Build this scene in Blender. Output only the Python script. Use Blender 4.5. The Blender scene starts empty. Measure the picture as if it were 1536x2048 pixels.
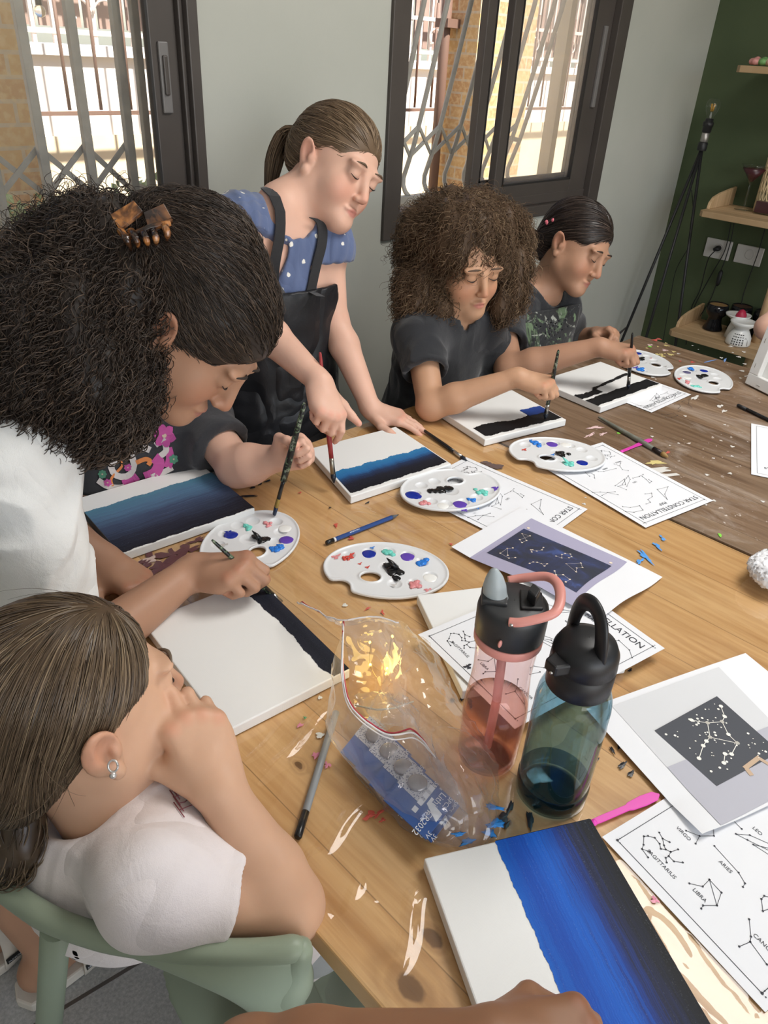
import bpy, math, random
import numpy as np
from mathutils import Vector, Matrix
random.seed(7)
RNG = np.random.default_rng(11)
SC = bpy.context.scene
COL = SC.collection
# ------------------------------------------------------------------ camera
CX, CY, FPX, CAMZ = 768.0, 1024.0, 1500.0, 1.49
_n = np.array([622 - CX, 3450 - CY, FPX]); _n /= np.linalg.norm(_n)
_e2 = np.array([0, 0, 1.0]) - _n * _n[2]; _e2 /= np.linalg.norm(_e2)
_e1 = np.cross(_n, _e2); _e1 = _e1 if _e1[0] > 0 else -_e1
_t = math.radians(46)
CM = np.array([math.cos(_t) * _e1 + math.sin(_t) * _e2, -math.sin(_t) * _e1 + math.cos(_t) * _e2, -_n])
CPOS = np.array([0, 0, CAMZ])
cam_data = bpy.data.cameras.new('camera')
cam = bpy.data.objects.new('camera', cam_data); COL.objects.link(cam)
cam_data.sensor_fit = 'VERTICAL'; cam_data.sensor_height = 36; cam_data.lens = FPX / 2048 * 36
cam_data.clip_start = 0.01; cam_data.clip_end = 100
_mw = Matrix.Identity(4)
for _i in range(3):
    _mw[_i][0] = CM[_i][0]; _mw[_i][1] = -CM[_i][1]; _mw[_i][2] = -CM[_i][2]; _mw[_i][3] = CPOS[_i]
cam.matrix_world = _mw
SC.camera = cam
# ------------------------------------------------------------------ sky, sun, lamps, exposure
SC.view_settings.view_transform = 'Standard'; SC.view_settings.look = 'None'
SC.view_settings.exposure = 0.0; SC.view_settings.gamma = 1.0
W = bpy.data.worlds.new('sky'); SC.world = W; W.use_nodes = True
_nt = W.node_tree; _bg = _nt.nodes['Background']
_sky = _nt.nodes.new('ShaderNodeTexSky'); _sky.sky_type = 'NISHITA'; _sky.sun_disc = False
_sky.sun_elevation = math.radians(50); _sky.sun_rotation = math.radians(200)
_nt.links.new(_sky.outputs[0], _bg.inputs[0]); _bg.inputs[1].default_value = 0.25
def lamp(name, kind, loc, target, energy, size=None, size_y=None, color=(1, 1, 1)):
    l = bpy.data.lights.new(name, kind); l.energy = energy; l.color = color
    if kind == 'AREA':
        l.shape = 'RECTANGLE'; l.size = size; l.size_y = size_y or size
    if kind == 'SUN': l.angle = math.radians(3)
    if kind == 'POINT': l.shadow_soft_size = size
    o = bpy.data.objects.new(name, l); COL.objects.link(o); o.location = loc
    o.rotation_euler = (Vector(target) - Vector(loc)).to_track_quat('-Z', 'Y').to_euler()
    return o
lamp('sun', 'SUN', (2.6, -1, 8), (1.8, 4.2, 0.8), 13.0, color=(1, 0.95, 0.86))
lamp('ceiling_lamp', 'AREA', (1.75, 0.1, 2.62), (1.3, 0.3, 0), 36, 0.9, 0.9, color=(1, 0.97, 0.93))
lamp('front_fill_light', 'AREA', (-0.3, -2.9, 1.5), (0.9, 0.8, 0.8), 58, 2.6, 2.0, color=(0.97, 0.98, 1))  # added soft fill from behind the camera, standing in for an unseen open front
# ------------------------------------------------------------------ helpers
def ray(u, v): return CM @ np.array([u - CX, v - CY, FPX]) / FPX
def at(u, v, x=None, y=None, z=None, d=None):
    """point of the place seen at photo pixel (u, v) on the plane x=, y= or z=, or d metres deep"""
    r = ray(u, v)
    if d is None:
        d = (x / r[0]) if x is not None else (y / r[1]) if y is not None else (z - CAMZ) / r[2]
    return CPOS + r * d
ORG = {}
def tag(o, label=None, cat=None, group=None, kind=None):
    if label: o['label'] = label
    if cat: o['category'] = cat
    if group: o['group'] = group
    if kind: o['kind'] = kind
    return o
def empty(name, loc=(0, 0, 0), label=None, cat=None, group=None):
    o = bpy.data.objects.new(name, None); COL.objects.link(o); o.location = loc
    o.empty_display_size = 0.05
    ORG[o] = np.array(loc, float)
    return tag(o, label, cat, group)
def V3(a): return np.array(a, float)
def nrm(a):
    a = np.asarray(a, float); l = np.linalg.norm(a); return a / l if l > 1e-12 else a
def raw_mesh(name, verts, faces_flat, sizes, mat, parent=None, smooth=False, attrs=None, origin=None):
    verts = np.asarray(verts, float).reshape(-1, 3)
    org = ORG[parent] if parent is not None else (np.array(origin, float) if origin is not None else np.zeros(3))
    me = bpy.data.meshes.new(name)
    nv = len(verts); nl = len(faces_flat); nf = len(sizes)
    me.vertices.add(nv); me.vertices.foreach_set('co', (verts - org).astype(np.float32).ravel())
    me.loops.add(nl); me.loops.foreach_set('vertex_index', np.asarray(faces_flat, np.int32))
    me.polygons.add(nf)
    st = np.concatenate([[0], np.cumsum(sizes)[:-1]]).astype(np.int32) if nf else np.zeros(0, np.int32)
    me.polygons.foreach_set('loop_start', st)
    me.polygons.foreach_set('loop_total', np.asarray(sizes, np.int32))
    if isinstance(smooth, bool): sm = np.full(nf, smooth)
    else: sm = np.asarray(smooth, bool)
    me.polygons.foreach_set('use_smooth', sm)
    me.update(calc_edges=True); me.validate()
    if attrs:
        for k, v in attrs.items():
            v = np.asarray(v, np.float32)
            if v.ndim == 1:
                a = me.attributes.new(k, 'FLOAT', 'POINT'); a.data.foreach_set('value', v)
            else:
                a = me.attributes.new(k, 'FLOAT_VECTOR', 'POINT'); a.data.foreach_set('vector', v.ravel())
    mats = mat if isinstance(mat, (list, tuple)) else [mat]
    for m in mats: me.materials.append(m)
    o = bpy.data.objects.new(name, me); COL.objects.link(o)
    if parent is not None: o.parent = parent
    elif origin is not None: o.location = origin
    ORG[o] = org
    return o
class MB:
    def __init__(s): s.v = []; s.f = []; s.sm = []; s.mi = []; s.m = 0; s.n = 0
    def add(s, verts, faces, smooth=False):
        verts = np.asarray(verts, float).reshape(-1, 3)
        s.v.append(verts)
        for f in faces: s.f.append([i + s.n for i in f]); s.sm.append(smooth); s.mi.append(s.m)
        s.n += len(verts); return s
    def quad(s, a, b, c, d): return s.add([a, b, c, d], [(0, 1, 2, 3)])
    def box(s, lo, hi):
        x0, y0, z0 = lo; x1, y1, z1 = hi
        v = [(x0, y0, z0), (x1, y0, z0), (x1, y1, z0), (x0, y1, z0), (x0, y0, z1), (x1, y0, z1), (x1, y1, z1), (x0, y1, z1)]
        return s.add(v, [(3, 2, 1, 0), (4, 5, 6, 7), (0, 1, 5, 4), (1, 2, 6, 5), (2, 3, 7, 6), (3, 0, 4, 7)])
    def prism(s, poly, t0, t1=None, axis=(0, 0, 1)):
        """poly: list of 3D points (one planar loop); extruded from t0*axis to t1*axis"""
        p = np.asarray(poly, float); a = V3(axis); n = len(p)
        v = np.concatenate([p + a * t0, p + a * t1])
        f = [tuple(range(n - 1, -1, -1)), tuple(range(n, 2 * n))] + [(i, (i + 1) % n, n + (i + 1) % n, n + i) for i in range(n)]
        return s.add(v, f)
    def bar(s, p, q, w, h, up=(0, 0, 1)):
        p, q = V3(p), V3(q); d = nrm(q - p); r = np.cross(d, V3(up))
        if np.linalg.norm(r) < 1e-6: r = np.cross(d, V3((1, 0, 0)))
        r = nrm(r) * w / 2; u = nrm(np.cross(r, d)) * h / 2
        v = [p - r - u, p + r - u, p + r + u, p - r + u, q - r - u, q + r - u, q + r + u, q - r + u]
        return s.add(v, [(3, 2, 1, 0), (4, 5, 6, 7), (0, 1, 5, 4), (1, 2, 6, 5), (2, 3, 7, 6), (3, 0, 4, 7)])
    def tube(s, pts, rad, n=10, caps=True, smooth=True, flat=1.0):
        P = np.asarray(pts, float); m = len(P)
        R = np.full(m, rad) if np.isscalar(rad) else np.asarray(rad, float)
        T = np.gradient(P, axis=0); T /= np.linalg.norm(T, axis=1)[:, None] + 1e-12
        u = np.cross(T[0], (0, 0, 1.0));
        if np.linalg.norm(u) < 1e-3: u = np.cross(T[0], (1.0, 0, 0))
        u = nrm(u); ang = np.linspace(0, 2 * math.pi, n, endpoint=False); vs = []
        for i in range(m):
            u = nrm(u - T[i] * (u @ T[i])); w = np.cross(T[i], u)
            vs.append(P[i] + R[i] * (np.cos(ang)[:, None] * u + flat * np.sin(ang)[:, None] * w))
        f = []
        for i in range(m - 1):
            for j in range(n): f.append((i * n + j, i * n + (j + 1) % n, (i + 1) * n + (j + 1) % n, (i + 1) * n + j))
        s.add(np.concatenate(vs), f, smooth)
        if caps:
            b = s.n - m * n
            s.f.append([b + j for j in range(n - 1, -1, -1)]); s.sm.append(False); s.mi.append(s.m)
            s.f.append([b + (m - 1) * n + j for j in range(n)]); s.sm.append(False); s.mi.append(s.m)
        return s
    def lathe(s, prof, base, axis=(0, 0, 1), n=32, smooth=True, xref=None, sx=1.0):
        """prof: (radius, height) list, revolved about axis through base"""
        a = nrm(axis); x = V3(xref) if xref is not None else np.cross(a, (0, 1.0, 0))
        if np.linalg.norm(x) < 1e-3: x = np.cross(a, (1.0, 0, 0))
        x = nrm(x - a * (x @ a)); y = np.cross(a, x); ang = np.linspace(0, 2 * math.pi, n, endpoint=False)
        ring = np.cos(ang)[:, None] * x * sx + np.sin(ang)[:, None] * y; b = V3(base); vs = []; f = []
        for r, h in prof: vs.append(b + a * h + ring * max(r, 1e-5))
        for i in range(len(prof) - 1):
            for j in range(n): f.append((i * n + j, i * n + (j + 1) % n, (i + 1) * n + (j + 1) % n, (i + 1) * n + j))
        return s.add(np.concatenate(vs), f, smooth)
    def blob(s, c, r, n=12, m=8, noise=0.0, rot=None):
        """squashed, slightly uneven ball"""
        th = np.linspace(0, math.pi, m + 1); ph = np.linspace(0, 2 * math.pi, n, endpoint=False)
        r = V3(r) if np.ndim(r) else np.full(3, float(r)); vs = []; f = []
        for t in th:
            for p in ph:
                k = 1 + noise * (math.sin(3 * p + 2 * t) + math.sin(5 * p - 3 * t + 1)) * math.sin(t)
                vs.append(r * k * V3((math.sin(t) * math.cos(p), math.sin(t) * math.sin(p), math.cos(t))))
        vs = np.array(vs)
        if rot is not None: vs = vs @ np.asarray(rot).T
        for i in range(m):
            for j in range(n): f.append((i * n + j, (i + 1) * n + j, (i + 1) * n + (j + 1) % n, i * n + (j + 1) % n))
        return s.add(vs + V3(c), f, True)
    def build(s, name, mat, parent=None, smooth=None, bevel=0, origin=None, subsurf=0, attrs=None):
        if not s.v: s.v = [np.zeros((0, 3))]
        flat = [i for f in s.f for i in f]; sizes = [len(f) for f in s.f]
        o = raw_mesh(name, np.concatenate(s.v), flat, sizes, mat, parent, s.sm if smooth is None else smooth, attrs, origin)
        if any(s.mi): o.data.polygons.foreach_set('material_index', s.mi)
        if bevel:
            b = o.modifiers.new('bevel', 'BEVEL'); b.width = bevel; b.segments = 2; b.limit_method = 'ANGLE'; b.angle_limit = 0.6
        if subsurf:
            b = o.modifiers.new('subsurf', 'SUBSURF'); b.levels = subsurf; b.render_levels = subsurf
        return o
# ------------------------------------------------------------------ materials
def mat(name, color=(.8, .8, .8), rough=.5, metal=0, spec=.5, trans=0, ior=1.45, emit=None, emit_s=0, coat=0, sss=0, alpha=1, sheen=0):
    m = bpy.data.materials.new(name); m.use_nodes = True
    b = m.node_tree.nodes['Principled BSDF']
    b.inputs['Base Color'].default_value = (*color, 1); b.inputs['Roughness'].default_value = rough
    b.inputs['Metallic'].default_value = metal; b.inputs['Specular IOR Level'].default_value = spec
    b.inputs['Transmission Weight'].default_value = trans; b.inputs['IOR'].default_value = ior
    b.inputs['Coat Weight'].default_value = coat; b.inputs['Alpha'].default_value = alpha
    if sss:
        b.inputs['Subsurface Weight'].default_value = sss; b.inputs['Subsurface Radius'].default_value = (.9, .35, .2)
        b.inputs['Subsurface Scale'].default_value = .006
    if sheen: b.inputs['Sheen Weight'].default_value = sheen; b.inputs['Sheen Roughness'].default_value = .6
    if emit: b.inputs['Emission Color'].default_value = (*emit, 1); b.inputs['Emission Strength'].default_value = emit_s
    m['b'] = b.name
    return m
class NT:
    """short-hand node builder on a material"""
    def __init__(s, m): s.m = m; s.t = m.node_tree; s.b = s.t.nodes['Principled BSDF']
    def n(s, kind, **kw):
        nd = s.t.nodes.new('ShaderNode' + kind)
        for k, v in kw.items():
            if k in nd.inputs.keys() if isinstance(k, str) else False: nd.inputs[k].default_value = v
            else: setattr(nd, k, v)
        return nd
    def l(s, a, b): s.t.links.new(a, b)
    def coord(s, scale=(1, 1, 1), rot=(0, 0, 0), loc=(0, 0, 0), kind='Object', mapped=True):
        if kind == 'World': o = s.n('NewGeometry').outputs['Position']
        else: o = s.n('TexCoord').outputs[kind]
        mp = s.n('Mapping'); mp.inputs['Scale'].default_value = scale; mp.inputs['Rotation'].default_value = rot; mp.inputs['Location'].default_value = loc
        s.l(o, mp.inputs['Vector']); return mp.outputs[0]
    def noise(s, vec, scale=5, detail=4, rough=.5, dist=0):
        nd = s.n('TexNoise'); nd.inputs['Scale'].default_value = scale; nd.inputs['Detail'].default_value = detail
        nd.inputs['Roughness'].default_value = rough; nd.inputs['Distortion'].default_value = dist
        if vec is not None: s.l(vec, nd.inputs['Vector'])
        return nd.outputs['Fac']
    def ramp(s, fac, stops, interp='LINEAR'):
        nd = s.n('ValToRGB'); cr = nd.color_ramp; cr.interpolation = interp
        while len(cr.elements) < len(stops): cr.elements.new(.5)
        for e, (p, c) in zip(cr.elements, stops):
            e.position = p; e.color = (*c, 1) if np.ndim(c) else (c, c, c, 1)
        s.l(fac, nd.inputs[0]); return nd.outputs[0]
    def mix(s, fac, a, b, blend='MIX'):
        nd = s.n('MixRGB'); nd.blend_type = blend
        for i, v in enumerate((fac, a, b)):
            sock = nd.inputs[i]
            if hasattr(v, 'is_linked'): s.l(v, sock)
            elif i == 0: sock.default_value = v
            else: sock.default_value = (*v, 1) if np.ndim(v) else (v, v, v, 1)
        return nd.outputs[0]
    def math(s, op, a, b=0.0):
        nd = s.n('Math'); nd.operation = op
        for sock, v in ((nd.inputs[0], a), (nd.inputs[1], b)):
            if hasattr(v, 'is_linked'): s.l(v, sock)
            else: sock.default_value = v
        return nd.outputs[0]
    def bump(s, h, strength=.3, dist=.01):
        nd = s.n('Bump'); nd.inputs['Strength'].default_value = strength; nd.inputs['Distance'].default_value = dist
        s.l(h, nd.inputs['Height']); s.l(nd.outputs[0], s.b.inputs['Normal']); return nd
    def color(s, sock): s.l(sock, s.b.inputs['Base Color']); return s
    def rough(s, sock): s.l(sock, s.b.inputs['Roughness']); return s
    def attr(s, name, out='Fac'):
        nd = s.n('Attribute'); nd.attribute_name = name; return nd.outputs[out]
def varied(name, c0, c1, scale=8, rough=.5, bump=0, bscale=60, spec=.5, bdist=.002, **kw):
    m = mat(name, c0, rough, spec=spec, **kw); t = NT(m); v = t.coord()
    t.color(t.ramp(t.noise(v, scale, 5), [(.3, c0), (.7, c1)]))
    if bump: t.bump(t.noise(v, bscale, 3), bump, bdist)
    return m
def thin_glass(name, tint=(1, 1, 1), gloss=.12, dust_haze=.0, haze_col=(.9, .88, .8), rough=.02, ior=1.4):
    m = bpy.data.materials.new(name); m.use_nodes = True; nt = m.node_tree; nt.nodes.clear()
    out = nt.nodes.new('ShaderNodeOutputMaterial'); tr = nt.nodes.new('ShaderNodeBsdfTransparent'); tr.inputs[0].default_value = (*tint, 1)
    gl = nt.nodes.new('ShaderNodeBsdfGlossy'); gl.inputs['Roughness'].default_value = rough
    fr = nt.nodes.new('ShaderNodeFresnel'); geo = nt.nodes.new('ShaderNodeNewGeometry'); mr = nt.nodes.new('ShaderNodeMapRange'); mr.name = 'ior'
    mr.inputs['To Min'].default_value = ior; mr.inputs['To Max'].default_value = 1 / ior; nt.links.new(geo.outputs['Backfacing'], mr.inputs[0]); nt.links.new(mr.outputs[0], fr.inputs[0])
    mx = nt.nodes.new('ShaderNodeMixShader'); nt.links.new(fr.outputs[0], mx.inputs[0]); nt.links.new(tr.outputs[0], mx.inputs[1]); nt.links.new(gl.outputs[0], mx.inputs[2])
    last = mx.outputs[0]
    if dust_haze:
        df = nt.nodes.new('ShaderNodeBsdfTranslucent'); df.inputs[0].default_value = (*haze_col, 1)
        m2 = nt.nodes.new('ShaderNodeMixShader'); m2.inputs[0].default_value = dust_haze
        nt.links.new(last, m2.inputs[1]); nt.links.new(df.outputs[0], m2.inputs[2]); last = m2.outputs[0]
    nt.links.new(last, out.inputs[0]); return m
# ------------------------------------------------------------------ smooth solids: distance field -> mesh
class Solid:
    def __init__(s): s.ops = []
    def cone(s, a, b, ra, rb=None, k=.01, op='add'):
        s.ops.append(('c', V3(a), V3(b), float(ra), float(ra if rb is None else rb), k, op)); return s
    def chain(s, pts, rads, k=.01, op='add'):
        for i in range(len(pts) - 1): s.cone(pts[i], pts[i + 1], rads[i], rads[i + 1], k if i == 0 else min(k, .006) if False else k, op)
        return s
    def ell(s, c, r, R=None, k=.01, op='add'):
        s.ops.append(('e', V3(c), V3(r) if np.ndim(r) else np.full(3, float(r)), np.eye(3) if R is None else np.asarray(R, float), 0, k, op)); return s
    def flat(s, a, b, ra, rb, axis, f, k=.01, op='add'):
        """cone squashed by f along axis"""
        s.ops.append(('f', V3(a), V3(b), (float(ra), float(rb)), (nrm(axis), float(f)), k, op)); return s
    def plane(s, p, nrm_, k=.0, op='sub'):
        """half space on the side nrm_ points to"""
        s.ops.append(('p', V3(p), nrm(nrm_), 0, 0, k, op)); return s
    def fn(s, f, k=0, op='add'):
        s.ops.append(('g', f, None, 0, 0, k, op)); return s
    @staticmethod
    def dist(o, P):
        t = o[0]
        if t == 'c' or t == 'f':
            a, b = o[1], o[2]
            if t == 'c': ra, rb = o[3], o[4]; Q = P
            else:
                ra, rb = o[3]; ax, f = o[4]
                Q = P + ((P - a) @ ax)[..., None] * ax * (1 / f - 1); b = b + ((b - a) @ ax) * ax * (1 / f - 1)
            ab = b - a; L2 = max(ab @ ab, 1e-12); pa = Q - a
            h = np.clip((pa @ ab) / L2, 0, 1); d = np.linalg.norm(pa - h[..., None] * ab, axis=-1) - (ra + (rb - ra) * h)
            return d * (o[4][1] ** .5 if t == 'f' else 1)
        if t == 'e':
            q = (P - o[1]) @ o[3]; k0 = np.linalg.norm(q / o[2], axis=-1); k1 = np.linalg.norm(q / o[2] ** 2, axis=-1) + 1e-9
            return np.where(k0 < 1e-6, -o[2].min(), k0 * (k0 - 1) / k1)
        if t == 'p': return -((P - o[1]) @ o[2])
        return o[1](P)
    def eval(s, P, cen=None, R=0):
        d = np.full(P.shape[:-1], 1e3)
        for o in s.ops:
            k, op = o[5], o[6]
            if cen is not None and o[0] not in ('p', 'g'):
                dc = s.dist(o, cen); idx = np.where(dc < R * 1.7 + k + .01)[0] if op != 'int' else np.arange(len(P))
                if len(idx) == 0: continue
                Q = P[idx]; e = d[idx]
            else: idx = None; Q = P; e = d
            pd = s.dist(o, Q)
            if op == 'add':
                if k > 0: h = np.clip(.5 + .5 * (e - pd) / k, 0, 1); r = e + (pd - e) * h - k * h * (1 - h)
                else: r = np.minimum(e, pd)
            else:
                q = -pd if op == 'sub' else pd
                if k > 0: h = np.clip(.5 - .5 * (e - q) / k, 0, 1); r = e + (q - e) * h + k * h * (1 - h)
                else: r = np.maximum(e, q)
            if idx is None: d = r
            else: d[idx] = r
        return d
    def mesh(s, lo, hi, vox, n=8, lip=1.35, smooth=1):
        lo, hi = V3(lo), V3(hi); nb = np.maximum(np.ceil((hi - lo) / (vox * n)).astype(int), 1)
        g = np.stack(np.meshgrid(*[np.arange(k) for k in nb], indexing='ij'), -1).reshape(-1, 3)
        R = vox * n * .5 * 1.7321; cen = lo + (g + .5) * vox * n; keep = []
        for i in range(0, len(cen), 20000):
            d = s.eval(cen[i:i + 20000]); keep.append(np.abs(d) < R * lip + .004)
        g = g[np.concatenate(keep)]; loc = np.stack(np.meshgrid(*[np.arange(n + 1)] * 3, indexing='ij'), -1).reshape(-1, 3)
        dims = nb * n + 2; vs = []; keys = []; fq = []
        E = [((0, 0, 0), (1, 0, 0)), ((0, 1, 0), (1, 1, 0)), ((0, 0, 1), (1, 0, 1)), ((0, 1, 1), (1, 1, 1)), ((0, 0, 0), (0, 1, 0)), ((1, 0, 0), (1, 1, 0)), ((0, 0, 1), (0, 1, 1)), ((1, 0, 1), (1, 1, 1)), ((0, 0, 0), (0, 0, 1)), ((1, 0, 0), (1, 0, 1)), ((0, 1, 0), (0, 1, 1)), ((1, 1, 0), (1, 1, 1))]
        def key(c): return (c[:, 0].astype(np.int64) * dims[1] + c[:, 1]) * dims[2] + c[:, 2]
        for i in range(0, len(g), 300):
            gb = g[i:i + 300]; P = lo + (gb[:, None, :] * n + loc[None]) * vox
            D = s.eval(P, lo + (gb + .5) * vox * n, R).reshape(-1, n + 1, n + 1, n + 1)
            D = np.where(np.abs(D) < 1e-9, 1e-9, D); c = [D[:, a:a + n, b:b + n, e:e + n] for a in (0, 1) for b in (0, 1) for e in (0, 1)]
            C = np.stack(c, -1); neg = (C < 0).sum(-1); act = np.where((neg > 0) & (neg < 8)); C = C[act]
            if len(C) == 0: continue
            cell = gb[act[0]] * n + np.stack(act[1:], 1); acc = np.zeros((len(C), 3)); cnt = np.zeros(len(C))
            for p, q in E:
                a_ = C[:, p[0] * 4 + p[1] * 2 + p[2]]; b_ = C[:, q[0] * 4 + q[1] * 2 + q[2]]; m = (a_ < 0) != (b_ < 0)
                tt = np.where(m, a_ / np.where(m, a_ - b_, 1), 0); pos = np.array(p) + tt[:, None] * (np.array(q) - np.array(p)); acc += pos * m[:, None]; cnt += m
            vs.append(lo + (cell + acc / cnt[:, None]) * vox); keys.append(key(cell))
            for ax in range(3):
                b_ = C[:, (4, 2, 1)[ax]]; a_ = C[:, 0]; m = (a_ < 0) != (b_ < 0); e1 = np.eye(3, dtype=int)[(ax + 1) % 3]; e2 = np.eye(3, dtype=int)[(ax + 2) % 3]; cc = cell[m]
                q = np.stack([key(cc), key(cc - e1), key(cc - e1 - e2), key(cc - e2)], 1); fl = a_[m] < 0; q[~fl] = q[~fl][:, ::-1]; fq.append(q)
        v = np.concatenate(vs); kk = np.concatenate(keys); od = np.argsort(kk); kk = kk[od]; v = v[od]; q = np.concatenate(fq)
        ix = np.clip(np.searchsorted(kk, q), 0, len(kk) - 1); ok = (kk[ix] == q).all(1); q = ix[ok]
        for _ in range(smooth):
            a = np.zeros_like(v); cn = np.zeros(len(v))
            for e in ((0, 1), (1, 2), (2, 3), (3, 0)):
                np.add.at(a, q[:, e[0]], v[q[:, e[1]]]); np.add.at(a, q[:, e[1]], v[q[:, e[0]]]); np.add.at(cn, q[:, e[0]], 1); np.add.at(cn, q[:, e[1]], 1)
            v = v + .5 * (a / np.maximum(cn, 1)[:, None] - v)
        return v, q
def solid_obj(name, v, q, m, parent=None, attrs=None, origin=None):
    return raw_mesh(name, v, q.ravel(), np.full(len(q), 4), m, parent, True, attrs, origin)
def rotz(a): c, s_ = math.cos(a), math.sin(a); return np.array([[c, -s_, 0], [s_, c, 0], [0, 0, 1.0]])
def frame(y, z):
    """columns x, y, z: y kept, z made square to it"""
    y = nrm(y); z = nrm(V3(z) - y * (V3(z) @ y)); return np.stack([np.cross(y, z), y, z], 1)
def wav(P, f, seed=0, axes=((1, .3, .2), (.2, 1, .4), (.5, -.3, 1), (-.7, .6, .3))):
    """cheap smooth noise, about -1..1"""
    r = np.random.default_rng(seed); o = 0
    for i in range(7):
        d = r.normal(size=3); d /= np.linalg.norm(d); o = o + np.sin((P @ d) * f * (.6 + .25 * i) + r.uniform(0, 6.28)) / 3.2
    return o
def frac_noise(x, seed=0):
    """1-D smooth noise"""
    r = np.random.default_rng(seed); return sum(np.sin(x * f * r.uniform(.8, 1.2) + r.uniform(0, 6.28)) / (1 + i) for i, f in enumerate((7, 17, 37, 71, 140))) / 2
# ------------------------------------------------------------------ the room
YW, XG, TZ = 1.75, 3.65, 0.74
M_wall = varied('grey_wall_paint', (.40, .405, .36), (.44, .44, .395), 3, .75, .08, 120)
M_green = varied('green_wall_paint', (.050, .072, .032), (.075, .10, .047), 2.2, .7, .1, 90)
M_ceil = mat('ceiling_white', (.8, .8, .78), .9)
M_frame = varied('dark_bronze_aluminium', (.060, .050, .045), (.075, .063, .056), 6, .42)
M_frame2 = mat('dark_rubber_seal', (.02, .018, .017), .6)
M_handle = mat('grey_latch_plastic', (.16, .15, .145), .45)
M_glass = thin_glass('clear_window_glass', dust_haze=.06, haze_col=(1, .95, .85))  # faint pale haze mixed into the glass, imitating window glare
M_glass2 = thin_glass('dusty_window_glass', dust_haze=.16, haze_col=(1, .93, .8))
M_gate = varied('grey_painted_steel', (.30, .29, .26), (.38, .36, .32), 30, .45)
M_gate1 = varied('weathered_steel', (.17, .17, .155), (.24, .235, .21), 30, .5)
M_floor = mat('grey_speckled_tile', (.45, .45, .44), .35)
t = NT(M_floor); v = t.coord(kind='World')
br = t.n('TexBrick'); br.offset = 0.0; br.inputs['Scale'].default_value = 1.0
br.inputs['Brick Width'].default_value = .46; br.inputs['Row Height'].default_value = .46; br.inputs['Mortar Size'].default_value = .004
mp = t.coord(rot=(0, 0, math.radians(8)), loc=(.12, .08, 0), kind='World'); t.l(mp, br.inputs['Vector'])
sp = t.ramp(t.noise(v, 160, 3, .7), [(.35, (.29, .29, .285)), (.5, (.40, .40, .39)), (.68, (.55, .55, .54))])
sp = t.mix(.35, sp, t.ramp(t.noise(v, 9, 4), [(.3, (.33, .33, .32)), (.7, (.5, .5, .49))]))
for s_ in ('Color1', 'Color2'): t.l(sp, br.inputs[s_])
br.inputs['Mortar'].default_value = (.10, .085, .075, 1); t.color(br.outputs['Color'])
def struct(o): return tag(o, kind='structure')
struct(MB().box((-2.2, -3.4, -.1), (XG + .2, YW + .2, 0)).build('floor', M_floor))
struct(MB().box((-2.2, -3.4, 2.7), (XG + .2, YW + .22, 2.8)).build('ceiling', M_ceil))
WS, WT = .975, 2.2
W1 = (-.75, 1.104); W2 = (1.722, 2.95); YO = YW + .133
b = MB()
b.box((-2.2, YW, 0), (XG + .2, YO, WS)); b.box((-2.2, YW, WT), (XG + .2, YO, 2.7))
b.box((-2.2, YW, WS), (W1[0], YO, WT)); b.box((W1[1], YW, WS), (W2[0], YO, WT)); b.box((W2[1], YW, WS), (XG + .2, YO, WT))
struct(b.build('wall_back', M_wall))
struct(MB().box((XG, -3.4, 0), (XG + .2, YW, 2.7)).build('wall_right', M_green))
struct(MB().box((-2.3, -3.4, 0), (-2.2, YO, 2.7)).build('wall_left', M_wall))
M_render = varied('beige_outer_render', (.70, .58, .40), (.78, .66, .47), 6, .9, .2, 70)
# window with its frame, sashes and glass
def window(name, x0, x1, y):
    w = empty(name, (x0, y, WS)); tag(w, kind='structure'); return w
w2 = window('window_2', W2[0], W2[1], YW)
f = MB(); e = .012
f.box((W2[0], YW - e, WS), (W2[0] + .07, YW + .09, WT)); f.box((W2[1] - .075, YW - e, WS), (W2[1], YW + .09, WT))
f.box((W2[0] + .07, YW - e, WS), (W2[1] - .075, YW + .09, WS + .04)); f.box((W2[0] + .07, YW - e, WT - .06), (W2[1] - .075, YW + .09, WT))
f.box((W2[0] + .07, YW + .012, WS + .04), (W2[1] - .075, YW + .09, WS + .075))
f.box((W2[1] - .095, YW + .02, WS + .06), (W2[1] - .088, YW + .03, WT - .06))
f.build('window_frame', M_frame, w2, bevel=.003)
def sash(par, x0, x1, y, z0, z1, sw, rail, gmat, lw=None):
    s = MB(); lw = lw or sw
    s.box((x0, y, z0), (x0 + lw, y + .03, z1)); s.box((x1 - sw, y, z0), (x1, y + .03, z1))
    s.box((x0 + lw, y, z0), (x1 - sw, y + .03, z0 + rail)); s.box((x0 + lw, y, z1 - .05), (x1 - sw, y + .03, z1))
    o = s.build('sash', M_frame, par, bevel=.003)
    MB().box((x0 + lw - .004, y + .013, z0 + rail - .004), (x1 - sw + .004, y + .017, z1 - .046)).build('glass', gmat, o)
    g = MB(); q = .006
    g.box((x0 + lw, y - .001, z0 + rail), (x0 + lw + q, y + .012, z1 - .05)); g.box((x1 - sw - q, y - .001, z0 + rail), (x1 - sw, y + .012, z1 - .05))
    g.box((x0 + lw, y - .001, z0 + rail), (x1 - sw, y + .012, z0 + rail + q)); g.build('glazing_seal', M_frame2, o)
    return o
sa = sash(w2, 2.285, 2.872, YW + .014, WS + .042, WT - .06, .11, .075, M_glass2, lw=.046)
sb = sash(w2, 2.205, 2.868, YW + .056, WS + .078, WT - .06, .07, .05, M_glass, lw=.045)
MB().box((2.815, YW + .004, 1.34), (2.835, YW + .014, 1.60)).build('latch', M_handle, sa, bevel=.002)
w1 = window('window_1', W1[0], W1[1], YW)
f = MB()
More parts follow.
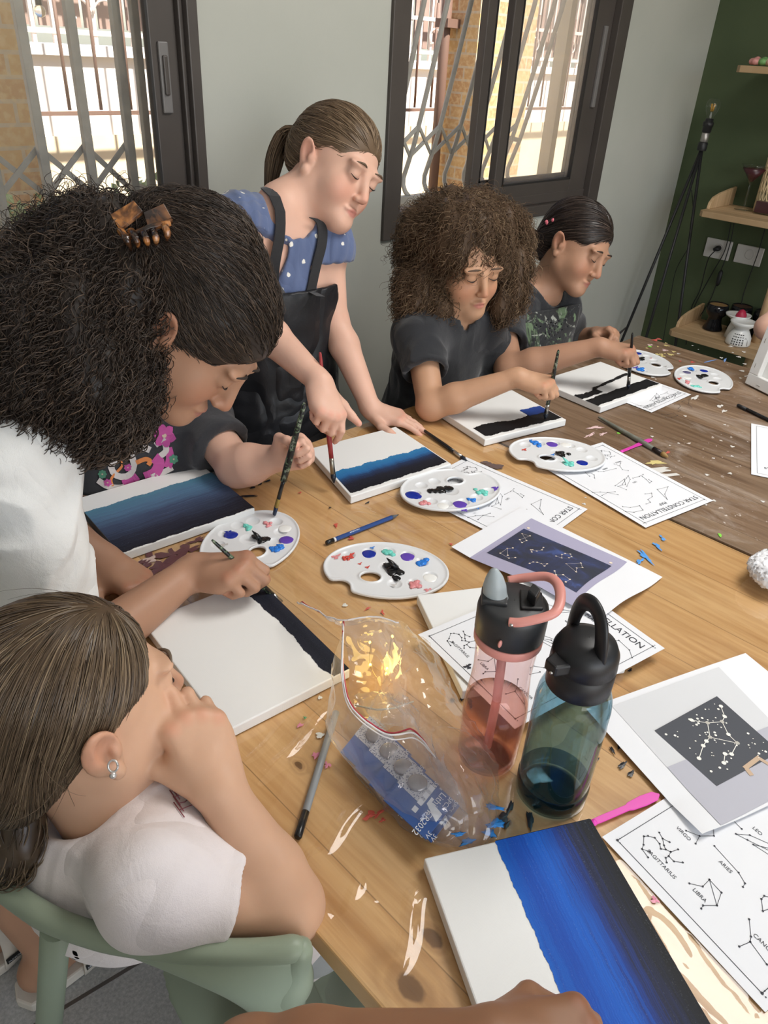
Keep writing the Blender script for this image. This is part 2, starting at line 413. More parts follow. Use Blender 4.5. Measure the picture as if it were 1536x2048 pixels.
f.box((W1[1] - .028, YW - e, WS), (W1[1], YW + .1, WT)); f.box((W1[0], YW - e, WS), (W1[0] + .06, YW + .1, WT))
f.box((W1[0] + .06, YW - e, WS), (W1[1] - .028, YW + .1, WS + .06)); f.box((W1[0] + .06, YW - e, WT - .06), (W1[1] - .028, YW + .1, WT))
f.box((W1[1] - .040, YW + .004, WS + .06), (W1[1] - .028, YW + .1, WT - .06))
f.build('window_frame', M_frame, w1, bevel=.003)
sc = sash(w1, .30, W1[1] - .040, YW + .02, WS + .06, WT - .06, .068, .07, M_glass)
sd = sash(w1, W1[0] + .06, .37, YW + .062, WS + .06, WT - .06, .068, .07, M_glass)
h = MB().box((1.012, YW + .012, 1.335), (1.037, YW + .021, 1.478)).build('latch', M_handle, sc, bevel=.003)
MB().box((1.018, YW + .006, 1.372), (1.030, YW + .013, 1.452)).build('latch_tongue', M_frame, sc, bevel=.003)
# folding security gates outside the windows
def lattice(mb, x0, x1, zm, hh, yf, w=.012, th=.005):
    mb.bar((x0, yf, zm - hh), (x1, yf, zm + hh), th, w, up=(0, 0, 1)); mb.bar((x0, yf + .006, zm + hh), (x1, yf + .006, zm - hh), th, w, up=(0, 0, 1))
g1 = empty('security_gate', (.2, 1.90, WS), 'grey folding security gate of straight bars behind the left window', 'security gate')
xs = [-.52, -.40, -.28, -.16, -.04, .08, .20, .32, .432, .541, .655, .767, .878, .985]
for x in xs: MB().box((x - .0105, 1.887, WS), (x + .0105, 1.905, WT)).build('bar', M_gate1, g1, bevel=.002)
MB().box((1.012 + .012, 1.887, WS), (1.012 + .030, 1.905, WT)).build('bar', M_gate1, g1, bevel=.002)
for a, b_ in zip(xs[:-1], xs[1:]):
    m_ = MB(); lattice(m_, a, b_, 1.205, .052, 1.912); m_.build('lattice', M_gate1, g1)
MB().bar((.985, 1.896, 1.165), (1.03, 1.896, 1.145), .012, .016).build('catch', mat('pale_weld', (.5, .45, .38), .6), g1)
g2 = empty('security_gate', (2.3, 1.98, WS), 'pale security gate with bars bulging at the foot behind the right window', 'security gate')
xs2 = [1.82, 1.93, 2.04, 2.147, 2.260, 2.374, 2.488, 2.60, 2.715, 2.77]
prof = [(1.032, 2.045), (1.045, 2.064), (1.065, 2.076), (1.09, 2.077), (1.13, 2.062), (1.20, 2.036), (1.28, 2.014), (1.45, 1.97), (1.64, 1.925), (1.75, 1.905), (2.15, 1.90)]
def yprof(z): return float(np.interp(z, [p[0] for p in prof], [p[1] for p in prof]))
for x in xs2: MB().tube([(x, y, z) for z, y in prof], .0085, 8).build('bar', M_gate, g2)
for a, b_ in zip(xs2[:-2], xs2[1:-1]):
    m_ = MB(); m_.bar((a, yprof(1.16), 1.165), (b_, yprof(1.27), 1.265), .005, .013); m_.bar((a, yprof(1.27), 1.265), (b_, yprof(1.16), 1.165), .005, .013); m_.build('lattice', M_gate, g2)
MB().bar((2.60, yprof(1.21), 1.225), (2.77, yprof(1.2), 1.20), .012, .016).build('catch', M_gate, g2)
MB().box((1.74, 2.03, WS + .02), (2.95, 2.06, 1.034)).build('bottom_rail', M_gate, g2)
MB().box((2.90, 1.97, WS + .03), (2.935, 2.02, WT)).build('end_post', M_render, g2)
# ------------------------------------------------------------------ outside
M_white_wall = varied('white_outer_wall', (.80, .76, .72), (.86, .82, .78), 2, .9)
M_soil = varied('sandy_yard', (.5, .4, .28), (.6, .5, .35), 5, .95)
M_rail = mat('brown_iron', (.17, .10, .075), .6)
M_palefence = mat('pale_iron', (.62, .55, .5), .6)
M_brick = mat('yellow_face_brick', (.6, .42, .2), .85)
t = NT(M_brick); v = t.coord(kind='World'); sx = t.n('SeparateXYZ'); t.l(v, sx.inputs[0]); cb = t.n('CombineXYZ')
t.l(t.math('ADD', sx.outputs[0], sx.outputs[1]), cb.inputs[0]); t.l(sx.outputs[2], cb.inputs[1])
br = t.n('TexBrick'); t.l(cb.outputs[0], br.inputs['Vector']); br.inputs['Scale'].default_value = 1; br.inputs['Brick Width'].default_value = .15
br.inputs['Row Height'].default_value = .062; br.inputs['Mortar Size'].default_value = .006; br.inputs['Color1'].default_value = (.62, .40, .17, 1); br.inputs['Color2'].default_value = (.50, .27, .13, 1)
br.inputs['Mortar'].default_value = (.55, .45, .32, 1); br.inputs['Bias'].default_value = -.1
t.color(t.mix(t.ramp(t.noise(v, 45, 4), [(.45, 0.0), (.62, .55)]), br.outputs['Color'], (.72, .55, .3)))
t.bump(br.outputs['Fac'], -.6, .01)
struct(MB().box((-6, YO, -.1), (12, 9, 0)).build('ground', M_soil))
yb = 4.0
struct(MB().box((-5, yb, 0), (11, yb + .25, 1.045)).build('trim_1', M_render))
struct(MB().box((-5, yb + .02, 1.045), (11, yb + .25, 1.385)).build('trim_2', M_white_wall))
struct(MB().box((-5, yb - .015, 1.385), (11, yb + .27, 1.43)).build('trim_3', M_white_wall))
rl = empty('railing', (3, yb - .15, 1.15), 'thin brown rod railing in front of the white outer wall', 'railing')
MB().box((-4, yb - .16, 1.148), (10, yb - .135, 1.165)).build('rail', M_rail, rl)
m_ = MB()
for i in range(70): m_.tube([(-2 + .155 * i, yb - .15, 1.17), (-2 + .155 * i, yb - .15, 1.75)], .008, 6)
tag(m_.build('rods', M_rail, rl), kind='stuff')
fe = empty('fence', (3, yb + .12, 1.43), 'wrought iron fence with brown slats on top of the outer wall', 'fence')
m_ = MB()
for i in range(150): m_.box((-2.5 + .075 * i, yb + .16, 1.50), (-2.5 + .075 * i + .055, yb + .175, 2.3))
tag(m_.build('slats', varied('brown_slat', (.26, .18, .15), (.36, .26, .22), 5, .8), fe), kind='stuff')
m_ = MB()
for i in range(110): m_.box((-2 + .10 * i, yb + .08, 1.43), (-2 + .10 * i + .018, yb + .1, 2.3))
for z in (1.47, 1.66, 2.0): m_.box((-3, yb + .075, z), (10, yb + .1, z + .022))
tag(m_.build('ironwork', M_palefence, fe), kind='stuff')
m_ = MB()
for i in range(22):
    x = -1 + .5 * i
    for s_ in (1, -1):
        a = np.linspace(0, 4.6, 18); r = .075 * (1 - a / 6.5)
        m_.tube(np.stack([x + s_ * (.08 - r * np.cos(a)), np.full(18, yb + .07), 1.56 + r * np.sin(a)], 1), .006, 5)
tag(m_.build('scroll', M_palefence, fe), kind='stuff')
bc = MB().box((.62, 2.55, 0), (1.035, 2.9, 2.6)).build('brick_column', M_brick)
tag(bc, 'yellow brick column seen at the edge of the left window', 'brick column')
bc = MB().box((3.60, 3.0, 0), (4.10, 3.25, 2.6)).build('brick_column', M_brick)
tag(bc, 'yellow brick column seen through the right window', 'brick column')
dp = empty('downpipe', (3.52, 3.18, 0), 'brown downpipe with a bracket beside the right brick column', 'pipe')
MB().tube([(3.54, 3.18, .3), (3.54, 3.18, 2.5)], .028, 12).build('pipe', M_rail, dp); MB().box((3.50, 3.13, 1.60), (3.60, 3.22, 1.64)).build('bracket', M_rail, dp)
# ivy at the sill of the left window
M_leaf = varied('variegated_ivy', (.25, .36, .13), (.52, .62, .36), 40, .5)
def ivy(name, pts, n, seed, label):
    r = random.Random(seed); P = np.array(pts); root = empty(name, pts[0], label, 'plant', 'ivy at the left window'); MB().tube(P, .003, 6).build('stem', M_leaf, root)
    m = MB(); cum = np.linspace(0, 1, len(P))
    for i in range(n):
        s_ = r.random(); c = np.array([np.interp(s_, cum, P[:, k]) for k in range(3)]) + np.array([r.gauss(0, .022), r.gauss(0, .02), r.gauss(.012, .02)])
        a = nrm([r.gauss(0, 1), r.gauss(-.4, .6), r.gauss(.1, .7)]); nn = nrm(np.cross(a, [r.gauss(0, 1), -1, r.gauss(.5, .5)])); w = nrm(np.cross(a, nn)); L = r.uniform(.016, .03)
        m.add([c - a * L * .5, c + w * L * .45 + nn * .004, c + a * L * .2 + w * L * .3, c + a * L * .65, c + a * L * .2 - w * L * .3, c - w * L * .45 + nn * .004, c - nn * .002],
              [(0, 1, 6), (1, 2, 6), (2, 3, 6), (3, 4, 6), (4, 5, 6), (5, 0, 6)], True)
    tag(m.build('leaves', M_leaf, root), kind='stuff')
ivy('ivy_plant', [at(-60, 470, y=2.0), at(0, 450, y=2.0), at(60, 445, y=2.0), at(110, 430, y=2.02)], 130, 3, 'variegated ivy shoot left of the lattice at the left window')
ivy('ivy_plant', [at(190, 435, y=2.0), at(240, 412, y=2.0), at(285, 395, y=2.0), at(320, 400, y=2.02)], 120, 4, 'variegated ivy shoot behind the tortoiseshell hair clip')
ls = empty('string_light', at(85, -20, y=2.2), 'clear round bulb hanging outside the left window', 'light bulb')
c = at(80, 22, y=2.2)
MB().blob(c, .014).build('bulb', mat('clear_bulb', (1, 1, .95), .05, trans=.9), ls); MB().tube([c + V3((0, 0, .012)), c + V3((0, 0, .035))], .007, 10).build('socket', M_frame2, ls)
cc = at(215, 0, y=2.2); MB().tube([c + V3((-.3, 0, .05)), c + V3((0, 0, .035)), cc + V3((-.05, 0, .005)), cc + V3((.12, 0, .06))], .003, 6).build('wire', M_palefence, ls)
# ------------------------------------------------------------------ tables
def wood(name, c_dark, c_mid, c_light, plank, rough, knots=(), worn=False, seed=0.0, coat=0):
    m = mat(name, c_mid, rough, coat=coat); t = NT(m); v = t.coord(kind='World')
    s = t.n('SeparateXYZ'); t.l(v, s.inputs[0]); x, y = s.outputs[0], s.outputs[1]
    pid = t.math('FLOOR', t.math('DIVIDE', t.math('ADD', x, seed), plank))
    wn = t.n('TexWhiteNoise'); wn.noise_dimensions = '1D'; t.l(pid, wn.inputs['W'])
    cb = t.n('CombineXYZ'); t.l(t.math('MULTIPLY', x, 22.0), cb.inputs[0]); t.l(t.math('ADD', t.math('MULTIPLY', y, 1.6), t.math('MULTIPLY', wn.outputs[0], 9.0)), cb.inputs[1]); t.l(t.math('MULTIPLY', wn.outputs[0], 30.0), cb.inputs[2])
    g1_ = t.noise(cb.outputs[0], 1.0, 5, .55, .6); g2_ = t.noise(cb.outputs[0], 4.0, 3, .6, .2)
    col = t.ramp(g1_, [(.28, c_dark), (.47, c_mid), (.68, c_light)])
    col = t.mix(.35, col, t.ramp(g2_, [(.35, c_dark), (.6, c_light)]))
    col = t.mix(1.0, col, t.ramp(wn.outputs[0], [(0, (.80, .77, .72)), (1, (1.1, 1.08, 1.04))]), 'MULTIPLY')
    fr = t.math('FRACT', t.math('DIVIDE', t.math('ADD', x, seed), plank)); seam = t.math('LESS_THAN', fr, .012)
    col = t.mix(t.math('MULTIPLY', seam, .55), col, tuple(k * .35 for k in c_dark))
    for kx, ky, kr in knots:
        dx = t.math('SUBTRACT', x, kx); dy = t.math('MULTIPLY', t.math('SUBTRACT', y, ky), .62)
        dd = t.math('SQRT', t.math('ADD', t.math('MULTIPLY', dx, dx), t.math('MULTIPLY', dy, dy)))
        dd = t.math('ADD', dd, t.math('MULTIPLY', t.math('SUBTRACT', t.noise(v, 90, 2), .5), .006))
        k = t.ramp(t.math('DIVIDE', dd, kr), [(0, 1.0), (.75, .95), (1.0, 0.0)]); col = t.mix(k, col, (.055, .022, .010))
        rg = t.ramp(t.math('DIVIDE', dd, kr * 3.2), [(0, .45), (.4, .5), (.55, .15), (.7, .35), (1, 0.0)]); col = t.mix(rg, col, tuple(k_ * .75 for k_ in c_dark))
    if worn:
        wv = t.n('CombineXYZ'); t.l(t.math('MULTIPLY', x, 7.0), wv.inputs[0]); t.l(t.math('MULTIPLY', y, 2.6), wv.inputs[1])
        w = t.noise(wv.outputs[0], 1.0, 6, .7, 1.2); col = t.mix(t.ramp(w, [(.54, 0.0), (.75, .55)]), col, (.50, .43, .37))
        w2_ = t.noise(v, 55, 3, .6); w3_ = t.noise(v, 5, 2); col = t.mix(t.math('MULTIPLY', t.ramp(w2_, [(.66, 0.0), (.71, .9)]), t.ramp(w3_, [(.45, 0.0), (.6, 1.0)])), col, (.72, .66, .6))
    t.color(col); t.bump(g2_, .12, .002); return m
kn = [at(865, 1875, z=TZ), at(822, 1977, z=TZ), at(597, 1530, z=TZ), at(1010, 1640, z=TZ), at(970, 1340, z=TZ)]
M_pine = wood('varnished_pine', (.40, .205, .075), (.575, .34, .145), (.67, .44, .22), .118, .32, [(k[0], k[1], r) for k, r in zip(kn, (.008, .0115, .004, .006, .004))], seed=.02)
M_brown = wood('worn_brown_wood', (.105, .058, .030), (.18, .11, .066), (.27, .185, .12), .14, .5, worn=True, seed=.05)
M_black = mat('black_steel', (.015, .015, .016), .45)
def table(name, x0, x1, y0, y1, m, label):
    r = empty(name, ((x0 + x1) / 2, (y0 + y1) / 2, 0), label, 'table')
    MB().box((x0, y0, TZ - .035), (x1, y1, TZ)).build('tabletop', m, r, bevel=.003)
    MB().box((x0 + .08, y0 + .08, TZ - .10), (x1 - .08, y1 - .08, TZ - .036)).build('apron', m, r)
    for x in (x0 + .1, x1 - .16):
        for y in (y0 + .1, y1 - .16): MB().box((x, y, 0), (x + .06, y + .06, TZ - .036)).build('leg', M_black, r, bevel=.003)
    return r
TX0, TX1, TY0, TY1 = .268, 1.285, -.75, 1.158
tab1 = table('craft_table', TX0, TX1, TY0, TY1, M_pine, 'varnished pine craft table under clear plastic in the foreground')
tab2 = table('craft_table', 1.292, 2.28, -.75, 1.10, M_brown, 'worn brown wooden craft table further from the camera')
# ------------------------------------------------------------------ clear plastic cover with its wrinkles
M_film = thin_glass('clear_table_plastic', (1, 1, 1), dust_haze=.015, haze_col=(1, 1, 1), rough=.045, ior=1.5)
ZF = TZ + .0012
def film():
    xs_ = np.arange(TX0 - .004, TX1 + .02, .0035); ys_ = np.arange(-.45, TY1 + .006, .0035); X, Y = np.meshgrid(xs_, ys_, indexing='ij'); Z = np.full(X.shape, ZF)
    Z += .00025 * wav(np.stack([X, Y, X * 0], -1), 45, 5) + .0003 * wav(np.stack([X, Y, X * 0], -1), 16, 6)
    r = np.random.default_rng(4)
    def ridge(p, q, h=.003, w=.004, wig=.003):
        nonlocal Z
        a, b_ = at(*p, z=TZ)[:2], at(*q, z=TZ)[:2]; ab = b_ - a; L = np.linalg.norm(ab); t_ = ((X - a[0]) * ab[0] + (Y - a[1]) * ab[1]) / L ** 2
        nx = (-(X - a[0]) * ab[1] + (Y - a[1]) * ab[0]) / L + wig * np.sin(t_ * L * 60 + r.uniform(0, 6)); m = np.clip(t_ * (1 - t_) * 4, 0, 1) * ((t_ > 0) & (t_ < 1))
        Z = Z + h * m ** .5 * np.exp(-(nx / w) ** 2)
    ridge((740, 1590), (600, 1755), .004, .008); ridge((720, 1735), (685, 1850), .003, .007); ridge((755, 1795), (690, 1850), .0025, .005)
    ridge((838, 1770), (785, 1970), .0045, .009); ridge((845, 1760), (815, 1800), .003, .004)
    ridge((668, 1370), (480, 1530), .0025, .004); ridge((672, 1395), (520, 1570), .003, .005); ridge((660, 1420), (540, 1540), .002, .004)
    ridge((625, 1700), (600, 1755), .003, .004); ridge((660, 1820), (640, 1840), .004, .006)
    for i in range(16):
        x_, y_ = r.uniform(715, 830), r.uniform(985, 1065); ridge((x_ - r.uniform(15, 35), y_ - r.uniform(-4, 8)), (x_ + r.uniform(15, 35), y_ + r.uniform(4, 22)), r.uniform(.001, .0025), .004)
    for i in range(20):
        x_, y_ = r.uniform(600, 1000), r.uniform(1040, 1300); ridge((x_ - 40, y_ + r.uniform(-6, 6)), (x_ + 40, y_ + r.uniform(-10, 14)), .0012, .003)
    for i in range(14):
        x_, y_ = r.uniform(1000, 1100), r.uniform(890, 1000); ridge((x_ - 30, y_ - 12), (x_ + 30, y_ + 12), .0015, .003)
    for i in range(34):
        x_, y_ = r.uniform(1210, 1500), r.uniform(1740, 2040); ridge((x_ - 45, y_ - 50), (x_ + 45, y_ + 55), .0018, .005, .004)
    for i in range(10):
        x_, y_ = r.uniform(590, 900), r.uniform(1180, 1260); ridge((x_ - 25, y_ - 12), (x_ + 25, y_ + 8), .0012, .003)
    flat_ = (X > .5) & (Y < .27); Z = np.where(flat_, np.minimum(Z, ZF + .0009), Z)
    e = X < TX0; Z = np.where(e, Z - .004, Z); n, m = X.shape
    # film hangs over the near edge of the table
    drop = np.array([.006, .02, .04, .065]); XD = np.stack([TX0 - .006 - .006 * np.sin(ys_ * 23 + k) * (.3 + k * .4) - .004 * k for k in range(4)]); ZD = TZ - drop[:, None] - .006 * np.sin(ys_ * 31)[None] * np.arange(4)[:, None] / 3
    P = np.concatenate([np.stack([XD[::-1], np.tile(ys_, (4, 1)), ZD[::-1]], -1), np.stack([X, Y, Z], -1)]); n += 4
    i, j = np.meshgrid(np.arange(n - 1), np.arange(m - 1), indexing='ij'); a = (i * m + j).ravel(); q = np.stack([a, a + m, a + m + 1, a + 1], 1)
    return solid_obj('plastic_table_cover', P.reshape(-1, 3), q, M_film)
cover = tag(film(), 'clear wrinkled plastic sheet covering the pine craft table', 'plastic cover'); ORG[cover] = np.zeros(3)
# dried paint on the cover and on the brown table
PAINT = {}
def paint(c, rough=.35):
    k = tuple(c)
    if k not in PAINT:
        PAINT[k] = mat('acrylic_paint', c, rough, spec=.6)
    return PAINT[k]
def splat(mb, u, v, ru, rv=None, ang=0, z=ZF + .0012, n=18, rag=.35, seed=None):
    r = random.Random(seed if seed is not None else int(u * 7 + v * 13)); c = at(u, v, z=z); rv = rv or ru; ca, sa = math.cos(ang), math.sin(ang); ph = [r.uniform(0, 6.28) for _ in range(3)]
    pts = [c + V3((0, 0, .0005))]
    for i in range(n):
        a = 2 * math.pi * i / n; k = 1 + rag * (.5 * math.sin(3 * a + ph[0]) + .35 * math.sin(5 * a + ph[1]) + .3 * math.sin(8 * a + ph[2]) + r.uniform(-.25, .25)); x, y = ru * k * math.cos(a), rv * k * math.sin(a)
        pts.append(c + V3((ca * x - sa * y, sa * x + ca * y, 0)))
    mb.add(pts, [(0, i + 1, (i + 1) % n + 1) for i in range(n)])
def stains(name, parent, col, spots, **kw):
    for s_ in spots: m = MB(); splat(m, *s_, **kw); m.build(name, paint(col), parent)
stains('paint_stain', cover, (.012, .016, .024), [(470, 970, .018, .005, -.5), (495, 992, .02, .004, -.6), (520, 965, .012, .004, .8), (535, 962, .008, .003), (505, 975, .006, .004), (480, 995, .005)])
stains('paint_stain', cover, (.006, .006, .009), [(1005, 1635, .008, .006), (1012, 1650, .006, .003), (1060, 1640, .012, .004, .7), (1070, 1605, .006, .003), (1245, 1530, .008, .003), (1225, 1500, .006, .002, 1), (1238, 1488, .01, .002, .5), (1260, 1340, .005, .002), (940, 1405, .01, .003, .9), (925, 1395, .008, .002, .4), (905, 1400, .003), (1262, 1547, .006, .003), (1020, 1615, .01, .003, .3), (1195, 1518, .003, .002), (1200, 1330, .006, .002), (660, 1015, .003, .002), (735, 1005, .006, .002)])
stains('paint_stain', cover, (.10, .03, .035), [(345, 1110, .024, .018), (320, 1135, .022, .012), (375, 1100, .018, .012), (350, 1160, .02, .013), (385, 1145, .015, .012), (300, 1100, .02, .01, .4), (330, 1085, .02, .006, .3), (395, 1080, .014, .006), (290, 1130, .012, .006), (360, 1180, .012, .008), (270, 1130, .02, .008)], rag=.75, n=26)
stains('paint_stain', cover, (.55, .42, .38), [(395, 1125, .016, .008), (300, 1118, .016, .008), (240, 1130, .025, .012), (265, 1150, .02, .01), (370, 1128, .01, .008), (320, 1160, .014, .008)], rag=.6, z=ZF + .0006)
stains('paint_stain', cover, (.10, .33, .14), [(292, 1165, .01, .006), (312, 1172, .008, .006), (275, 1148, .008, .004), (300, 1180, .006, .004), (610, 1435, .002), (640, 1520, .002)], rag=.7)
stains('paint_stain', cover, (.60, .10, .07), [(672, 1050, .007, .003, .9), (702, 1076, .006, .004, .5), (460, 953, .005, .004), (485, 958, .007, .003), (735, 1217, .006, .002), (765, 1224, .006, .002, 1), (740, 1630, .008, .004), (765, 1640, .004, .002), (600, 985, .004, .002), (902, 1088, .003), (1100, 1095, .002), (760, 1625, .01, .002)], rag=.6)
stains('paint_stain', cover, (.7, .25, .35), [(632, 1510, .005, .004), (600, 1450, .004, .003), (655, 1530, .004), (1310, 1800, .004)], rag=.6)
stains('paint_stain', cover, (.10, .35, .8), [(1290, 1112, .02, .005, 1.1), (1315, 1092, .012, .004, 1.0), (1325, 1076, .010, .003, .9), (1280, 1122, .010, .004)], rag=.7)
stains('paint_stain', cover, (.72, .72, .66), [(640, 1470, .005), (690, 1210, .004), (1005, 1290, .004), (640, 1395, .003), (575, 1275, .004), (690, 945, .003), (560, 905, .003)], rag=.4)
stains('paint_stain', cover, (.13, .09, .085), [(990, 932, .02, .011, -.9), (972, 925, .012, .006, -.9)], rag=.3)
tb = tab2.children[0]
r_ = random.Random(5)
stains('paint_stain', tb, (.72, .70, .66), [(r_.uniform(1230, 1500), r_.uniform(690, 760), r_.uniform(.002, .007)) for _ in range(30)] + [(r_.uniform(1150, 1530), r_.uniform(830, 1010), r_.uniform(.002, .005)) for _ in range(28)] + [(1440, 812, .012, .006), (1448, 822, .01, .005), (1390, 795, .02, .006), (1280, 955, .008), (1310, 940, .04, .01, -.6), (1330, 950, .03, .008, -.6)], z=TZ + .0008, rag=.5)
stains('paint_stain', tb, (.72, .60, .25), [(r_.uniform(1285, 1350), r_.uniform(685, 720), r_.uniform(.003, .009)) for _ in range(12)] + [(1310, 925, .02, .008, -.5)], z=TZ + .001, rag=.6)
stains('paint_stain', tb, (.62, .12, .10), [(1310, 680, .012, .008), (1318, 678, .008), (1385, 724, .008, .006), (1360, 722, .004), (1335, 905, .01, .003)], z=TZ + .0012, rag=.5)
stains('paint_stain', tb, (.2, .35, .7), [(1420, 722, .03, .003, -.2), (1450, 720, .02, .003, .3), (1185, 800, .01, .003)], z=TZ + .0012)
stains('paint_stain', tb, (.25, .7, .08), [(1440, 1070, .007, .003, .6), (1237, 866, .004), (1300, 693, .006)], z=TZ + .0014)
stains('paint_stain', tb, (.78, .55, .55), [(1300, 690, .01, .006), (1190, 855, .02, .006, -.5), (1180, 870, .02, .004), (1330, 700, .008), (1205, 868, .012, .004)], z=TZ + .001, rag=.7)
# ------------------------------------------------------------------ stretched canvases
M_canvas = mat('primed_cotton_canvas', (.80, .80, .785), .75)
t = NT(M_canvas); v = t.coord(kind='World'); wv1 = t.n('TexWave'); wv1.inputs['Scale'].default_value = 320; t.l(v, wv1.inputs['Vector']); wv2 = t.n('TexWave'); wv2.bands_direction = 'Y'; wv2.inputs['Scale'].default_value = 320; t.l(v, wv2.inputs['Vector'])
t.bump(t.math('ADD', wv1.outputs['Fac'], wv2.outputs['Fac']), .12, .001)
def painted(name, stops, streak=.25, rough=.55, stretch=(5.0, 90.0)):
    """paint laid on in strokes: colours follow the stored coordinate across the stroke"""
    m = mat(name, stops[0][1], rough, spec=.3); t = NT(m); s_, u_ = t.attr('across'), t.attr('along')
    cb = t.n('CombineXYZ'); t.l(t.math('MULTIPLY', u_, stretch[0]), cb.inputs[0]); t.l(t.math('MULTIPLY', s_, stretch[1]), cb.inputs[1])
    n1 = t.noise(cb.outputs[0], 1, 5, .65, .4); n2 = t.noise(cb.outputs[0], .35, 3)
    f = t.math('ADD', s_, t.math('MULTIPLY', t.math('SUBTRACT', n1, .5), streak)); f = t.math('ADD', f, t.math('MULTIPLY', t.math('SUBTRACT', n2, .5), streak * .8))
    col = t.ramp(f, stops); w = t.noise(t.coord(kind='World'), 700, 2, .7)
    col = t.mix(t.math('MULTIPLY', t.ramp(w, [(.56, 0.0), (.72, .22)]), t.ramp(n1, [(.5, 0.0), (.66, 1.0)])), col, (.42, .52, .62))
    t.color(col); t.bump(t.math('ADD', n1, t.math('MULTIPLY', w, .5)), .25, .0015); return m
class Quad:
    """flat four-cornered patch a-b-c-d; P(s, t): s from a to b, t from a to d"""
    def __init__(s, a, b, c, d): s.c = [V3(k) for k in (a, b, c, d)]
    def P(s, u, v, h=0.0):
        a, b, c, d = s.c; u = np.asarray(u, float)[..., None]; v = np.asarray(v, float)[..., None]
        return a * (1 - u) * (1 - v) + b * u * (1 - v) + c * u * v + d * (1 - u) * v + np.array([0, 0, 1.0]) * h
def rect3(a, b, length, side):
    a, b = V3(a), V3(b); n = nrm(np.cross((0, 0, 1.0), b - a)) * side; return Quad(a, b, b + n * length, a + n * length)
ZC = TZ + .0185
def pc(u, v, z=ZC): return at(u, v, z=z)
def canvas(q, label, thick=.0165, group='stretched canvases on the tables'):
    a, b, c, d = q.c; cen = (a + b + c + d) / 4; root = empty('artist_canvas', (cen[0], cen[1], TZ), label, 'canvas', group)
    pts = [a, b, c, d]
    if np.cross(b - a, d - a)[2] < 0: pts = pts[::-1]
    MB().prism(pts, -thick, 0).build('canvas_body', M_canvas, root, bevel=.0018); return root
def brushed(root, q, f0, f1, m, name='painted_area', n=160, k=14, h=.0004, swap=False, u0=0.0, u1=1.0, hump=0.0):
    """painted strip between t=f0(u) and t=f1(u); swap: strip runs along t instead of s"""
    u = np.linspace(u0, u1, n); A = np.array([f0(x) for x in u]); B = np.array([f1(x) for x in u]); s_ = np.linspace(0, 1, k); T = A[:, None] + (B - A)[:, None] * s_; U = np.tile(u[:, None], (1, k))
    P = (q.P(T, U, h) if swap else q.P(U, T, h)).reshape(-1, 3); P[:, 2] += hump * np.tile(np.sin(s_ * math.pi) ** .5, n)
    i, j = np.meshgrid(np.arange(n - 1), np.arange(k - 1), indexing='ij'); a = (i * k + j).ravel(); f = np.stack([a, a + k, a + k + 1, a + 1], 1)
    p = P[f[0]]
    if np.cross(p[1] - p[0], p[3] - p[0])[2] < 0: f = f[:, ::-1]
    return solid_obj(name, P, f, m, root, {'across': np.tile(s_, n), 'along': U.ravel()})
NV = (.006, .008, .015); BK = (.005, .005, .006)
# big blue one in the foreground
q1 = rect3(pc(848, 1716), pc(1180, 1638), .285, -1)
r1 = canvas(q1, 'large canvas in the foreground painted bright blue fading to black')
M_p1 = painted('blue_to_black_paint', [(0, (.004, .10, .48)), (.18, (.003, .06, .38)), (.42, (.005, .105, .52)), (.6, (.008, .04, .24)), (.75, (.012, .018, .06)), (.9, (.006, .008, .014)), (1, (.004, .005, .008))], .42, stretch=(3.0, 60.0))
brushed(r1, q1, lambda v: .41 - .02 * v + .006 * frac_noise(v * 9, 3), lambda v: 1.002, M_p1, swap=True, n=260)
e1 = MB(); P0 = q1.P(np.array([.42, 1.0]), np.array([0.0, 0.0])); e1.quad(P0[0] + (0, .0008, 0), P0[1] + (0, .0008, 0), P0[1] + (0, .0008, -.013), P0[0] + (0, .0008, -.012)); e1.build('painted_edge', mat('navy_edge_paint', (.01, .02, .06), .5), r1)
# white one with a navy band beside the bag
q0 = rect3(pc(452, 1463), pc(700, 1338), .255, 1)
r0 = canvas(q0, 'white canvas with a dark navy band under the curly haired person\'s hand')
M_nv = painted('navy_black_paint', [(0, (.014, .016, .028)), (.5, (.008, .010, .018)), (1, (.016, .019, .032))], .5)
brushed(r0, q0, lambda v: np.interp(v, [0, .12, .5, 1], [.86, .83, .86, .82]) + .010 * frac_noise(v * 4, 9), lambda v: .998, M_nv, swap=True, n=200, u0=.004)
q2 = Quad(pc(701.7, 993.4), pc(903, 927.5), pc(791.4, 853), pc(617, 897.5))
r2 = canvas(q2, 'canvas half painted blue and black under the red brush')
M_p2 = painted('ocean_blue_paint', [(0, (.004, .005, .009)), (.35, (.008, .010, .022)), (.55, (.012, .03, .09)), (.75, (.02, .14, .36)), (1, (.03, .20, .42))], .28)
brushed(r2, q2, lambda u: .05 + .012 * frac_noise(u * 5, 2), lambda u: .46 - .03 * u + .02 * frac_noise(u * 3, 5), M_p2, u0=.02, u1=.985)
q3 = rect3(pc(241.9, 1108), pc(509.4, 1016), .213, 1)
r3 = canvas(q3, 'canvas painted slate blue to black in front of the flowery tee')
M_p3 = painted('slate_blue_paint', [(0, (.008, .009, .016)), (.25, (.018, .022, .042)), (.55, (.05, .075, .14)), (.8, (.085, .17, .28)), (1, (.08, .21, .30))], .42, stretch=(3.0, 60.0))
brushed(r3, q3, lambda u: .01 + .01 * frac_noise(u * 4, 21), lambda u: .74 + .02 * u + .012 * frac_noise(u * 3, 22), M_p3, u0=.0, u1=1.0)
P0 = q3.P(np.array([0.0, 0.0]), np.array([0.0, .8])); nn = nrm(q3.c[0] - q3.c[1]) * .0009
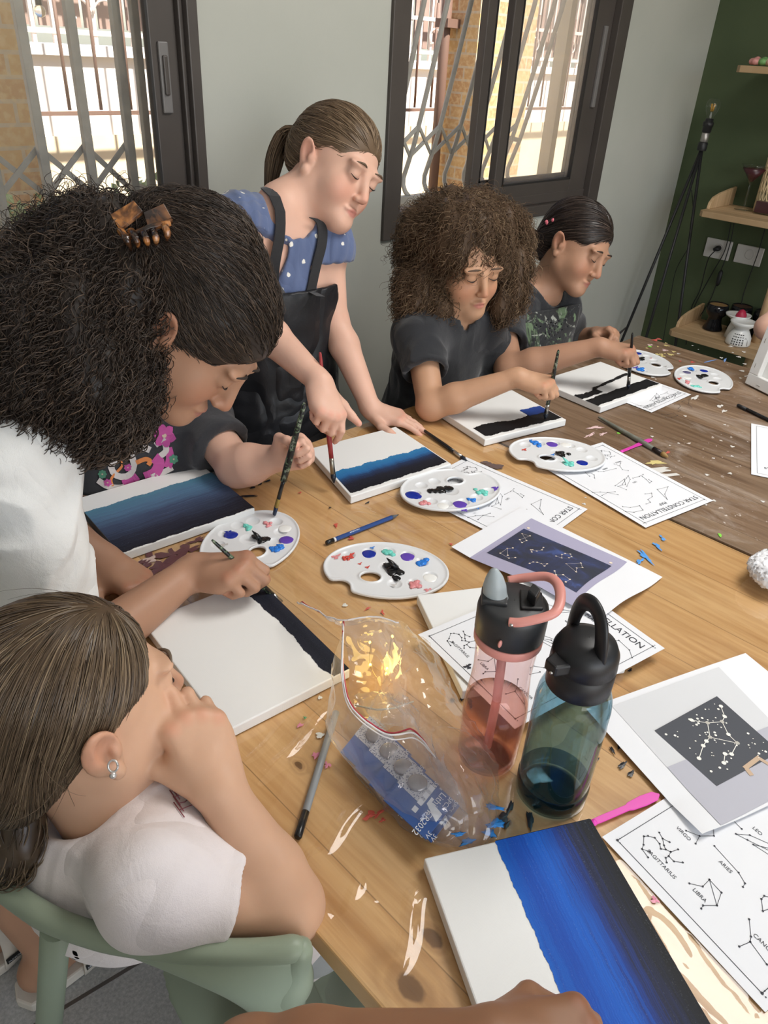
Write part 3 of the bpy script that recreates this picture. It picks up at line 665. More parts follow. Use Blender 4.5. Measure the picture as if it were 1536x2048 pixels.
MB().quad(P0[0] + nn, P0[1] + nn, P0[1] + nn - (0, 0, .015), P0[0] + nn - (0, 0, .015)).build('painted_edge', mat('black_edge_paint', (.012, .015, .022), .5), r3)
q4 = rect3(pc(970, 879.5), pc(1132.7, 839), .20, 1)
r4 = canvas(q4, 'white canvas with a wavy black stripe under the frizzy haired child\'s hand')
M_bk = painted('black_paint', [(0, BK), (.5, (.009, .009, .011)), (1, BK)], .3)
brushed(r4, q4, lambda u: .06 + .015 * frac_noise(u * 4, 31), lambda u: .30 + .03 * math.sin(u * 9) + .02 * frac_noise(u * 2, 32), M_bk, u0=.05, u1=.985)
brushed(r4, q4, lambda u: .27 + .01 * frac_noise(u * 8, 33), lambda u: .45 + .01 * frac_noise(u * 8, 34), painted('deep_blue_paint', [(0, (.01, .03, .14)), (1, (.015, .06, .30))], .3), u0=.72, u1=.98, h=.0008)
q5 = rect3(pc(1202, 814.4), pc(1325.6, 769.4), .205, 1)
r5 = canvas(q5, 'white canvas with a black stripe under the dark haired child\'s hand')
brushed(r5, q5, lambda u: .05 + .012 * frac_noise(u * 4, 41), lambda u: .24 + .015 * frac_noise(u * 3, 42), M_bk, u0=.0, u1=.99)
brushed(r5, q5, lambda u: .28 + .01 * frac_noise(u * 6, 43), lambda u: .40 + .03 * frac_noise(u * 3, 44), M_bk, u0=.0, u1=.32, h=.0006)
brushed(r5, q5, lambda u: .36 + .12 * u + .01 * frac_noise(u * 6, 45), lambda u: .40 + .14 * u + .01 * frac_noise(u * 3, 46), M_bk, u0=.3, u1=.95, h=.0006)
q6 = rect3(pc(834, 1190), pc(925, 1382), .25, 1)
canvas(q6, 'blank white canvas lying under the printed sheets behind the pink bottle')
# ------------------------------------------------------------------ printed sheets
M_paper = mat('white_copy_paper', (.80, .81, .84), .8)
M_ink = mat('black_printer_ink', (.035, .035, .045), .7)
_txt = {}
def text_mesh(s_):
    if s_ not in _txt:
        c = bpy.data.curves.new('lettering', 'FONT'); c.body = s_; c.size = 1; c.align_x = 'CENTER'; c.resolution_u = 3
        o = bpy.data.objects.new('lettering', c); COL.objects.link(o); dg = bpy.context.evaluated_depsgraph_get(); me = o.evaluated_get(dg).to_mesh()
        V = np.array([v.co[:2] for v in me.vertices]).reshape(-1, 2); F = [tuple(p.vertices) for p in me.polygons]; o.evaluated_get(dg).to_mesh_clear()
        bpy.data.objects.remove(o); bpy.data.curves.remove(c); _txt[s_] = (V, F)
    return _txt[s_]
class Sheet:
    def __init__(s, bl, right, up, w=.21, h=.297, z=0, curl=None, label='', group='printed sheets on the tables', name='printed_sheet'):
        s.o = V3(bl); s.o[2] = z; s.r = nrm(V3(right) * (1, 1, 0)); s.u = nrm(np.cross((0, 0, 1.0), s.r)); s.u = s.u if s.u @ V3(up) > 0 else -s.u
        s.w, s.h, s.curl = w, h, curl or (lambda a, b: 0 * a); cen = s.P(w / 2, h / 2)
        s.root = empty(name, (cen[0], cen[1], z), label, 'paper', group); n, m = 43, 57
        A, B = np.meshgrid(np.linspace(0, w, n), np.linspace(0, h, m), indexing='ij'); P = s.P(A, B).reshape(-1, 3)
        i, j = np.meshgrid(np.arange(n - 1), np.arange(m - 1), indexing='ij'); a = (i * m + j).ravel(); f = np.stack([a, a + m, a + m + 1, a + 1], 1)
        if np.cross(s.r, s.u)[2] < 0: f = f[:, ::-1]
        nv = len(P); P2 = P - (0, 0, .00025); ff = np.concatenate([f, f[:, ::-1] + nv]); solid_obj('sheet', np.concatenate([P, P2]), ff, M_paper, s.root)
    def P(s, a, b, h=0.0):
        a = np.asarray(a, float); b = np.asarray(b, float); return s.o + a[..., None] * s.r + b[..., None] * s.u + (s.curl(a, b) + h)[..., None] * np.array([0, 0, 1.0])
    def uv(s, u, v):
        p = at(u, v, z=s.o[2]) - s.o; return np.array([p @ s.r, p @ s.u])
    def poly(s, mb, pts, h=.0003):
        pts = np.array(pts, float); n = 48; k = len(pts)
        if k == 4:
            U, V = np.meshgrid(np.linspace(0, 1, n), np.linspace(0, 1, n), indexing='ij'); U = U[..., None]; V = V[..., None]
            q = (pts[0] * (1 - U) * (1 - V) + pts[1] * U * (1 - V) + pts[2] * U * V + pts[3] * (1 - U) * V).reshape(-1, 2)
            f = [(i * n + j, (i + 1) * n + j, (i + 1) * n + j + 1, i * n + j + 1) for i in range(n - 1) for j in range(n - 1)]
            mb.add(s.P(q[:, 0], q[:, 1], h), f)
        else: mb.add(s.P(pts[:, 0], pts[:, 1], h), [tuple(range(k))])
    def line(s, mb, pts, w=.0006, h=.0004):
        pts = [V3(p) for p in pts]
        for p, q in zip(pts[:-1], pts[1:]):
            L = np.linalg.norm(q - p)
            if L < 1e-6: continue
            d = (q - p) / L; nn = np.array([-d[1], d[0]]) * w / 2; k = max(1, int(L / .012))
            for i in range(k):
                a, b = p + d * L * i / k, p + d * L * (i + 1) / k; c = np.array([a - nn, b - nn, b + nn, a + nn]); mb.add(s.P(c[:, 0], c[:, 1], h), [(0, 1, 2, 3)])
    def dot(s, mb, p, r=.0012, h=.0005, n=8):
        a = np.linspace(0, 2 * math.pi, n, endpoint=False); mb.add(s.P(p[0] + r * np.cos(a), p[1] + r * np.sin(a), h), [tuple(range(n))])
    def text(s, mb, txt, c, size, rot=0, h=.0004, stretch=1.0):
        V, F = text_mesh(txt)
        if not len(V): return
        ca, sa = math.cos(rot), math.sin(rot); x = V[:, 0] * size * stretch; y = V[:, 1] * size; mb.add(s.P(c[0] + ca * x - sa * y, c[1] + sa * x + ca * y, h), F)
E = [([(340, 1050), (362, 1048), (398, 1058), (424, 1090), (430, 1117), (456, 1120), (483, 1133), (472, 1156), (500, 1184), (547, 1190)], [(340, 1050), (338, 1095), (330, 1118), (372, 1132)], [(330, 1118), (362, 1163)], [(422, 1030), (440, 1062), (447, 1098), (456, 1120)], [(440, 1062), (477, 1081)], [(483, 1133), (522, 1120)], [(472, 1156), (456, 1165), (461, 1190)]),
     ([(716, 1101), (845, 1243), (879, 1300), (868, 1320)],),
     ([(582, 1302), (653, 1318), (689, 1281), (753, 1350), (729, 1419), (655, 1419), (645, 1436)], [(689, 1281), (729, 1419)]),
     ([(1080, 1120), (905, 1042), (831, 1036), (893, 1068), (1060, 1150)],),
     ([(901, 1492), (911, 1584), (907, 1612), (848, 1637)], [(907, 1612), (996, 1732)]),
     ([(1060, 1385), (982, 1367), (966, 1384), (974, 1448), (1040, 1425)],)]
EL = [('SAGITTARIUS', (433, 1198)), ('VIRGO', (551, 1035)), ('ARIES', (775, 1212)), ('LIBRA', (637, 1365)), ('LEO', (946, 1020)), ('CANCER', (985, 1630))]
BL_ = [([(945, 905), (1003, 890), (985, 930), (998, 958), (945, 905)],), ([(880, 930), (915, 925), (918, 945), (895, 960), (908, 975), (885, 985)],), ([(760, 1000), (800, 1005), (850, 995), (868, 1018), (820, 1030), (775, 1027)],), ([(600, 925), (640, 922), (680, 925), (720, 920)], [(650, 940), (680, 925), (735, 937)]),
       ([(720, 888), (770, 850), (775, 880), (735, 890), (780, 908)],), ([(815, 845), (850, 835), (870, 825)], [(865, 835), (885, 850), (905, 870), (915, 862), (900, 852)]), ([(715, 770), (745, 780), (750, 765)], [(745, 780), (760, 800), (790, 805)])]
def pxE(p): return 1160 + p[0] * .375, 1280 + p[1] * .375
def pxB(p): return 960 + p[0] * .375, 640 + p[1] * .375
MAPL, MAPT = [], []
def star_map(s, h=.0004):
    mb = MB(); m_ = .012
    s.line(mb, [(m_, m_), (s.w - m_, m_), (s.w - m_, s.h - m_), (m_, s.h - m_), (m_, m_)], .0007)
    for p in ((m_, m_), (s.w - m_, m_), (s.w - m_, s.h - m_), (m_, s.h - m_)):
        s.dot(mb, p, .0016); s.dot(mb, (p[0] + .004, p[1]), .0008); s.dot(mb, (p[0], p[1] + .004), .0008)
    for grp in MAPL:
        for l in grp:
            s.line(mb, l, .0006)
            for p in l: s.dot(mb, p, .0012)
    for txt, p in MAPT: s.text(mb, txt, p, .0065)
    s.text(mb, 'STAR CONSTELLATION', (s.w / 2, s.h - .032), .0165); s.text(mb, 'MAP', (s.w / 2, s.h - .047), .011)
    return mb.build('print', M_ink, s.root)
def wavy(a1, a2, k=.002, ph=0): return lambda a, b: k * (np.sin(a * a1 + ph) * np.cos(b * a2 + ph) * .5 + .5)
bE, cE = at(1203, 1677, z=TZ), at(1536, 2035, z=TZ); upE = at(1320, 1600, z=TZ) - bE
sE = Sheet(bE, cE - bE, upE, z=TZ + .0025, label='star map sheet lower right with the words SAGITTARIUS and LIBRA', curl=wavy(20, 15, .001))
for grp in E: MAPL.append([[sE.uv(*pxE(p)) for p in l] for l in grp])
for txt, p in EL: MAPT.append((txt, sE.uv(*pxE(p)) - (0, .002)))
tB, rB, dB = at(1419, 1006, z=TZ), at(1295, 1057, z=TZ), at(1196, 883, z=TZ)
sB = Sheet(tB + nrm(dB - tB) * .297, rB - tB, tB - dB, z=TZ + .0025, label='star map sheet on the brown table beside the palette with the teal peak', curl=wavy(18, 10, .002, 1))
for grp in BL_: MAPL.append([[sB.uv(*pxB(p)) for p in l] for l in grp])
star_map(sE); star_map(sB)
tC, bC = at(1184, 1026, z=TZ), at(932, 917, z=TZ)
sC = Sheet(bC, np.cross((0, 0, 1), bC - tC), tC - bC, z=TZ + .003, label='star map sheet half covered by the palette with a purple edge', curl=wavy(15, 12, .0015, 2)); 
star_map(sC)
oF = at(836, 1270, z=TZ + .02); 
sF = Sheet(oF, at(938, 1370, z=TZ + .02) - oF, at(1007, 1161, z=TZ + .02) - oF, z=TZ + .0205, label='star map sheet lying on the blank canvas behind the two bottles', curl=wavy(15, 12, .0015, 3)); star_map(sF)
mF = MB(); splat(mF, 936, 1333, .005, .004, z=TZ + .0225, rag=.8, n=26); mF.build('ink_smudge', M_ink, sF.root)
tG, rG = at(1376, 793, z=TZ), at(1283, 835, z=TZ)
sG = Sheet(tG + nrm(at(1330, 775, z=TZ) - tG) * .2, rG - tG, tG - at(1330, 775, z=TZ), h=.20, w=.2, z=TZ + .002, label='star map sheet tucked under the canvas of the dark haired child', curl=wavy(10, 10, .0006)); star_map(sG)
tH, bH = at(1502, 955, z=TZ), at(1502, 848, z=TZ)
sH = Sheet(bH + nrm(np.cross((0, 0, 1), bH - tH)) * -.21 * 0, tH - bH, np.cross((0, 0, 1), tH - bH), w=.297, h=.21, z=TZ + .002, label='printed sheet at the right edge of the photo on the brown table')
mH = MB(); sH.line(mH, [(.012, .198), (.012, .012), (.285, .012), (.285, .198)], .0007)
for l in MAPL[:5]:
    for k in l: sH.line(mH, [np.array([.285 - p[1] * .9, p[0] * .9 + .012]) for p in k], .0006)
sH.text(mH, 'STAR CONSTELLATION', (.255, .10), .014, math.pi / 2); mH.build('print', M_ink, sH.root)
# galaxy picture sheet
M_lav = mat('lavender_print', (.40, .38, .52), .7)
M_gal = mat('galaxy_print', (.03, .04, .09), .6); t = NT(M_gal); t.color(t.ramp(t.noise(t.coord(kind='World'), 22, 5, .6, .8), [(.4, (.030, .034, .055)), (.58, (.035, .045, .11)), (.72, (.06, .10, .30))]))
M_star = mat('pale_star_print', (.85, .72, .58), .6); M_starline = mat('pale_line_print', (.55, .5, .5), .6)
oA = at(1208, 1249, z=TZ); zA = TZ + .0055
sA = Sheet(at(1325, 1154, z=zA), at(1208, 1249, z=zA) - at(1325, 1154, z=zA), at(1051, 1022, z=zA) - at(1325, 1154, z=zA), z=zA, label='sheet printed with a dark galaxy panel of six star signs', curl=lambda a, b: .021 * np.clip((a - .02) / .14, 0, 1) ** 2 * (3 - 2 * np.clip((a - .02) / .14, 0, 1)) * np.clip((.25 - b) / .13, 0, 1) + .0006 * np.sin(b * 25))
def pxA(p): return 880 + p[0] * .29948, 920 + p[1] * .29948
def A_(p):
    # the sheet is slightly domed: read the point where it meets the paper
    q = sA.uv(*pxA(p))
    for _ in range(4):
        z = zA + float(sA.curl(np.array(q[0]), np.array(q[1]))); w_ = at(*pxA(p), z=z) - sA.o; q = np.array([w_ @ sA.r, w_ @ sA.u])
    return q
m = MB(); sA.poly(m, [A_(p) for p in ((610, 390), (1250, 682), (880, 972), (200, 652))], .0004); m.build('lavender_panel', M_lav, sA.root)
m = MB(); sA.poly(m, [A_(p) for p in ((560, 460), (1145, 710), (910, 887), (312, 622))], .0008); m.build('galaxy_panel', M_gal, sA.root)
GAL = [[(548, 496), (601, 510), (532, 536), (547, 555), (577, 541), (548, 496)], [(486, 591), (449, 594), (402, 626), (460, 659), (502, 655)], [(449, 594), (452, 640)], [(690, 588), (680, 604), (645, 612), (618, 604), (606, 604), (612, 618)], [(775, 646), (812, 658), (813, 635), (835, 628), (870, 632), (878, 650), (860, 657)], [(598, 694), (622, 685), (648, 687), (675, 695), (697, 712), (715, 697), (675, 695)], [(842, 697), (940, 692), (951, 722), (912, 725), (908, 751), (842, 697)], [(765, 745), (774, 770), (731, 768), (776, 788), (776, 772), (822, 770), (866, 801), (839, 818)]]
m = MB(); d_ = MB()
for l in GAL:
    l = [A_(p) for p in l]; sA.line(m, l, .0006, .0011)
    for p in l: sA.dot(d_, p, .0018, .0013)
for p in ((590, 458), (1140, 690)): sA.dot(d_, A_(p), .003, .0013)
m.build('star_lines', M_starline, sA.root); d_.build('stars', M_star, sA.root)
# picture of a canvas on an easel
zD = TZ + .007
aD, bD = at(1491, 1306, z=zD), at(1391, 1691, z=zD)
vD = nrm((at(1220, 1400, z=zD) - aD) * (1, 1, 0)); wD = np.cross((0, 0, 1.0), vD)
sD = Sheet(aD + wD * .21, vD, -wD, w=.297, h=.21, z=zD, label='sheet with a photo of a starry black canvas on a small easel', curl=lambda a, b: .001 * np.sin(a * 14) + .006 * np.clip((a - .22) / .07, 0, 1) ** 2 * np.clip((.05 - b) / .05, 0, 1))
def D_(p): return sD.uv(1160 + p[0] * .375, 1280 + p[1] * .375)
m = MB(); sD.poly(m, [D_(p) for p in ((740, 148), (170, 352), (748, 995), (1290, 715))], .0004); m.build('photo_wall', mat('pale_grey_print', (.66, .67, .69), .7), sD.root)
m = MB(); sD.poly(m, [D_(p) for p in ((465, 678), (748, 995), (1290, 715), (1003, 465))], .0007); m.build('photo_floor', mat('lavender_grey_print', (.47, .47, .53), .7), sD.root)
m = MB(); sD.poly(m, [D_(p) for p in ((728, 305), (397, 485), (728, 782), (1065, 603))], .0010); m.build('photo_canvas', mat('charcoal_print', (.055, .060, .075), .6), sD.root)
m = MB(); sD.line(m, [D_(p) for p in ((875, 690), (955, 630))], .006, .0013); sD.line(m, [D_(p) for p in ((885, 690), (915, 728))], .006, .0013); sD.line(m, [D_(p) for p in ((950, 635), (1010, 672))], .005, .0013); m.build('photo_easel', mat('tan_print', (.55, .40, .28), .7), sD.root)
STAR = [[(749, 360), (769, 415), (755, 442), (678, 448), (593, 433)], [(678, 448), (691, 524), (672, 545), (655, 569), (633, 636)], [(755, 442), (789, 510), (837, 556), (691, 524)], [(837, 556), (806, 615), (771, 613), (765, 661)]]
m = MB(); d_ = MB()
for l in STAR:
    l = [D_(p) for p in l]; sD.line(m, l, .0009, .0013)
    for p in l: sD.dot(d_, p, .0030, .0016)
rr = random.Random(8)
for i in range(60):
    a, b = rr.uniform(.06, .94), rr.uniform(.06, .94); p = np.array((728, 305)) * (1 - a) * (1 - b) + np.array((397, 485)) * a * (1 - b) + np.array((728, 782)) * a * b + np.array((1065, 603)) * (1 - a) * b; sD.dot(d_, D_(p), rr.choice((.0008, .0012, .0018)), .0015)
M_ws = mat('white_star_print', (.9, .87, .8), .6); m.build('star_lines', M_ws, sD.root); d_.build('stars', M_ws, sD.root)
# crumpled tissue at the right edge
S = Solid(); c = at(1545, 1140, z=TZ + .03)
for i in range(6): S.ell(c + V3((rr.uniform(-.03, .03), rr.uniform(-.03, .03), rr.uniform(-.01, .008))), (rr.uniform(.02, .035), rr.uniform(.02, .035), .018), rotz(rr.uniform(0, 3)), .015)
v, q = S.mesh(c - .085, c + .085, .003); v += (np.random.default_rng(1).normal(0, .0012, v.shape)); v[:, 2] = np.maximum(v[:, 2], TZ + .002)
tag(solid_obj('crumpled_tissue', v, q, M_paper), 'crumpled white tissue at the right edge of the photo on the pine table', 'tissue')
# ------------------------------------------------------------------ palettes with paint
M_pal = mat('white_palette_plastic', (.74, .75, .76), .28)
PALC = at(772, 1141, z=TZ); PX = nrm(at(884, 1168, z=TZ) - at(668, 1112, z=TZ)); PX = nrm((at(862, 1195, z=TZ) * 0 + V3((.133, -.149, 0)))); PY = np.cross((0, 0, 1.0), PX)
def ploc(u, v): w_ = at(u, v, z=TZ) - PALC; return np.array([w_ @ PX, w_ @ PY])
WELLS = [ploc(*p) for p in ((738, 1107), (777, 1106), (815, 1113), (842, 1127), (860, 1155), (828, 1169), (789, 1170), (697, 1113))]
HOLE, NOTCH = ploc(741, 1157), ploc(690, 1172)
def palette_mesh():
    S = Solid()
    def slab(P):
        x, y, z = P[..., 0], P[..., 1], P[..., 2]; k = np.sqrt((x / .106) ** 2 + (y / .079) ** 2) + 1e-9; d2 = (k - 1) * .085
        d2 = np.maximum(d2, -(np.sqrt(((x - HOLE[0]) / 1.0) ** 2 + ((y - HOLE[1]) / .8) ** 2) - .0165))
        nd = np.sqrt((x - NOTCH[0] * 1.12) ** 2 + (y - NOTCH[1] * 1.12) ** 2) - .017; h = np.clip(.5 - .5 * (d2 + nd) / .012, 0, 1); d2 = d2 + (-nd - d2) * h + .012 * h * (1 - h)
        rim = .0022 * np.exp(-((d2 + .002) / .0025) ** 2); dz = np.abs(z - .0035 - rim * .5) - .0013 - rim * .5
        return np.maximum(d2, dz)
    S.fn(slab)
    for w_ in WELLS: S.ell((w_[0], w_[1], .0028), (.0150, .0150, .0036), None, .0015); S.ell((w_[0], w_[1], .0064), (.0125, .0125, .0052), None, .0015, 'sub')
    S.ell((.004, .006, .0028), (.0200, .0200, .0036), None, .0015); S.ell((.004, .006, .0064), (.0175, .0175, .0052), None, .0015, 'sub')
    return S.mesh((-.112, -.086, -.002), (.112, .086, .010), .0011, smooth=2)
PALV, PALQ = palette_mesh(); PALV[:, 2] -= PALV[:, 2].min(); PAL0 = None
DB, TE, PU, LB, WH, PK, BKc, RD, GY = (.006, .025, .30), (.16, .62, .52), (.12, .055, .42), (.02, .20, .68), (.85, .85, .82), (.72, .27, .28), (.006, .006, .007), (.62, .07, .05), (.55, .52, .50)
def palette(cpx, holepx, blobs, label, lift=0.0, tilt=(0, 0), z=TZ):
    global PAL0
    c = at(*cpx, z=z + .004); hd = at(*holepx, z=z + .004) - c; ang = math.atan2(hd[1], hd[0]) - math.atan2(HOLE[1], HOLE[0]); root = empty('paint_palette', (c[0], c[1], z + .0015 + lift), label, 'palette', 'white oval paint palettes')
    R = rotz(ang); v = PALV @ R.T; v[:, 2] += v[:, 0] * tilt[0] + v[:, 1] * tilt[1]; o = solid_obj('palette_body', v + ORG[root], PALQ, M_pal, root)
    zt = z + .0015 + lift + .0052
    for i, (u, w_, col, size, kind) in enumerate(blobs):
        p = at(u, w_, z=zt + .0012); p[2] += (p[0] - c[0]) * tilt[0] + (p[1] - c[1]) * tilt[1]; m = MB(); r = random.Random(i + int(u))
        if kind == 'f': m.blob(p + V3((0, 0, -.0016)), (size * .0125, size * .0125, .0022), 20, 8, .02)
        elif kind == 's':
            n_ = 18; a0 = r.uniform(0, 3); pts = [p + V3((0, 0, .0003))]
            for k in range(n_):
                a = 2 * math.pi * k / n_; rr_ = size * .0125 * (1 + .5 * math.sin(3 * a + a0) + .3 * math.sin(7 * a)) * .8; pts.append(p + V3((rr_ * math.cos(a), rr_ * .6 * math.sin(a), 0)))
            m.add(pts, [(0, k + 1, (k + 1) % n_ + 1) for k in range(n_)])
        else:
            for k in range(7): m.blob(p + V3((r.gauss(0, size * .005), r.gauss(0, size * .005), -.001 + r.uniform(0, .0016))), (size * r.uniform(.004, .007), size * r.uniform(.004, .007), r.uniform(.0015, .003)), 10, 6, .12)
            if kind == 'p': m.tube([p, p + V3((-.002, .006, .006)) * size, p + V3((-.004, .012, .010)) * size], [.004 * size, .0025 * size, .0006], 8)
        m.build('paint_blob', paint(col, .25), root)
    return root
palette((772, 1141), (741, 1157), [(738, 1107, DB, 1.05, 'f'), (777, 1106, TE, 1, 'b'), (815, 1113, PU, 1.05, 'f'), (842, 1127, LB, 1.1, 'b'), (860, 1155, WH, 1, 'f'), (828, 1169, PK, 1, 'b'), (792, 1137, BKc, 1.5, 'p'), (700, 1112, RD, .9, 's'), (690, 1118, RD, .5, 'b'), (672, 1113, PK, .8, 's'), (720, 1127, RD, .35, 's'), (735, 1134, RD, .4, 's'), (855, 1180, PK, .6, 's'), (745, 1095, LB, .4, 's'), (788, 1170, GY, .5, 's')], 'white palette with red smears, nearest the plastic bag')
palette((502, 1085), (516, 1109), [(462, 1069, DB, 1.05, 'f'), (455, 1064, DB, .6, 's'), (494, 1054, TE, .9, 'b'), (536, 1048, PK, .7, 'b'), (570, 1056, WH, 1, 'f'), (573, 1079, PU, 1.05, 'f'), (520, 1079, BKc, 1.3, 'p'), (552, 1097, LB, .95, 'b'), (430, 1112, PK, .8, 's'), (448, 1090, GY, .6, 's')], 'white palette beside the slate blue canvas, painting hand over it')
palette((901, 984), (910, 967), [(825, 989, DB, 1.25, 'f'), (833, 992, DB, .9, 'f'), (851, 1007, PK, .85, 'b'), (886, 1011, WH, .95, 'f'), (881, 983, BKc, 1.5, 'b'), (920, 1008, PU, 1.15, 'f'), (930, 1020, PU, .7, 's'), (946, 1000, LB, .8, 'b'), (963, 984, TE, 1, 'b'), (992, 976, PU, .9, 's'), (956, 1017, LB, .3, 's')], 'white palette with a purple smear on its rim over a star map', lift=.004, z=TZ + .003)
palette((1113, 912), (1096, 920), [(1074, 886, LB, 1, 'b'), (1104, 888, PU, 1.1, 'f'), (1132, 889, WH, 1, 'f'), (1127, 908, BKc, 1.2, 'b'), (1136, 927, TE, 1.1, 'p'), (1165, 925, DB, 1.05, 'f'), (1106, 909, LB, .5, 's'), (1049, 899, RD, .6, 's'), (1062, 880, LB, .4, 's')], 'white palette with a teal paint peak at the table seam', lift=.003, z=TZ + .003)
palette((1287, 726), (1311, 732), [(1276, 706, DB, 1.0, 'f'), (1250, 706, TE, 1.1, 'b'), (1281, 717, BKc, 1.2, 'b'), (1280, 738, LB, 1.2, 'b'), (1272, 735, PU, 1, 's'), (1331, 733, GY, .5, 's'), (1302, 716, PK, .4, 's')], 'white palette behind the dark haired child\'s painting hand')
palette((1406, 759), (1428, 769), [(1383, 737, LB, .95, 'b'), (1408, 741, DB, 1.0, 'f'), (1374, 744, (.12, .11, .22), 1, 'f'), (1406, 752, BKc, 1.3, 'b'), (1374, 754, WH, 1.1, 'f'), (1374, 763, PK, .9, 'b'), (1358, 757, RD, .9, 's'), (1392, 772, TE, .9, 'b')], 'white palette standing furthest right on the brown table')
# ------------------------------------------------------------------ brushes, pencils, plastic knives
M_ferr = mat('brushed_nickel', (.55, .53, .50), .3, 1); M_blackp = mat('black_lacquer', (.012, .012, .013), .25)
M_splash = mat('paint_splashed_black', (.012, .014, .012), .3); t = NT(M_splash); t.color(t.ramp(t.noise(t.coord(kind='World', scale=(1, 1, 1)), 130, 3, .6), [(.50, (.012, .013, .013)), (.57, (.10, .16, .08)), (.63, (.3, .3, .26)), (.66, (.015, .015, .015))]))
M_redp = varied('worn_red_lacquer', (.26, .025, .028), (.36, .06, .06), 60, .35); M_greyp = mat('grey_lacquer', (.26, .27, .27), .35); M_bluep = mat('blue_lacquer', (.02, .06, .22), .35); M_brist = mat('tan_bristle', (.32, .20, .07), .6); M_wet = mat('wet_dark_bristle', (.012, .018, .03), .3)
def brush(tail, tip, r, label, hm=None, bm=None, fm=None, bl=.018, fl=.025, flat=1.0, name='paintbrush', tipm=None, btip=.3):
    tail, tip = V3(tail), V3(tip); d = nrm(tip - tail); L = np.linalg.norm(tip - tail); root = empty(name, tuple((tail + tip) / 2), label, 'paintbrush', 'paintbrushes'); f0 = tip - d * (bl + fl); f1 = tip - d * bl
    MB().tube([tail, tail + d * .004, tail + d * L * .3, tail + (f0 - tail) * .8, f0], [r * .35, r * .6, r * .9, r * 1.1, r * .95], 12).build('handle', hm or M_blackp, root)
    MB().tube([f0 - d * .001, f0 + d * .006, f1], [r * 1.02, r * 1.0, r * 1.1], 12, flat=flat).build('ferrule', fm or M_ferr, root)
    b = MB().tube([f1 - d * .001, f1 + d * bl * .4, tip], [r * 1.05, r * 1.15, r * btip], 12, flat=flat).build('bristles', bm or M_wet, root)
    if tipm: MB().tube([f1 + d * bl * .55, tip + d * .001], [r * 1.14, r * (btip + .08)], 12, flat=flat).build('paint_load', tipm, b)
    return root
# resting on the tables
brush(at(830, 848, z=TZ + .006), at(933, 921, z=TZ + .005), .0042, 'black brush lying on the pine table right of the ocean blue canvas')
brush(at(1197, 834, z=TZ + .006), at(1336, 914, z=TZ + .006), .0052, 'long grey green brush lying across a pink plastic knife', varied('dusty_green_lacquer', (.13, .14, .11), (.24, .24, .2), 40, .5), M_brist, mat('dark_ferrule', (.06, .05, .05), .4, 1))
brush(at(203, 1086, z=TZ + .007), at(243, 1113, z=TZ + .006), .006, 'dark brush tucked beside the painted edge of the slate blue canvas', M_blackp, M_wet, bl=.012, fl=.012)
brush(at(1345, 778, z=TZ + .005) + V3((.12, .02, 0)), at(1470, 776, z=TZ + .005), .004, 'worn brush lying beside the easel canvas on the brown table', M_blackp, M_brist) if False else None
def pencil(a, b_, r, label, body, end, tip=None, name='pencil', endlen=.03, band=None):
    a, b_ = V3(a), V3(b_); d = nrm(b_ - a); root = empty(name, tuple((a + b_) / 2), label, 'pencil')
    MB().tube([a + d * endlen, b_ - d * (.018 if tip else 0)], r, 6 if tip else 12, smooth=not tip).build('barrel', body, root)
    MB().tube([a, a + d * .002, a + d * endlen], [r * .75, r * 1.02, r * 1.02], 12).build('end_cap', end, root)
    if band: MB().tube([a + d * endlen, a + d * (endlen + .004)], r * 1.05, 12).build('band', band, root)
    if tip:
        MB().tube([b_ - d * .018, b_ - d * .005], [r, r * .35], 12).build('cone', tip, root); MB().tube([b_ - d * .005, b_], [r * .35, r * .08], 8).build('lead', M_black, root)
    return root
p_ = pencil(at(652, 1086, z=TZ + .0055), at(798, 1029, z=TZ + .0055), .0042, 'blue pencil with a black dipped end pointing at the ocean blue canvas', M_bluep, M_blackp, mat('grey_cone', (.10, .11, .12), .6), endlen=.016, band=mat('white_band', (.8, .8, .8), .4))
pa, pb = at(652, 1086, z=TZ + .0055), at(798, 1029, z=TZ + .0055); dd = nrm(pb - pa); m = MB(); side = nrm(np.cross(dd, (0, 0, 1.0)))
V, F = text_mesh('SKETCH'); m.add([pa + dd * (.062 + v_[0] * .006) + (V3((0, 0, 1)) * .9 + side * .45) * .0040 + (V3((0, 0, 1)) * .45 - side * .9) * (v_[1] - .3) * .003 for v_ in V], F)
m.build('lettering', mat('silver_foil', (.6, .65, .7), .4, .6), p_)
pencil(at(595, 1676, z=TZ + .006), at(672, 1425, z=TZ + .006), .0046, 'grey pencil with a black end lying beside the zip bag', M_greyp, M_blackp, endlen=.034)
pencil(at(1475, 810, z=TZ + .005), at(1575, 858, z=TZ + .005), .0045, 'black pen at the right edge of the photo below the easel canvas', M_blackp, M_black, name='pen', endlen=.03)
M_pink = mat('magenta_plastic', (.72, .06, .42), .3)
def knife(a, b_, label):
    a, b_ = V3(a), V3(b_); d = nrm(b_ - a); s_ = np.cross((0, 0, 1.0), d); L = np.linalg.norm(b_ - a); root = empty('plastic_knife', tuple((a + b_) / 2), label, 'plastic knife', 'magenta plastic knives')
    top = [(0, .004), (.012, .0045), (.05, .0042), (L * .55, .006), (L * .75, .0075), (L * .93, .0065), (L, .001)]; bot = [(x, -y * .85) for x, y in top[::-1]]
    MB().prism([a + d * x + s_ * y for x, y in top + bot], 0, .002).build('blade', M_pink, root, bevel=.0006); MB().lathe([(0, .0045), (.0025, .0042), (.004, .002), (.004, 0)], a, n=14).build('knob', M_pink, root)
knife(at(1187, 1646, z=TZ + .0045), at(1318, 1590, z=TZ + .0045), 'magenta plastic knife between the big blue canvas and the easel picture')
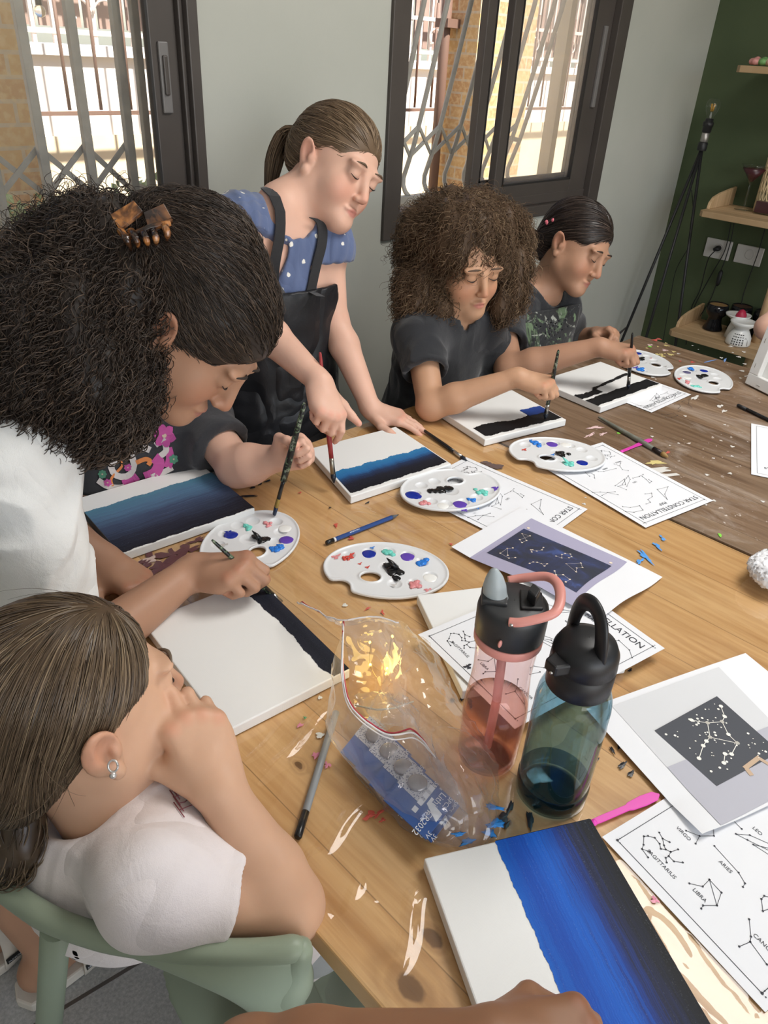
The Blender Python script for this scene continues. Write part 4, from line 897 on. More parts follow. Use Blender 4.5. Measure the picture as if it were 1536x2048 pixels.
knife(at(1243, 904, z=TZ + .002), at(1304, 879, z=TZ + .002), 'magenta plastic knife under the grey green brush on the brown table')
# ------------------------------------------------------------------ water bottles
def tinted(name, tint, gloss_ior=1.5, body=0.0, bodycol=(1, 1, 1)):
    m = thin_glass(name, tint, dust_haze=body, haze_col=bodycol, rough=.03, ior=gloss_ior)
    return m
M_pinkt = tinted('clear_pink_plastic', (.975, .86, .85), 1.5, .06, (.95, .6, .58)); M_pinkw = tinted('pink_tinted_water', (.96, .80, .74), 1.33, .05, (.9, .45, .38))
M_pinks = mat('pink_plastic', (.72, .30, .26), .4); M_char = mat('charcoal_plastic', (.030, .031, .033), .45); M_spout = mat('frosted_silicone', (.50, .56, .58), .35, trans=.3)
M_straw = tinted('frosted_pink_straw', (.85, .65, .65), 1.4, .55, (.95, .68, .68))
pb_ = (.567, .343, TZ + .0012); bo = empty('water_bottle', pb_, 'clear pink water bottle with a charcoal lid and raised spout', 'bottle')
MB().lathe([(.001, .001), (.030, .0), (.0355, .004), (.037, .012), (.0375, .05), (.0385, .075), (.038, .095), (.0350, .125), (.0335, .15), (.0345, .175), (.036, .192), (.0365, .198)], pb_, n=40).build('body', M_pinkt, bo)
MB().lathe([(.0005, .006), (.033, .006), (.0355, .02), (.036, .05), (.037, .075), (.0365, .098), (.0005, .0985)], pb_, n=40).build('water', M_pinkw, bo)
MB().tube([V3(pb_) + (.004, .004, .012), V3(pb_) + (.0, .0, .10), V3(pb_) + (-.004, .002, .20)], .0055, 14).build('straw', M_straw, bo)
MB().lathe([(.0372, .192), (.0385, .194), (.0385, .203), (.0375, .204), (.0355, .203)], pb_, n=40).build('collar', M_pinks, bo)
lid = MB().lathe([(.0370, .204), (.0388, .206), (.0392, .236), (.0375, .244), (.033, .2475), (.0005, .248)], pb_, n=40).build('lid', M_char, bo)
Bx = nrm(at(1110, 1230, z=.98) - at(985, 1215, z=.98)); By = np.cross((0, 0, 1.0), Bx); B0 = V3(pb_)
def bl(x, y, z): return B0 + Bx * x + By * y + V3((0, 0, z))
S = Solid(); S.cone(bl(-.021, .003, .246), bl(-.024, .004, .268), .0145, .008, .006); S.flat(bl(-.024, .004, .262), bl(-.026, .005, .278), .011, .0055, By, .7, .008)
v, q = S.mesh(bl(-.024, .004, .26) - .035, bl(-.024, .004, .26) + .035, .0016); solid_obj('spout', v, q, M_spout, bo)
MB().prism([bl(-.036, -.012, .24), bl(-.008, -.014, .24), bl(-.008, .018, .24), bl(-.036, .016, .24)], 0, .012).build('spout_base', M_char, bo, bevel=.002)
m = MB(); m.prism([bl(.006, -.016, .2475), bl(.030, -.012, .2475), bl(.030, .016, .2475), bl(.006, .018, .2475)], 0, .004); m.prism([bl(.012, .0, .25), bl(.02, -.012, .25), bl(.026, .004, .25), bl(.018, .014, .25)], 0, .014); m.build('latch', mat('black_hinge', (.012, .012, .013), .4), bo, bevel=.0015)
hp = [bl(-.006, -.036, .246), bl(.008, -.038, .250), bl(.034, -.033, .259), bl(.043, -.022, .263), bl(.046, .0, .265), bl(.043, .022, .263), bl(.032, .035, .259), bl(.008, .039, .250), bl(-.006, .037, .246)]
def smooth_path(p, n=60):
    p = np.array(p); k = len(p); tt = np.linspace(0, k - 1, n); i = np.clip(tt.astype(int), 0, k - 2); f = (tt - i)[:, None]; g = lambda j: p[np.clip(j, 0, k - 1)]; a, b, c, d = g(i - 1), g(i), g(i + 1), g(i + 2)
    return .5 * (2 * b + (c - a) * f + (2 * a - 5 * b + 4 * c - d) * f ** 2 + (3 * b - a - 3 * c + d) * f ** 3)
hd = MB().tube(smooth_path(hp), .0058, 12, flat=.8).build('carry_handle', M_pinks, bo)
for s_ in (-1, 1): MB().lathe([(.0003, .0015), (.0022, .001), (.0025, 0)], bl(-.004, .0415 * s_, .2465), By * s_, n=12).build('rivet', M_ferr, hd)
MB().blob(bl(-.012, -.0385, .217), (.003, .002, .005), 10, 8).build('release_button', M_pinks, bo)
# smoky blue bottle
M_bluet = tinted('smoky_blue_plastic', (.52, .68, .75), 1.5, .03, (.1, .3, .4)); M_bluew = tinted('blue_tinted_water', (.86, .94, .95), 1.33, .02, (.2,.45,.5)); M_cap = mat('black_cap_plastic', (.014, .014, .016), .42)
pb2 = (.584, .258, TZ + .0012); bo2 = empty('water_bottle', pb2, 'smoky blue water bottle with a black loop handle cap', 'bottle')
MB().lathe([(.001, .001), (.035, 0), (.040, .004), (.041, .012), (.0415, .05), (.0415, .115), (.0422, .122), (.0415, .130), (.0415, .150), (.040, .163), (.036, .175), (.0325, .183), (.032, .195)], pb2, n=44).build('body', M_bluet, bo2)
MB().lathe([(.0405, .0005), (.0420, .003), (.0424, .026), (.0415, .028)], pb2, n=44).build('base_band', tinted('dark_base_band', (.30, .38, .42), 1.5), bo2)
MB().lathe([(.0005, .008), (.036, .008), (.0395, .018), (.040, .05), (.040, .149), (.0005, .150)], pb2, n=44).build('water', M_bluew, bo2)
MB().lathe([(.0330, .176), (.0352, .178), (.0355, .205), (.0345, .206), (.0345, .2085), (.0355, .209), (.0345, .226), (.030, .236), (.018, .241), (.0005, .242)], pb2, n=44).build('cap', M_cap, bo2)
C0 = V3(pb2); Cx = nrm(at(1205, 1250, z=1.0) - at(1120, 1285, z=1.0)); Cx[2] = 0; Cx = nrm(Cx); Cy = np.cross((0, 0, 1.0), Cx)
def cl(x, y, z): return C0 + Cx * x + Cy * y + V3((0, 0, z))
MB().tube(smooth_path([cl(-.004, -.022, .226), cl(-.006, -.021, .250), cl(-.004, -.012, .272), cl(0, .004, .280), cl(.004, .02, .272), cl(.008, .03, .250), cl(.010, .033, .222)]), .0095, 14, flat=.5).build('loop_handle', M_cap, bo2)
m = MB(); m.prism([cl(-.030, -.012, .212), cl(-.050, -.008, .214), cl(-.050, .008, .214), cl(-.030, .014, .212)], 0, .014); m.prism([cl(-.034, -.008, .222), cl(-.010, -.014, .236), cl(-.010, .014, .236), cl(-.034, .01, .222)], 0, .006); m.build('flip_spout', M_cap, bo2, bevel=.003)
MB().blob(cl(-.0505, -.004, .218), .002, 8, 6).build('hinge_pin', M_ferr, bo2)
# ------------------------------------------------------------------ zip bag with coin battery cards and a light string inside
M_bag = thin_glass('crumpled_clear_bag', (.97, .97, .98), dust_haze=.25, haze_col=(.93, .93, .95), rough=.08, ior=1.85)
def zp(x, y, z): return at(560 + x / 3.339, 1180 + y / 3.339, z=TZ + z)
def net(rows, n=70, m=70):
    G = np.array([[zp(*p) for p in r] for r in rows]); R = np.array([smooth_path(r, m) for r in G]); return np.stack([smooth_path(R[:, j], n) for j in range(m)], 1)
def crumple(P, amp, f, seed):
    n_ = np.cross(np.gradient(P, axis=0), np.gradient(P, axis=1)); n_ /= np.linalg.norm(n_, axis=-1, keepdims=True) + 1e-12
    w_ = np.abs(wav(P, f, seed)) * .7 + np.abs(wav(P, f * 2.3, seed + 1)) * .35 + .10 * wav(P, f * 6, seed + 2) + .8 * np.clip(1 - np.abs(wav(P, f * 1.4, seed + 4)) * 3.2, 0, 1) ** 2; return P + n_ * (w_ * amp)[..., None]
def patch_obj(name, P, m, parent, flip=False):
    n_, k = P.shape[:2]; i, j = np.meshgrid(np.arange(n_ - 1), np.arange(k - 1), indexing='ij'); a = (i * k + j).ravel(); f = np.stack([a, a + 1, a + k + 1, a + k], 1)
    return solid_obj(name, P.reshape(-1, 3), f, m, parent)
bag = empty('zip_bag', zp(800, 1000, 0), 'crumpled clear zip bag holding blue battery cards and a glowing light string', 'plastic bag')
front = crumple(net([[(425, 215, .10), (455, 720, .075), (700, 955, .06), (890, 950, .06), (1020, 1110, .055)], [(375, 450, .085), (390, 860, .06), (690, 1150, .05), (960, 1230, .05), (1130, 1230, .06)], [(345, 690, .04), (350, 960, .03), (690, 1350, .035), (960, 1520, .035), (1240, 1450, .04)], [(335, 930, .004), (370, 1000, .004), (700, 1450, .004), (960, 1668, .004), (1260, 1710, .004)]], 90, 110), .0034, 50, 3)
back = crumple(net([[(400, 195, .10), (620, 190, .105), (800, 215, .105), (850, 260, .10)], [(460, 480, .03), (660, 440, .035), (880, 450, .10), (1010, 410, .06)], [(480, 800, .012), (700, 800, .02), (960, 760, .095), (1220, 790, .045)], [(700, 1100, .01), (950, 1080, .03), (1130, 1060, .085), (1430, 1140, .03)], [(980, 1600, .01), (1180, 1500, .03), (1290, 1400, .06), (1450, 1430, .02)], [(1000, 1668, .005), (1230, 1712, .005), (1330, 1700, .005), (1442, 1660, .005)]], 110, 90), .0042, 48, 9)
patch_obj('front_film', front, M_bag, bag); patch_obj('back_film', back, M_bag, bag)
flap = crumple(net([[(105, 80, .055), (250, 130, .075), (400, 190, .10), (620, 165, .11), (800, 205, .11)], [(150, 75, .055), (270, 140, .07), (420, 235, .09), (640, 205, .098), (815, 245, .10)]], 12, 60), .003, 80, 5); patch_obj('flap', flap, M_bag, bag)
M_zip = mat('red_zip_strip', (.42, .03, .05), .4); M_zipc = mat('clear_zip_strip', (.75, .72, .72), .3)
lip = front[0] + V3((0, 0, .001)); MB().tube(lip[::3], .0011, 6).build('zip_strip', M_zip, bag); MB().tube(front[4][::3] + V3((0, 0, .0015)), .0012, 6).build('zip_strip', M_zipc, bag); MB().tube(front[8][::3] + V3((0, 0, .001)), .0009, 6).build('zip_strip', M_zipc, bag)
MB().tube(flap[3][::2] + V3((0, 0, .001)), .0012, 6).build('zip_strip', M_zipc, bag); MB().tube(flap[8][:18:2] + V3((0, 0, .001)), .0009, 6).build('zip_strip', M_zip, bag)
bs = MB()
for p in ((1430, 1450, .022, .004, .012), (1440, 1560, .015, .006, .012), (1400, 1620, .012, .008, .006), (1250, 1680, .01, .01, .004), (1190, 1630, .02, .008, .003)): bs.blob(zp(p[0], p[1], p[2] + .004), (p[3] * .8, p[4] * .8, .0008), 16, 6, .35, rotz(p[0]))
bs.build('blue_paint_smear', paint((.02, .20, .55)), bag)
inner = crumple(net([[(500, 720, .03), (700, 690, .045), (860, 740, .03)], [(600, 830, .04), (740, 830, .06), (900, 800, .04)], [(700, 940, .03), (790, 900, .045), (930, 930, .03)]], 40, 40), .006, 90, 14); io = empty('inner_bag', zp(720, 820, .03), 'small crumpled clear bag inside the mouth of the zip bag', 'plastic bag'); patch_obj('film', inner, M_bag, io)
MB().tube([zp(500, 770, .03), zp(650, 800, .05), zp(760, 790, .055), zp(890, 745, .04)], .0012, 6).build('zip_strip', mat('yellowish_zip', (.7, .66, .5), .4), io)
M_card = mat('blue_battery_card', (.035, .095, .30), .4); M_cardw = mat('white_card_print', (.75, .78, .82), .5); M_foil = mat('dotted_silver_card', (.42, .43, .46), .4); M_cell = mat('coin_cell_steel', (.36, .35, .36), .3, .8)
t = NT(M_foil); vo = t.n('TexVoronoi'); vo.inputs['Scale'].default_value = 420; t.l(t.coord(kind='World'), vo.inputs['Vector']); t.color(t.ramp(vo.outputs['Distance'], [(.25, (.10, .12, .2)), (.45, (.55, .56, .6))]))
def card(dx, dy, dz, label):
    # corners: top, right, bottom, left as they lie in the bag
    T, R_, B_, L_ = [zp(p[0] + dx, p[1] + dy, .034 + dz) for p in ((885, 1160), (1165, 1420), (975, 1665), (690, 1400))]; q = Quad(B_, R_, T, L_); cen = sum(q.c) / 4
    root = empty('battery_card', cen, label, 'battery card', 'coin battery cards in the zip bag'); MB().prism(q.c, -.0012, 0).build('card', M_card, root)
    def pl(mb, pts, h): mb.add([q.P(a, b, h) for a, b in pts], [tuple(range(len(pts)))])
    m = MB(); pl(m, [(.46, .40), (1.0, .40), (1.0, 1.0), (.46, 1.0)][0:4], .0004); m.build('silver_panel', M_foil, root)
    m = MB(); pl(m, [(.40, .04), (.62, .04), (.66, .30), (.74, .30), (.74, .36), (.56, .36)], .0004)
    for i in range(4): pl(m, [(.24 + i * .19, .405), (.36 + i * .19, .405), (.36 + i * .19, .50), (.24 + i * .19, .50)], .0009)
    m.build('white_print', M_cardw, root)
    def tx(mb, s_, a, b, size, h, rot):
        V, F = text_mesh(s_); e1 = q.P(1, 0) - q.P(0, 0); e2 = q.P(0, 1) - q.P(0, 0); e1 = e1 / np.linalg.norm(e1); e2 = e2 / np.linalg.norm(e2); ca, sa = math.cos(rot), math.sin(rot)
        X = (V[:, 0] * ca - V[:, 1] * sa) * size; Y = (V[:, 0] * sa + V[:, 1] * ca) * size; mb.add(q.P(a, b, h) + X[:, None] * e1 + Y[:, None] * e2, F)
    m = MB(); tx(m, 'CR2032', .20, .26, .0105, .0007, math.pi); tx(m, '5PCS', .88, .12, .008, .0007, math.pi); tx(m, '3V', .1, .05, .008, .0007, math.pi); m.build('lettering', M_cardw, root)
    m = MB(); tx(m, 'Lithium', .68, .28, .0115, .0010, math.pi); m.build('lettering', M_cardw, root)
    m = MB(); c_ = q.P(.74, .70, .0006); m.lathe([(.0113, 0), (.0113, .0026), (.0098, .0034), (.0003, .0036)], c_, np.cross(q.c[1] - q.c[0], q.c[3] - q.c[0]), n=28); cell = m.build('coin_cell', M_cell, root)
    return root
for i, (dx, dy, dz, lb) in enumerate([(0, 0, 0, 'front battery card with the CR2032 lettering lying uppermost in the zip bag'), (-95, -105, -.004, 'second battery card, half under the uppermost card in the zip bag'), (-190, -215, -.008, 'third battery card, half under the second card in the zip bag'), (-285, -320, -.013, 'fourth battery card at the far left end of the row in the zip bag'), (35, 20, -.014, 'dark edged battery card directly beneath the uppermost card in the zip bag')]): card(dx, dy, dz, lb)
# warm light string
M_led = mat('warm_led', (1, .75, .2), .3, emit=(1, .62, .08), emit_s=10); M_copper = mat('thin_copper_wire', (.5, .35, .2), .3, .9)
lsg = empty('fairy_lights', zp(640, 450, .02), 'warm glowing fairy lights inside the zip bag', 'light string'); lp = [zp(520, 420, .015), zp(600, 350, .02), zp(600, 500, .025), zp(680, 620, .02), zp(715, 545, .03), zp(750, 310, .03), zp(800, 480, .02)]
MB().tube(smooth_path(lp, 60), .0006, 5).build('wire', M_copper, lsg)
for p in ((600, 350, .02), (603, 500, .025), (715, 525, .03), (708, 560, .028), (750, 310, .03)):
    MB().blob(zp(*p), (.0018, .0018, .0026), 10, 8).build('bulb', M_led, lsg)
lamp('fairy_light_glow', 'POINT', tuple(zp(660, 470, .045)), (0, 0, 0), .12, .02, color=(1, .7, .2))
# canvas on a small easel at the right edge, seen from behind
ec = empty('artist_canvas', at(1536, 800, z=TZ), 'canvas standing at the right edge seen from its stapled back', 'canvas', 'stretched canvases on the tables')
e0, e1_ = at(1492, 766, z=TZ + .004), at(1590, 815, z=TZ + .004); eu = nrm(at(1536, 640, d=np.linalg.norm(e0 - CPOS) * 0 + 2.02) - e0); ex = nrm(e1_ - e0)
upv = nrm(V3((0, 0, 1)) + nrm(np.cross((0, 0, 1), ex)) * .10); nb_ = -nrm(np.cross(ex, upv)); nb_ = nb_ if nb_ @ (e0 - CPOS) > 0 else -nb_; W_, H_ = .25, .30
def ep(a, b, h=0.0): return e0 + ex * a + upv * b + nb_ * h
m = MB(); m.prism([ep(0, 0), ep(W_, 0), ep(W_, H_), ep(0, H_)], .012, .016, nb_); m.build('canvas_body', M_canvas, ec)
m = MB(); fw = .032
for A_4 in ([(0, 0), (W_, 0), (W_, fw), (0, fw)], [(0, H_ - fw), (W_, H_ - fw), (W_, H_), (0, H_)], [(0, fw), (fw, fw), (fw, H_ - fw), (0, H_ - fw)], [(W_ - fw, fw), (W_, fw), (W_, H_ - fw), (W_ - fw, H_ - fw)]): m.prism([ep(*p) for p in A_4], -.006, .012, nb_)
m.build('stretcher_frame', M_canvas, ec, bevel=.002)
m = MB()
for i in range(4): m.bar(ep(.012, .05 + .07 * i, -.0065), ep(.012, .062 + .07 * i, -.0065), .0012, .001); m.bar(ep(.04 + .06 * i, .01, -.0065), ep(.052 + .06 * i, .01, -.0065), .0012, .001)
m.build('staples', M_ferr, ec)
# ------------------------------------------------------------------ people: shared builders
def cb(r, u, b):
    """direction from parts to the right, up and towards the photographer"""
    return nrm(CM @ np.array([r, -u, -b], float))
def _disp(s, f): s.ops.append(('d', f, None, 0, 0, 0, 'disp')); return s
Solid.disp = _disp
_old_eval = Solid.eval
def _eval(s, P, cen=None, R=0):
    plain = [o for o in s.ops if o[0] != 'd']; dis = [o for o in s.ops if o[0] == 'd']
    if not dis: return _old_eval(s, P, cen, R)
    t_ = Solid(); t_.ops = plain; d = _old_eval(t_, P, cen, R)
    for o in dis: d = d + o[1](P)
    return d
Solid.eval = _eval
def skin_mat(name, c, c2=None, lip=(.45, .14, .12)):
    m = mat(name, c, .48, spec=.35, sss=.12); t = NT(m); v = t.coord()
    col = t.ramp(t.noise(v, 14, 4), [(.3, tuple(k * .93 for k in c)), (.7, tuple(min(1, k * 1.05) for k in c))])
    col = t.mix(t.math('MULTIPLY', t.attr('flush'), .5), col, c2 or (c[0] * 1.02, c[1] * .72, c[2] * .68)); col = t.mix(t.math('MULTIPLY', t.attr('lip'), .75), col, lip)
    col = t.mix(t.math('MULTIPLY', t.attr('nail'), .55), col, (min(1, c[0] * 1.15), c[1] * .95, c[2] * .95)); t.color(col); t.bump(t.noise(v, 320, 3), .06, .001); return m
def cloth_mat(name, c, c1=None, bump=.15, scale=12, weave=900, rough=.85, sheen=.2, fold=0):
    m = mat(name, c, rough, spec=.25, sheen=sheen); t = NT(m); v = t.coord()
    if c1: t.color(t.ramp(t.noise(v, scale, 5), [(.35, c), (.65, c1)]))
    n1 = t.noise(v, 26, 4, .6, .5); h = t.math('ADD', n1, t.math('MULTIPLY', t.noise(v, weave, 2), .12)); bp = t.bump(h, bump, .006)
    if fold:
        vf = t.coord(scale=(1.0, 1.7, .8), rot=(.5, .3, .4)); fz = t.math('ABSOLUTE', t.math('SUBTRACT', t.noise(vf, 7.5, 2, .4, .6), .5)); b2 = t.n('Bump'); b2.inputs['Strength'].default_value = fold; b2.inputs['Distance'].default_value = .02; t.l(t.ramp(fz, [(0, 0.0), (.10, .75), (.25, 1.0)]), b2.inputs['Height']); t.l(b2.outputs[0], bp.inputs['Normal'])
    return m
def hair_mat(name, c0, c1, c2, rough=.42, spec=.35):
    m = mat(name, c1, rough, spec=spec); t = NT(m); t.color(t.ramp(t.attr('tone'), [(0, c0), (.55, c1), (1, c2)])); return m
def grad(S, P, e=.0015):
    g = np.stack([S.eval(P + np.eye(3)[i] * e) - S.eval(P - np.eye(3)[i] * e) for i in range(3)], -1); return g / (np.linalg.norm(g, axis=-1, keepdims=True) + 1e-9)
def strands_obj(name, paths, rad, m, parent, seed=0, tip=.35):
    """every strand a thin three-sided tube"""
    N, K, _ = paths.shape; r = np.random.default_rng(seed); T = np.gradient(paths, axis=1); T /= np.linalg.norm(T, axis=2, keepdims=True) + 1e-12
    ref = r.normal(size=(N, 1, 3)); U = np.cross(T, np.broadcast_to(ref, T.shape)); U /= np.linalg.norm(U, axis=2, keepdims=True) + 1e-9; Wv = np.cross(T, U)
    tt = np.linspace(0, 1, K); prof = (1 - (1 - tip) * tt ** 2)[None, :, None] * np.broadcast_to(np.asarray(rad, float).reshape(-1, 1, 1), (N, 1, 1)); vs = []
    for a in (0, 2.094, 4.189): vs.append(paths + prof * (math.cos(a) * U + math.sin(a) * Wv))
    V = np.stack(vs, 2).reshape(-1, 3); base = (np.arange(N)[:, None] * K + np.arange(K - 1)[None]) * 3; f = []
    for j in range(3):
        k = (j + 1) % 3; f.append(np.stack([base + j, base + k, base + 3 + k, base + 3 + j], -1).reshape(-1, 4))
    f = np.concatenate(f); tone = np.repeat(np.clip(r.normal(.5, .22, N), 0, 1), K * 3); return solid_obj(name, V, f, m, parent, {'tone': tone})
def march(S, roots, flow, steps, ds, h0=.001, lift=0.0, stick=1.0, jitter=0.0, seed=0, grav=0.0):
    r = np.random.default_rng(seed); P = roots.copy(); out = [P.copy()]; N = len(P); jit = r.normal(0, jitter, (N, 3)) if jitter else 0; lf = lift * r.uniform(.3, 1.6, N)
    for k in range(steps):
        n = grad(S, P); F = flow(P) + jit; F = F + np.array([0, 0, -1.0]) * grav * k / steps; F = F - n * ((F * n).sum(1, keepdims=True)) * stick; F /= np.linalg.norm(F, axis=1, keepdims=True) + 1e-9
        P = P + F * ds; d = S.eval(P); P = P - n * ((d - h0 - lf * (k + 1) / steps)[:, None]) * stick; out.append(P.copy())
    return np.stack(out, 1)
def curl(paths, rad, turns, seed=0, grow=.4):
    N, K, _ = paths.shape; r = np.random.default_rng(seed); T = np.gradient(paths, axis=1); T /= np.linalg.norm(T, axis=2, keepdims=True) + 1e-9
    ref = r.normal(size=(N, 1, 3)); U = np.cross(T, np.broadcast_to(ref, T.shape)); U /= np.linalg.norm(U, axis=2, keepdims=True) + 1e-9; Wv = np.cross(T, U); t_ = np.linspace(0, 1, K)[None]
    ph = r.uniform(0, 6.28, (N, 1)); tu = turns * r.uniform(.6, 1.4, (N, 1)); rr_ = rad * r.uniform(.5, 1.5, (N, 1)) * np.clip(t_ / grow, 0, 1); a = ph + tu * 6.283 * t_
    return paths + (rr_ * np.cos(a))[..., None] * U + (rr_ * np.sin(a))[..., None] * Wv
def resample(paths, K):
    N, k0, _ = paths.shape; x = np.linspace(0, k0 - 1, K); i = np.clip(x.astype(int), 0, k0 - 2); f = (x - i)[None, :, None]; return paths[:, i] * (1 - f) + paths[:, i + 1] * f
def pick(v, n, seed, cond=None):
    r = np.random.default_rng(seed); idx = np.arange(len(v)) if cond is None else np.where(cond(v))[0]; return v[r.choice(idx, n, replace=len(idx) < n)]
FING = [(.0235, .076, .060, .0076), (.0078, .081, .067, .0078), (-.0080, .077, .062, .0075), (-.0225, .068, .049, .0066)]
POSES = {
 'pinch': ([(40, 60, 25), (48, 66, 30), (58, 74, 35), (66, 78, 38)], [(.026, .020, -.010), (.044, .046, -.026), (.036, .072, -.044), (.024, .088, -.052)]),
 'fist':  ([(62, 95, 50), (66, 98, 50), (70, 98, 50), (74, 98, 48)], [(.026, .020, -.010), (.044, .044, -.022), (.036, .064, -.040), (.014, .066, -.046)]),
 'grip':  ([(50, 88, 45), (55, 92, 45), (60, 94, 45), (66, 94, 45)], [(.026, .020, -.010), (.046, .046, -.020), (.040, .074, -.034), (.026, .088, -.040)]),
 'chin':  ([(16, 84, 50), (20, 88, 50), (24, 90, 50), (30, 90, 50)], [(.026, .020, -.010), (.044, .044, -.022), (.038, .064, -.040), (.016, .070, -.046)]),
 'flat':  ([(8, 12, 8), (4, 14, 10), (6, 16, 12), (10, 18, 14)], [(.026, .018, -.008), (.052, .040, -.010), (.066, .062, -.010), (.074, .082, -.012)]),
 'rest':  ([(22, 30, 18), (24, 34, 20), (28, 38, 22), (32, 40, 24)], [(.026, .018, -.010), (.048, .042, -.018), (.056, .066, -.026), (.054, .086, -.032)]),
 'point': ([(30, 40, 15), (58, 76, 35), (66, 82, 40), (70, 84, 40)], [(.026, .020, -.010), (.048, .044, -.014), (.060, .066, -.016), (.072, .084, -.016)]),
}
PINCH = V3((.021, .084, -.052))
class Body:
    def __init__(s, scale=1.0): s.S = Solid(); s.sc = scale; s.nails = []; s.lips = []; s.flush = []; s.head = None
    def hand(s, wrist, ydir, dorsal, side, pose='pinch', sc=1.0, spread=.06, thumb=None):
        """side -1: right hand, +1: left hand"""
        S = s.S; R = frame(ydir, dorsal); Wp = V3(wrist); k = sc
        def L(p): return Wp + R @ (V3((p[0] * side, p[1], p[2])) * k)
        cur, th = POSES[pose]; th = thumb or th
        for x, y, ln, rd in FING: S.cone(L((x * .55, .004, 0)), L((x, y * .97, .001)), .0135 * k, .0112 * k, .012 * k)
        S.cone(L((-.002, -.012, 0)), L((0, .03, -.001)), .0165 * k, .019 * k, .012 * k); S.ell(L((0, .048, -.004)), V3((.031, .034, .0125)) * k, R, .010 * k)
        S.cone(L((.017, .012, -.008)), L((.030, .040, -.015)), .0145 * k, .0125 * k, .012 * k); S.cone(L((-.020, .015, -.006)), L((-.024, .050, -.008)), .011 * k, .010 * k, .012 * k)
        tips = []
        for i, ((x, y, ln, rd), (a1, a2, a3)) in enumerate(zip(FING, cur)):
            p = V3((x, y, 0)); sp = (x - .0) * spread * 14; ang = 0; S.ell(L(p + (0, -.003, .002)), rd * 1.36 * k, None, .004 * k)
            for j, (a, f) in enumerate(zip((a1, a2, a3), (.46, .30, .24))):
                ang += math.radians(a); q = p + V3((math.sin(sp * .25) * math.cos(ang) * (1 if pose in ('flat', 'rest') else .3), math.cos(ang), -math.sin(ang))) * ln * f; r0 = rd * (1.06, .98, .93)[j]; r1 = rd * (.98, .93, .80)[j]
                S.cone(L(p), L(q), r0 * k, r1 * k, .0035 * k if j == 0 else .002 * k); p = q
            tips.append(L(p)); dn = V3((0, math.sin(ang), math.cos(ang))); s.nails.append((L(p + dn * rd * .7 - V3((0, math.cos(ang), -math.sin(ang))) * .001), .0052 * k)); s.flush.append((L(p), .013 * k))
        for j in range(3): S.cone(L(th[j]), L(th[j + 1]), (.0125, .0100, .0090)[j] * k, (.0100, .0090, .0072)[j] * k, .005 * k)
        s.nails.append((L(V3(th[3]) + (.004, .002, .006)), .0058 * k)); s.flush.append((L(th[3]), .014 * k))
        for x, y, ln, rd in FING: s.flush.append((L((x, y, .010)), .009 * k))
        return L, tips
    def arm(s, sh, el, wr, ru=.040, re=.033, rw=.0215, k=.02, hand_axis=None):
        S = s.S; sh, el, wr = V3(sh), V3(el), V3(wr); S.cone(sh, el, ru, re, k); m = el + (wr - el) * .28; S.cone(el, m, re, re * 1.05, .012); S.cone(m, wr, re * 1.05, rw, .012); S.ell(el, re * 1.02, None, .01); s.flush.append((el, .03))
    def torso(s, pelvis, chest, neck, shr, shl, fwd, k=.05, f=.68, w=(.115, .105, .118), gs=1.0):
        S = s.S; pelvis, chest, neck, shr, shl = map(V3, (pelvis, chest, neck, shr, shl)); waist = (pelvis + chest) / 2
        S.flat(pelvis, waist, w[0], w[1], fwd, f, k); S.flat(waist, chest, w[1], w[2], fwd, f, k); top = (shr + shl) / 2 - (neck - pelvis) / np.linalg.norm(neck - pelvis) * .03; S.flat(chest, top, w[2], w[2] * .72, fwd, f, k)
        for q in (shr, shl): S.cone(neck - (neck - pelvis) / np.linalg.norm(neck - pelvis) * .02, q, .042 * gs, .044 * gs, .035); S.cone(chest, q, .07 * gs, .045 * gs, .04)
    def neckhead(s, c, f, up, neck, sc=1.0, lipcol=True, rn=.042, ears=True):
        S = s.S; R = frame(f, up); c = V3(c); s.head = (c, R, sc)
        def H(*p): return c + R @ (V3(p) * sc)
        e = lambda p, r, k, op='add', Q=None: S.ell(H(*p), V3(r) * sc, R if Q is None else R @ Q, k * sc, op)
        e((0, -.014, .028), (.074, .094, .080), .02); e((0, .020, -.034), (.058, .062, .074), .035)
        for q in (-1, 1):
            S.cone(H(q * .043, .006, -.056), H(q * .010, .066, -.088), .022 * sc, .017 * sc, .03 * sc); e((q * .034, .052, -.038), (.026, .026, .028), .022); e((q * .030, .0885, -.001), (.017, .010, .010), .014, 'sub'); e((q * .0305, .0735, -.002), (.0150, .0130, .0130), .004); e((q * .031, .078, .017), (.024, .012, .007), .014)
            s.flush.append((H(q * .036, .07, -.038), .026 * sc))
            if ears:
                Q = frame((0, .94, .12), (q * .35, -.1, 1)); e((q * .0765, -.012, -.010), (.0075, .019, .031), .007, 'add', Q); e((q * .0830, -.008, -.006), (.0065, .011, .019), .004, 'sub', Q); e((q * .0775, -.001, -.014), (.005, .005, .009), .004); e((q * .076, -.004, -.036), (.006, .008, .009), .006); s.flush.append((H(q * .082, -.018, .0), .026 * sc))
        S.cone(H(0, .084, .004), H(0, .1005, -.034), .0075 * sc, .0098 * sc, .013 * sc)
        for q in (-1, 1): e((q * .0095, .092, -.039), (.0065, .0075, .0060), .006)
        e((0, .0835, -.0625), (.020, .010, .0055), .006); e((0, .0825, -.0720), (.0165, .0100, .0062), .006); e((0, .0950, -.0668), (.022, .006, .0012), .002, 'sub'); e((0, .071, -.093), (.018, .015, .013), .018); s.lips.append((c, R, sc)); s.flush.append((H(0, .104, -.034), .014 * sc))
        S.cone(H(0, -.022, -.045), V3(neck), .046 * sc, rn * sc, .03); return H
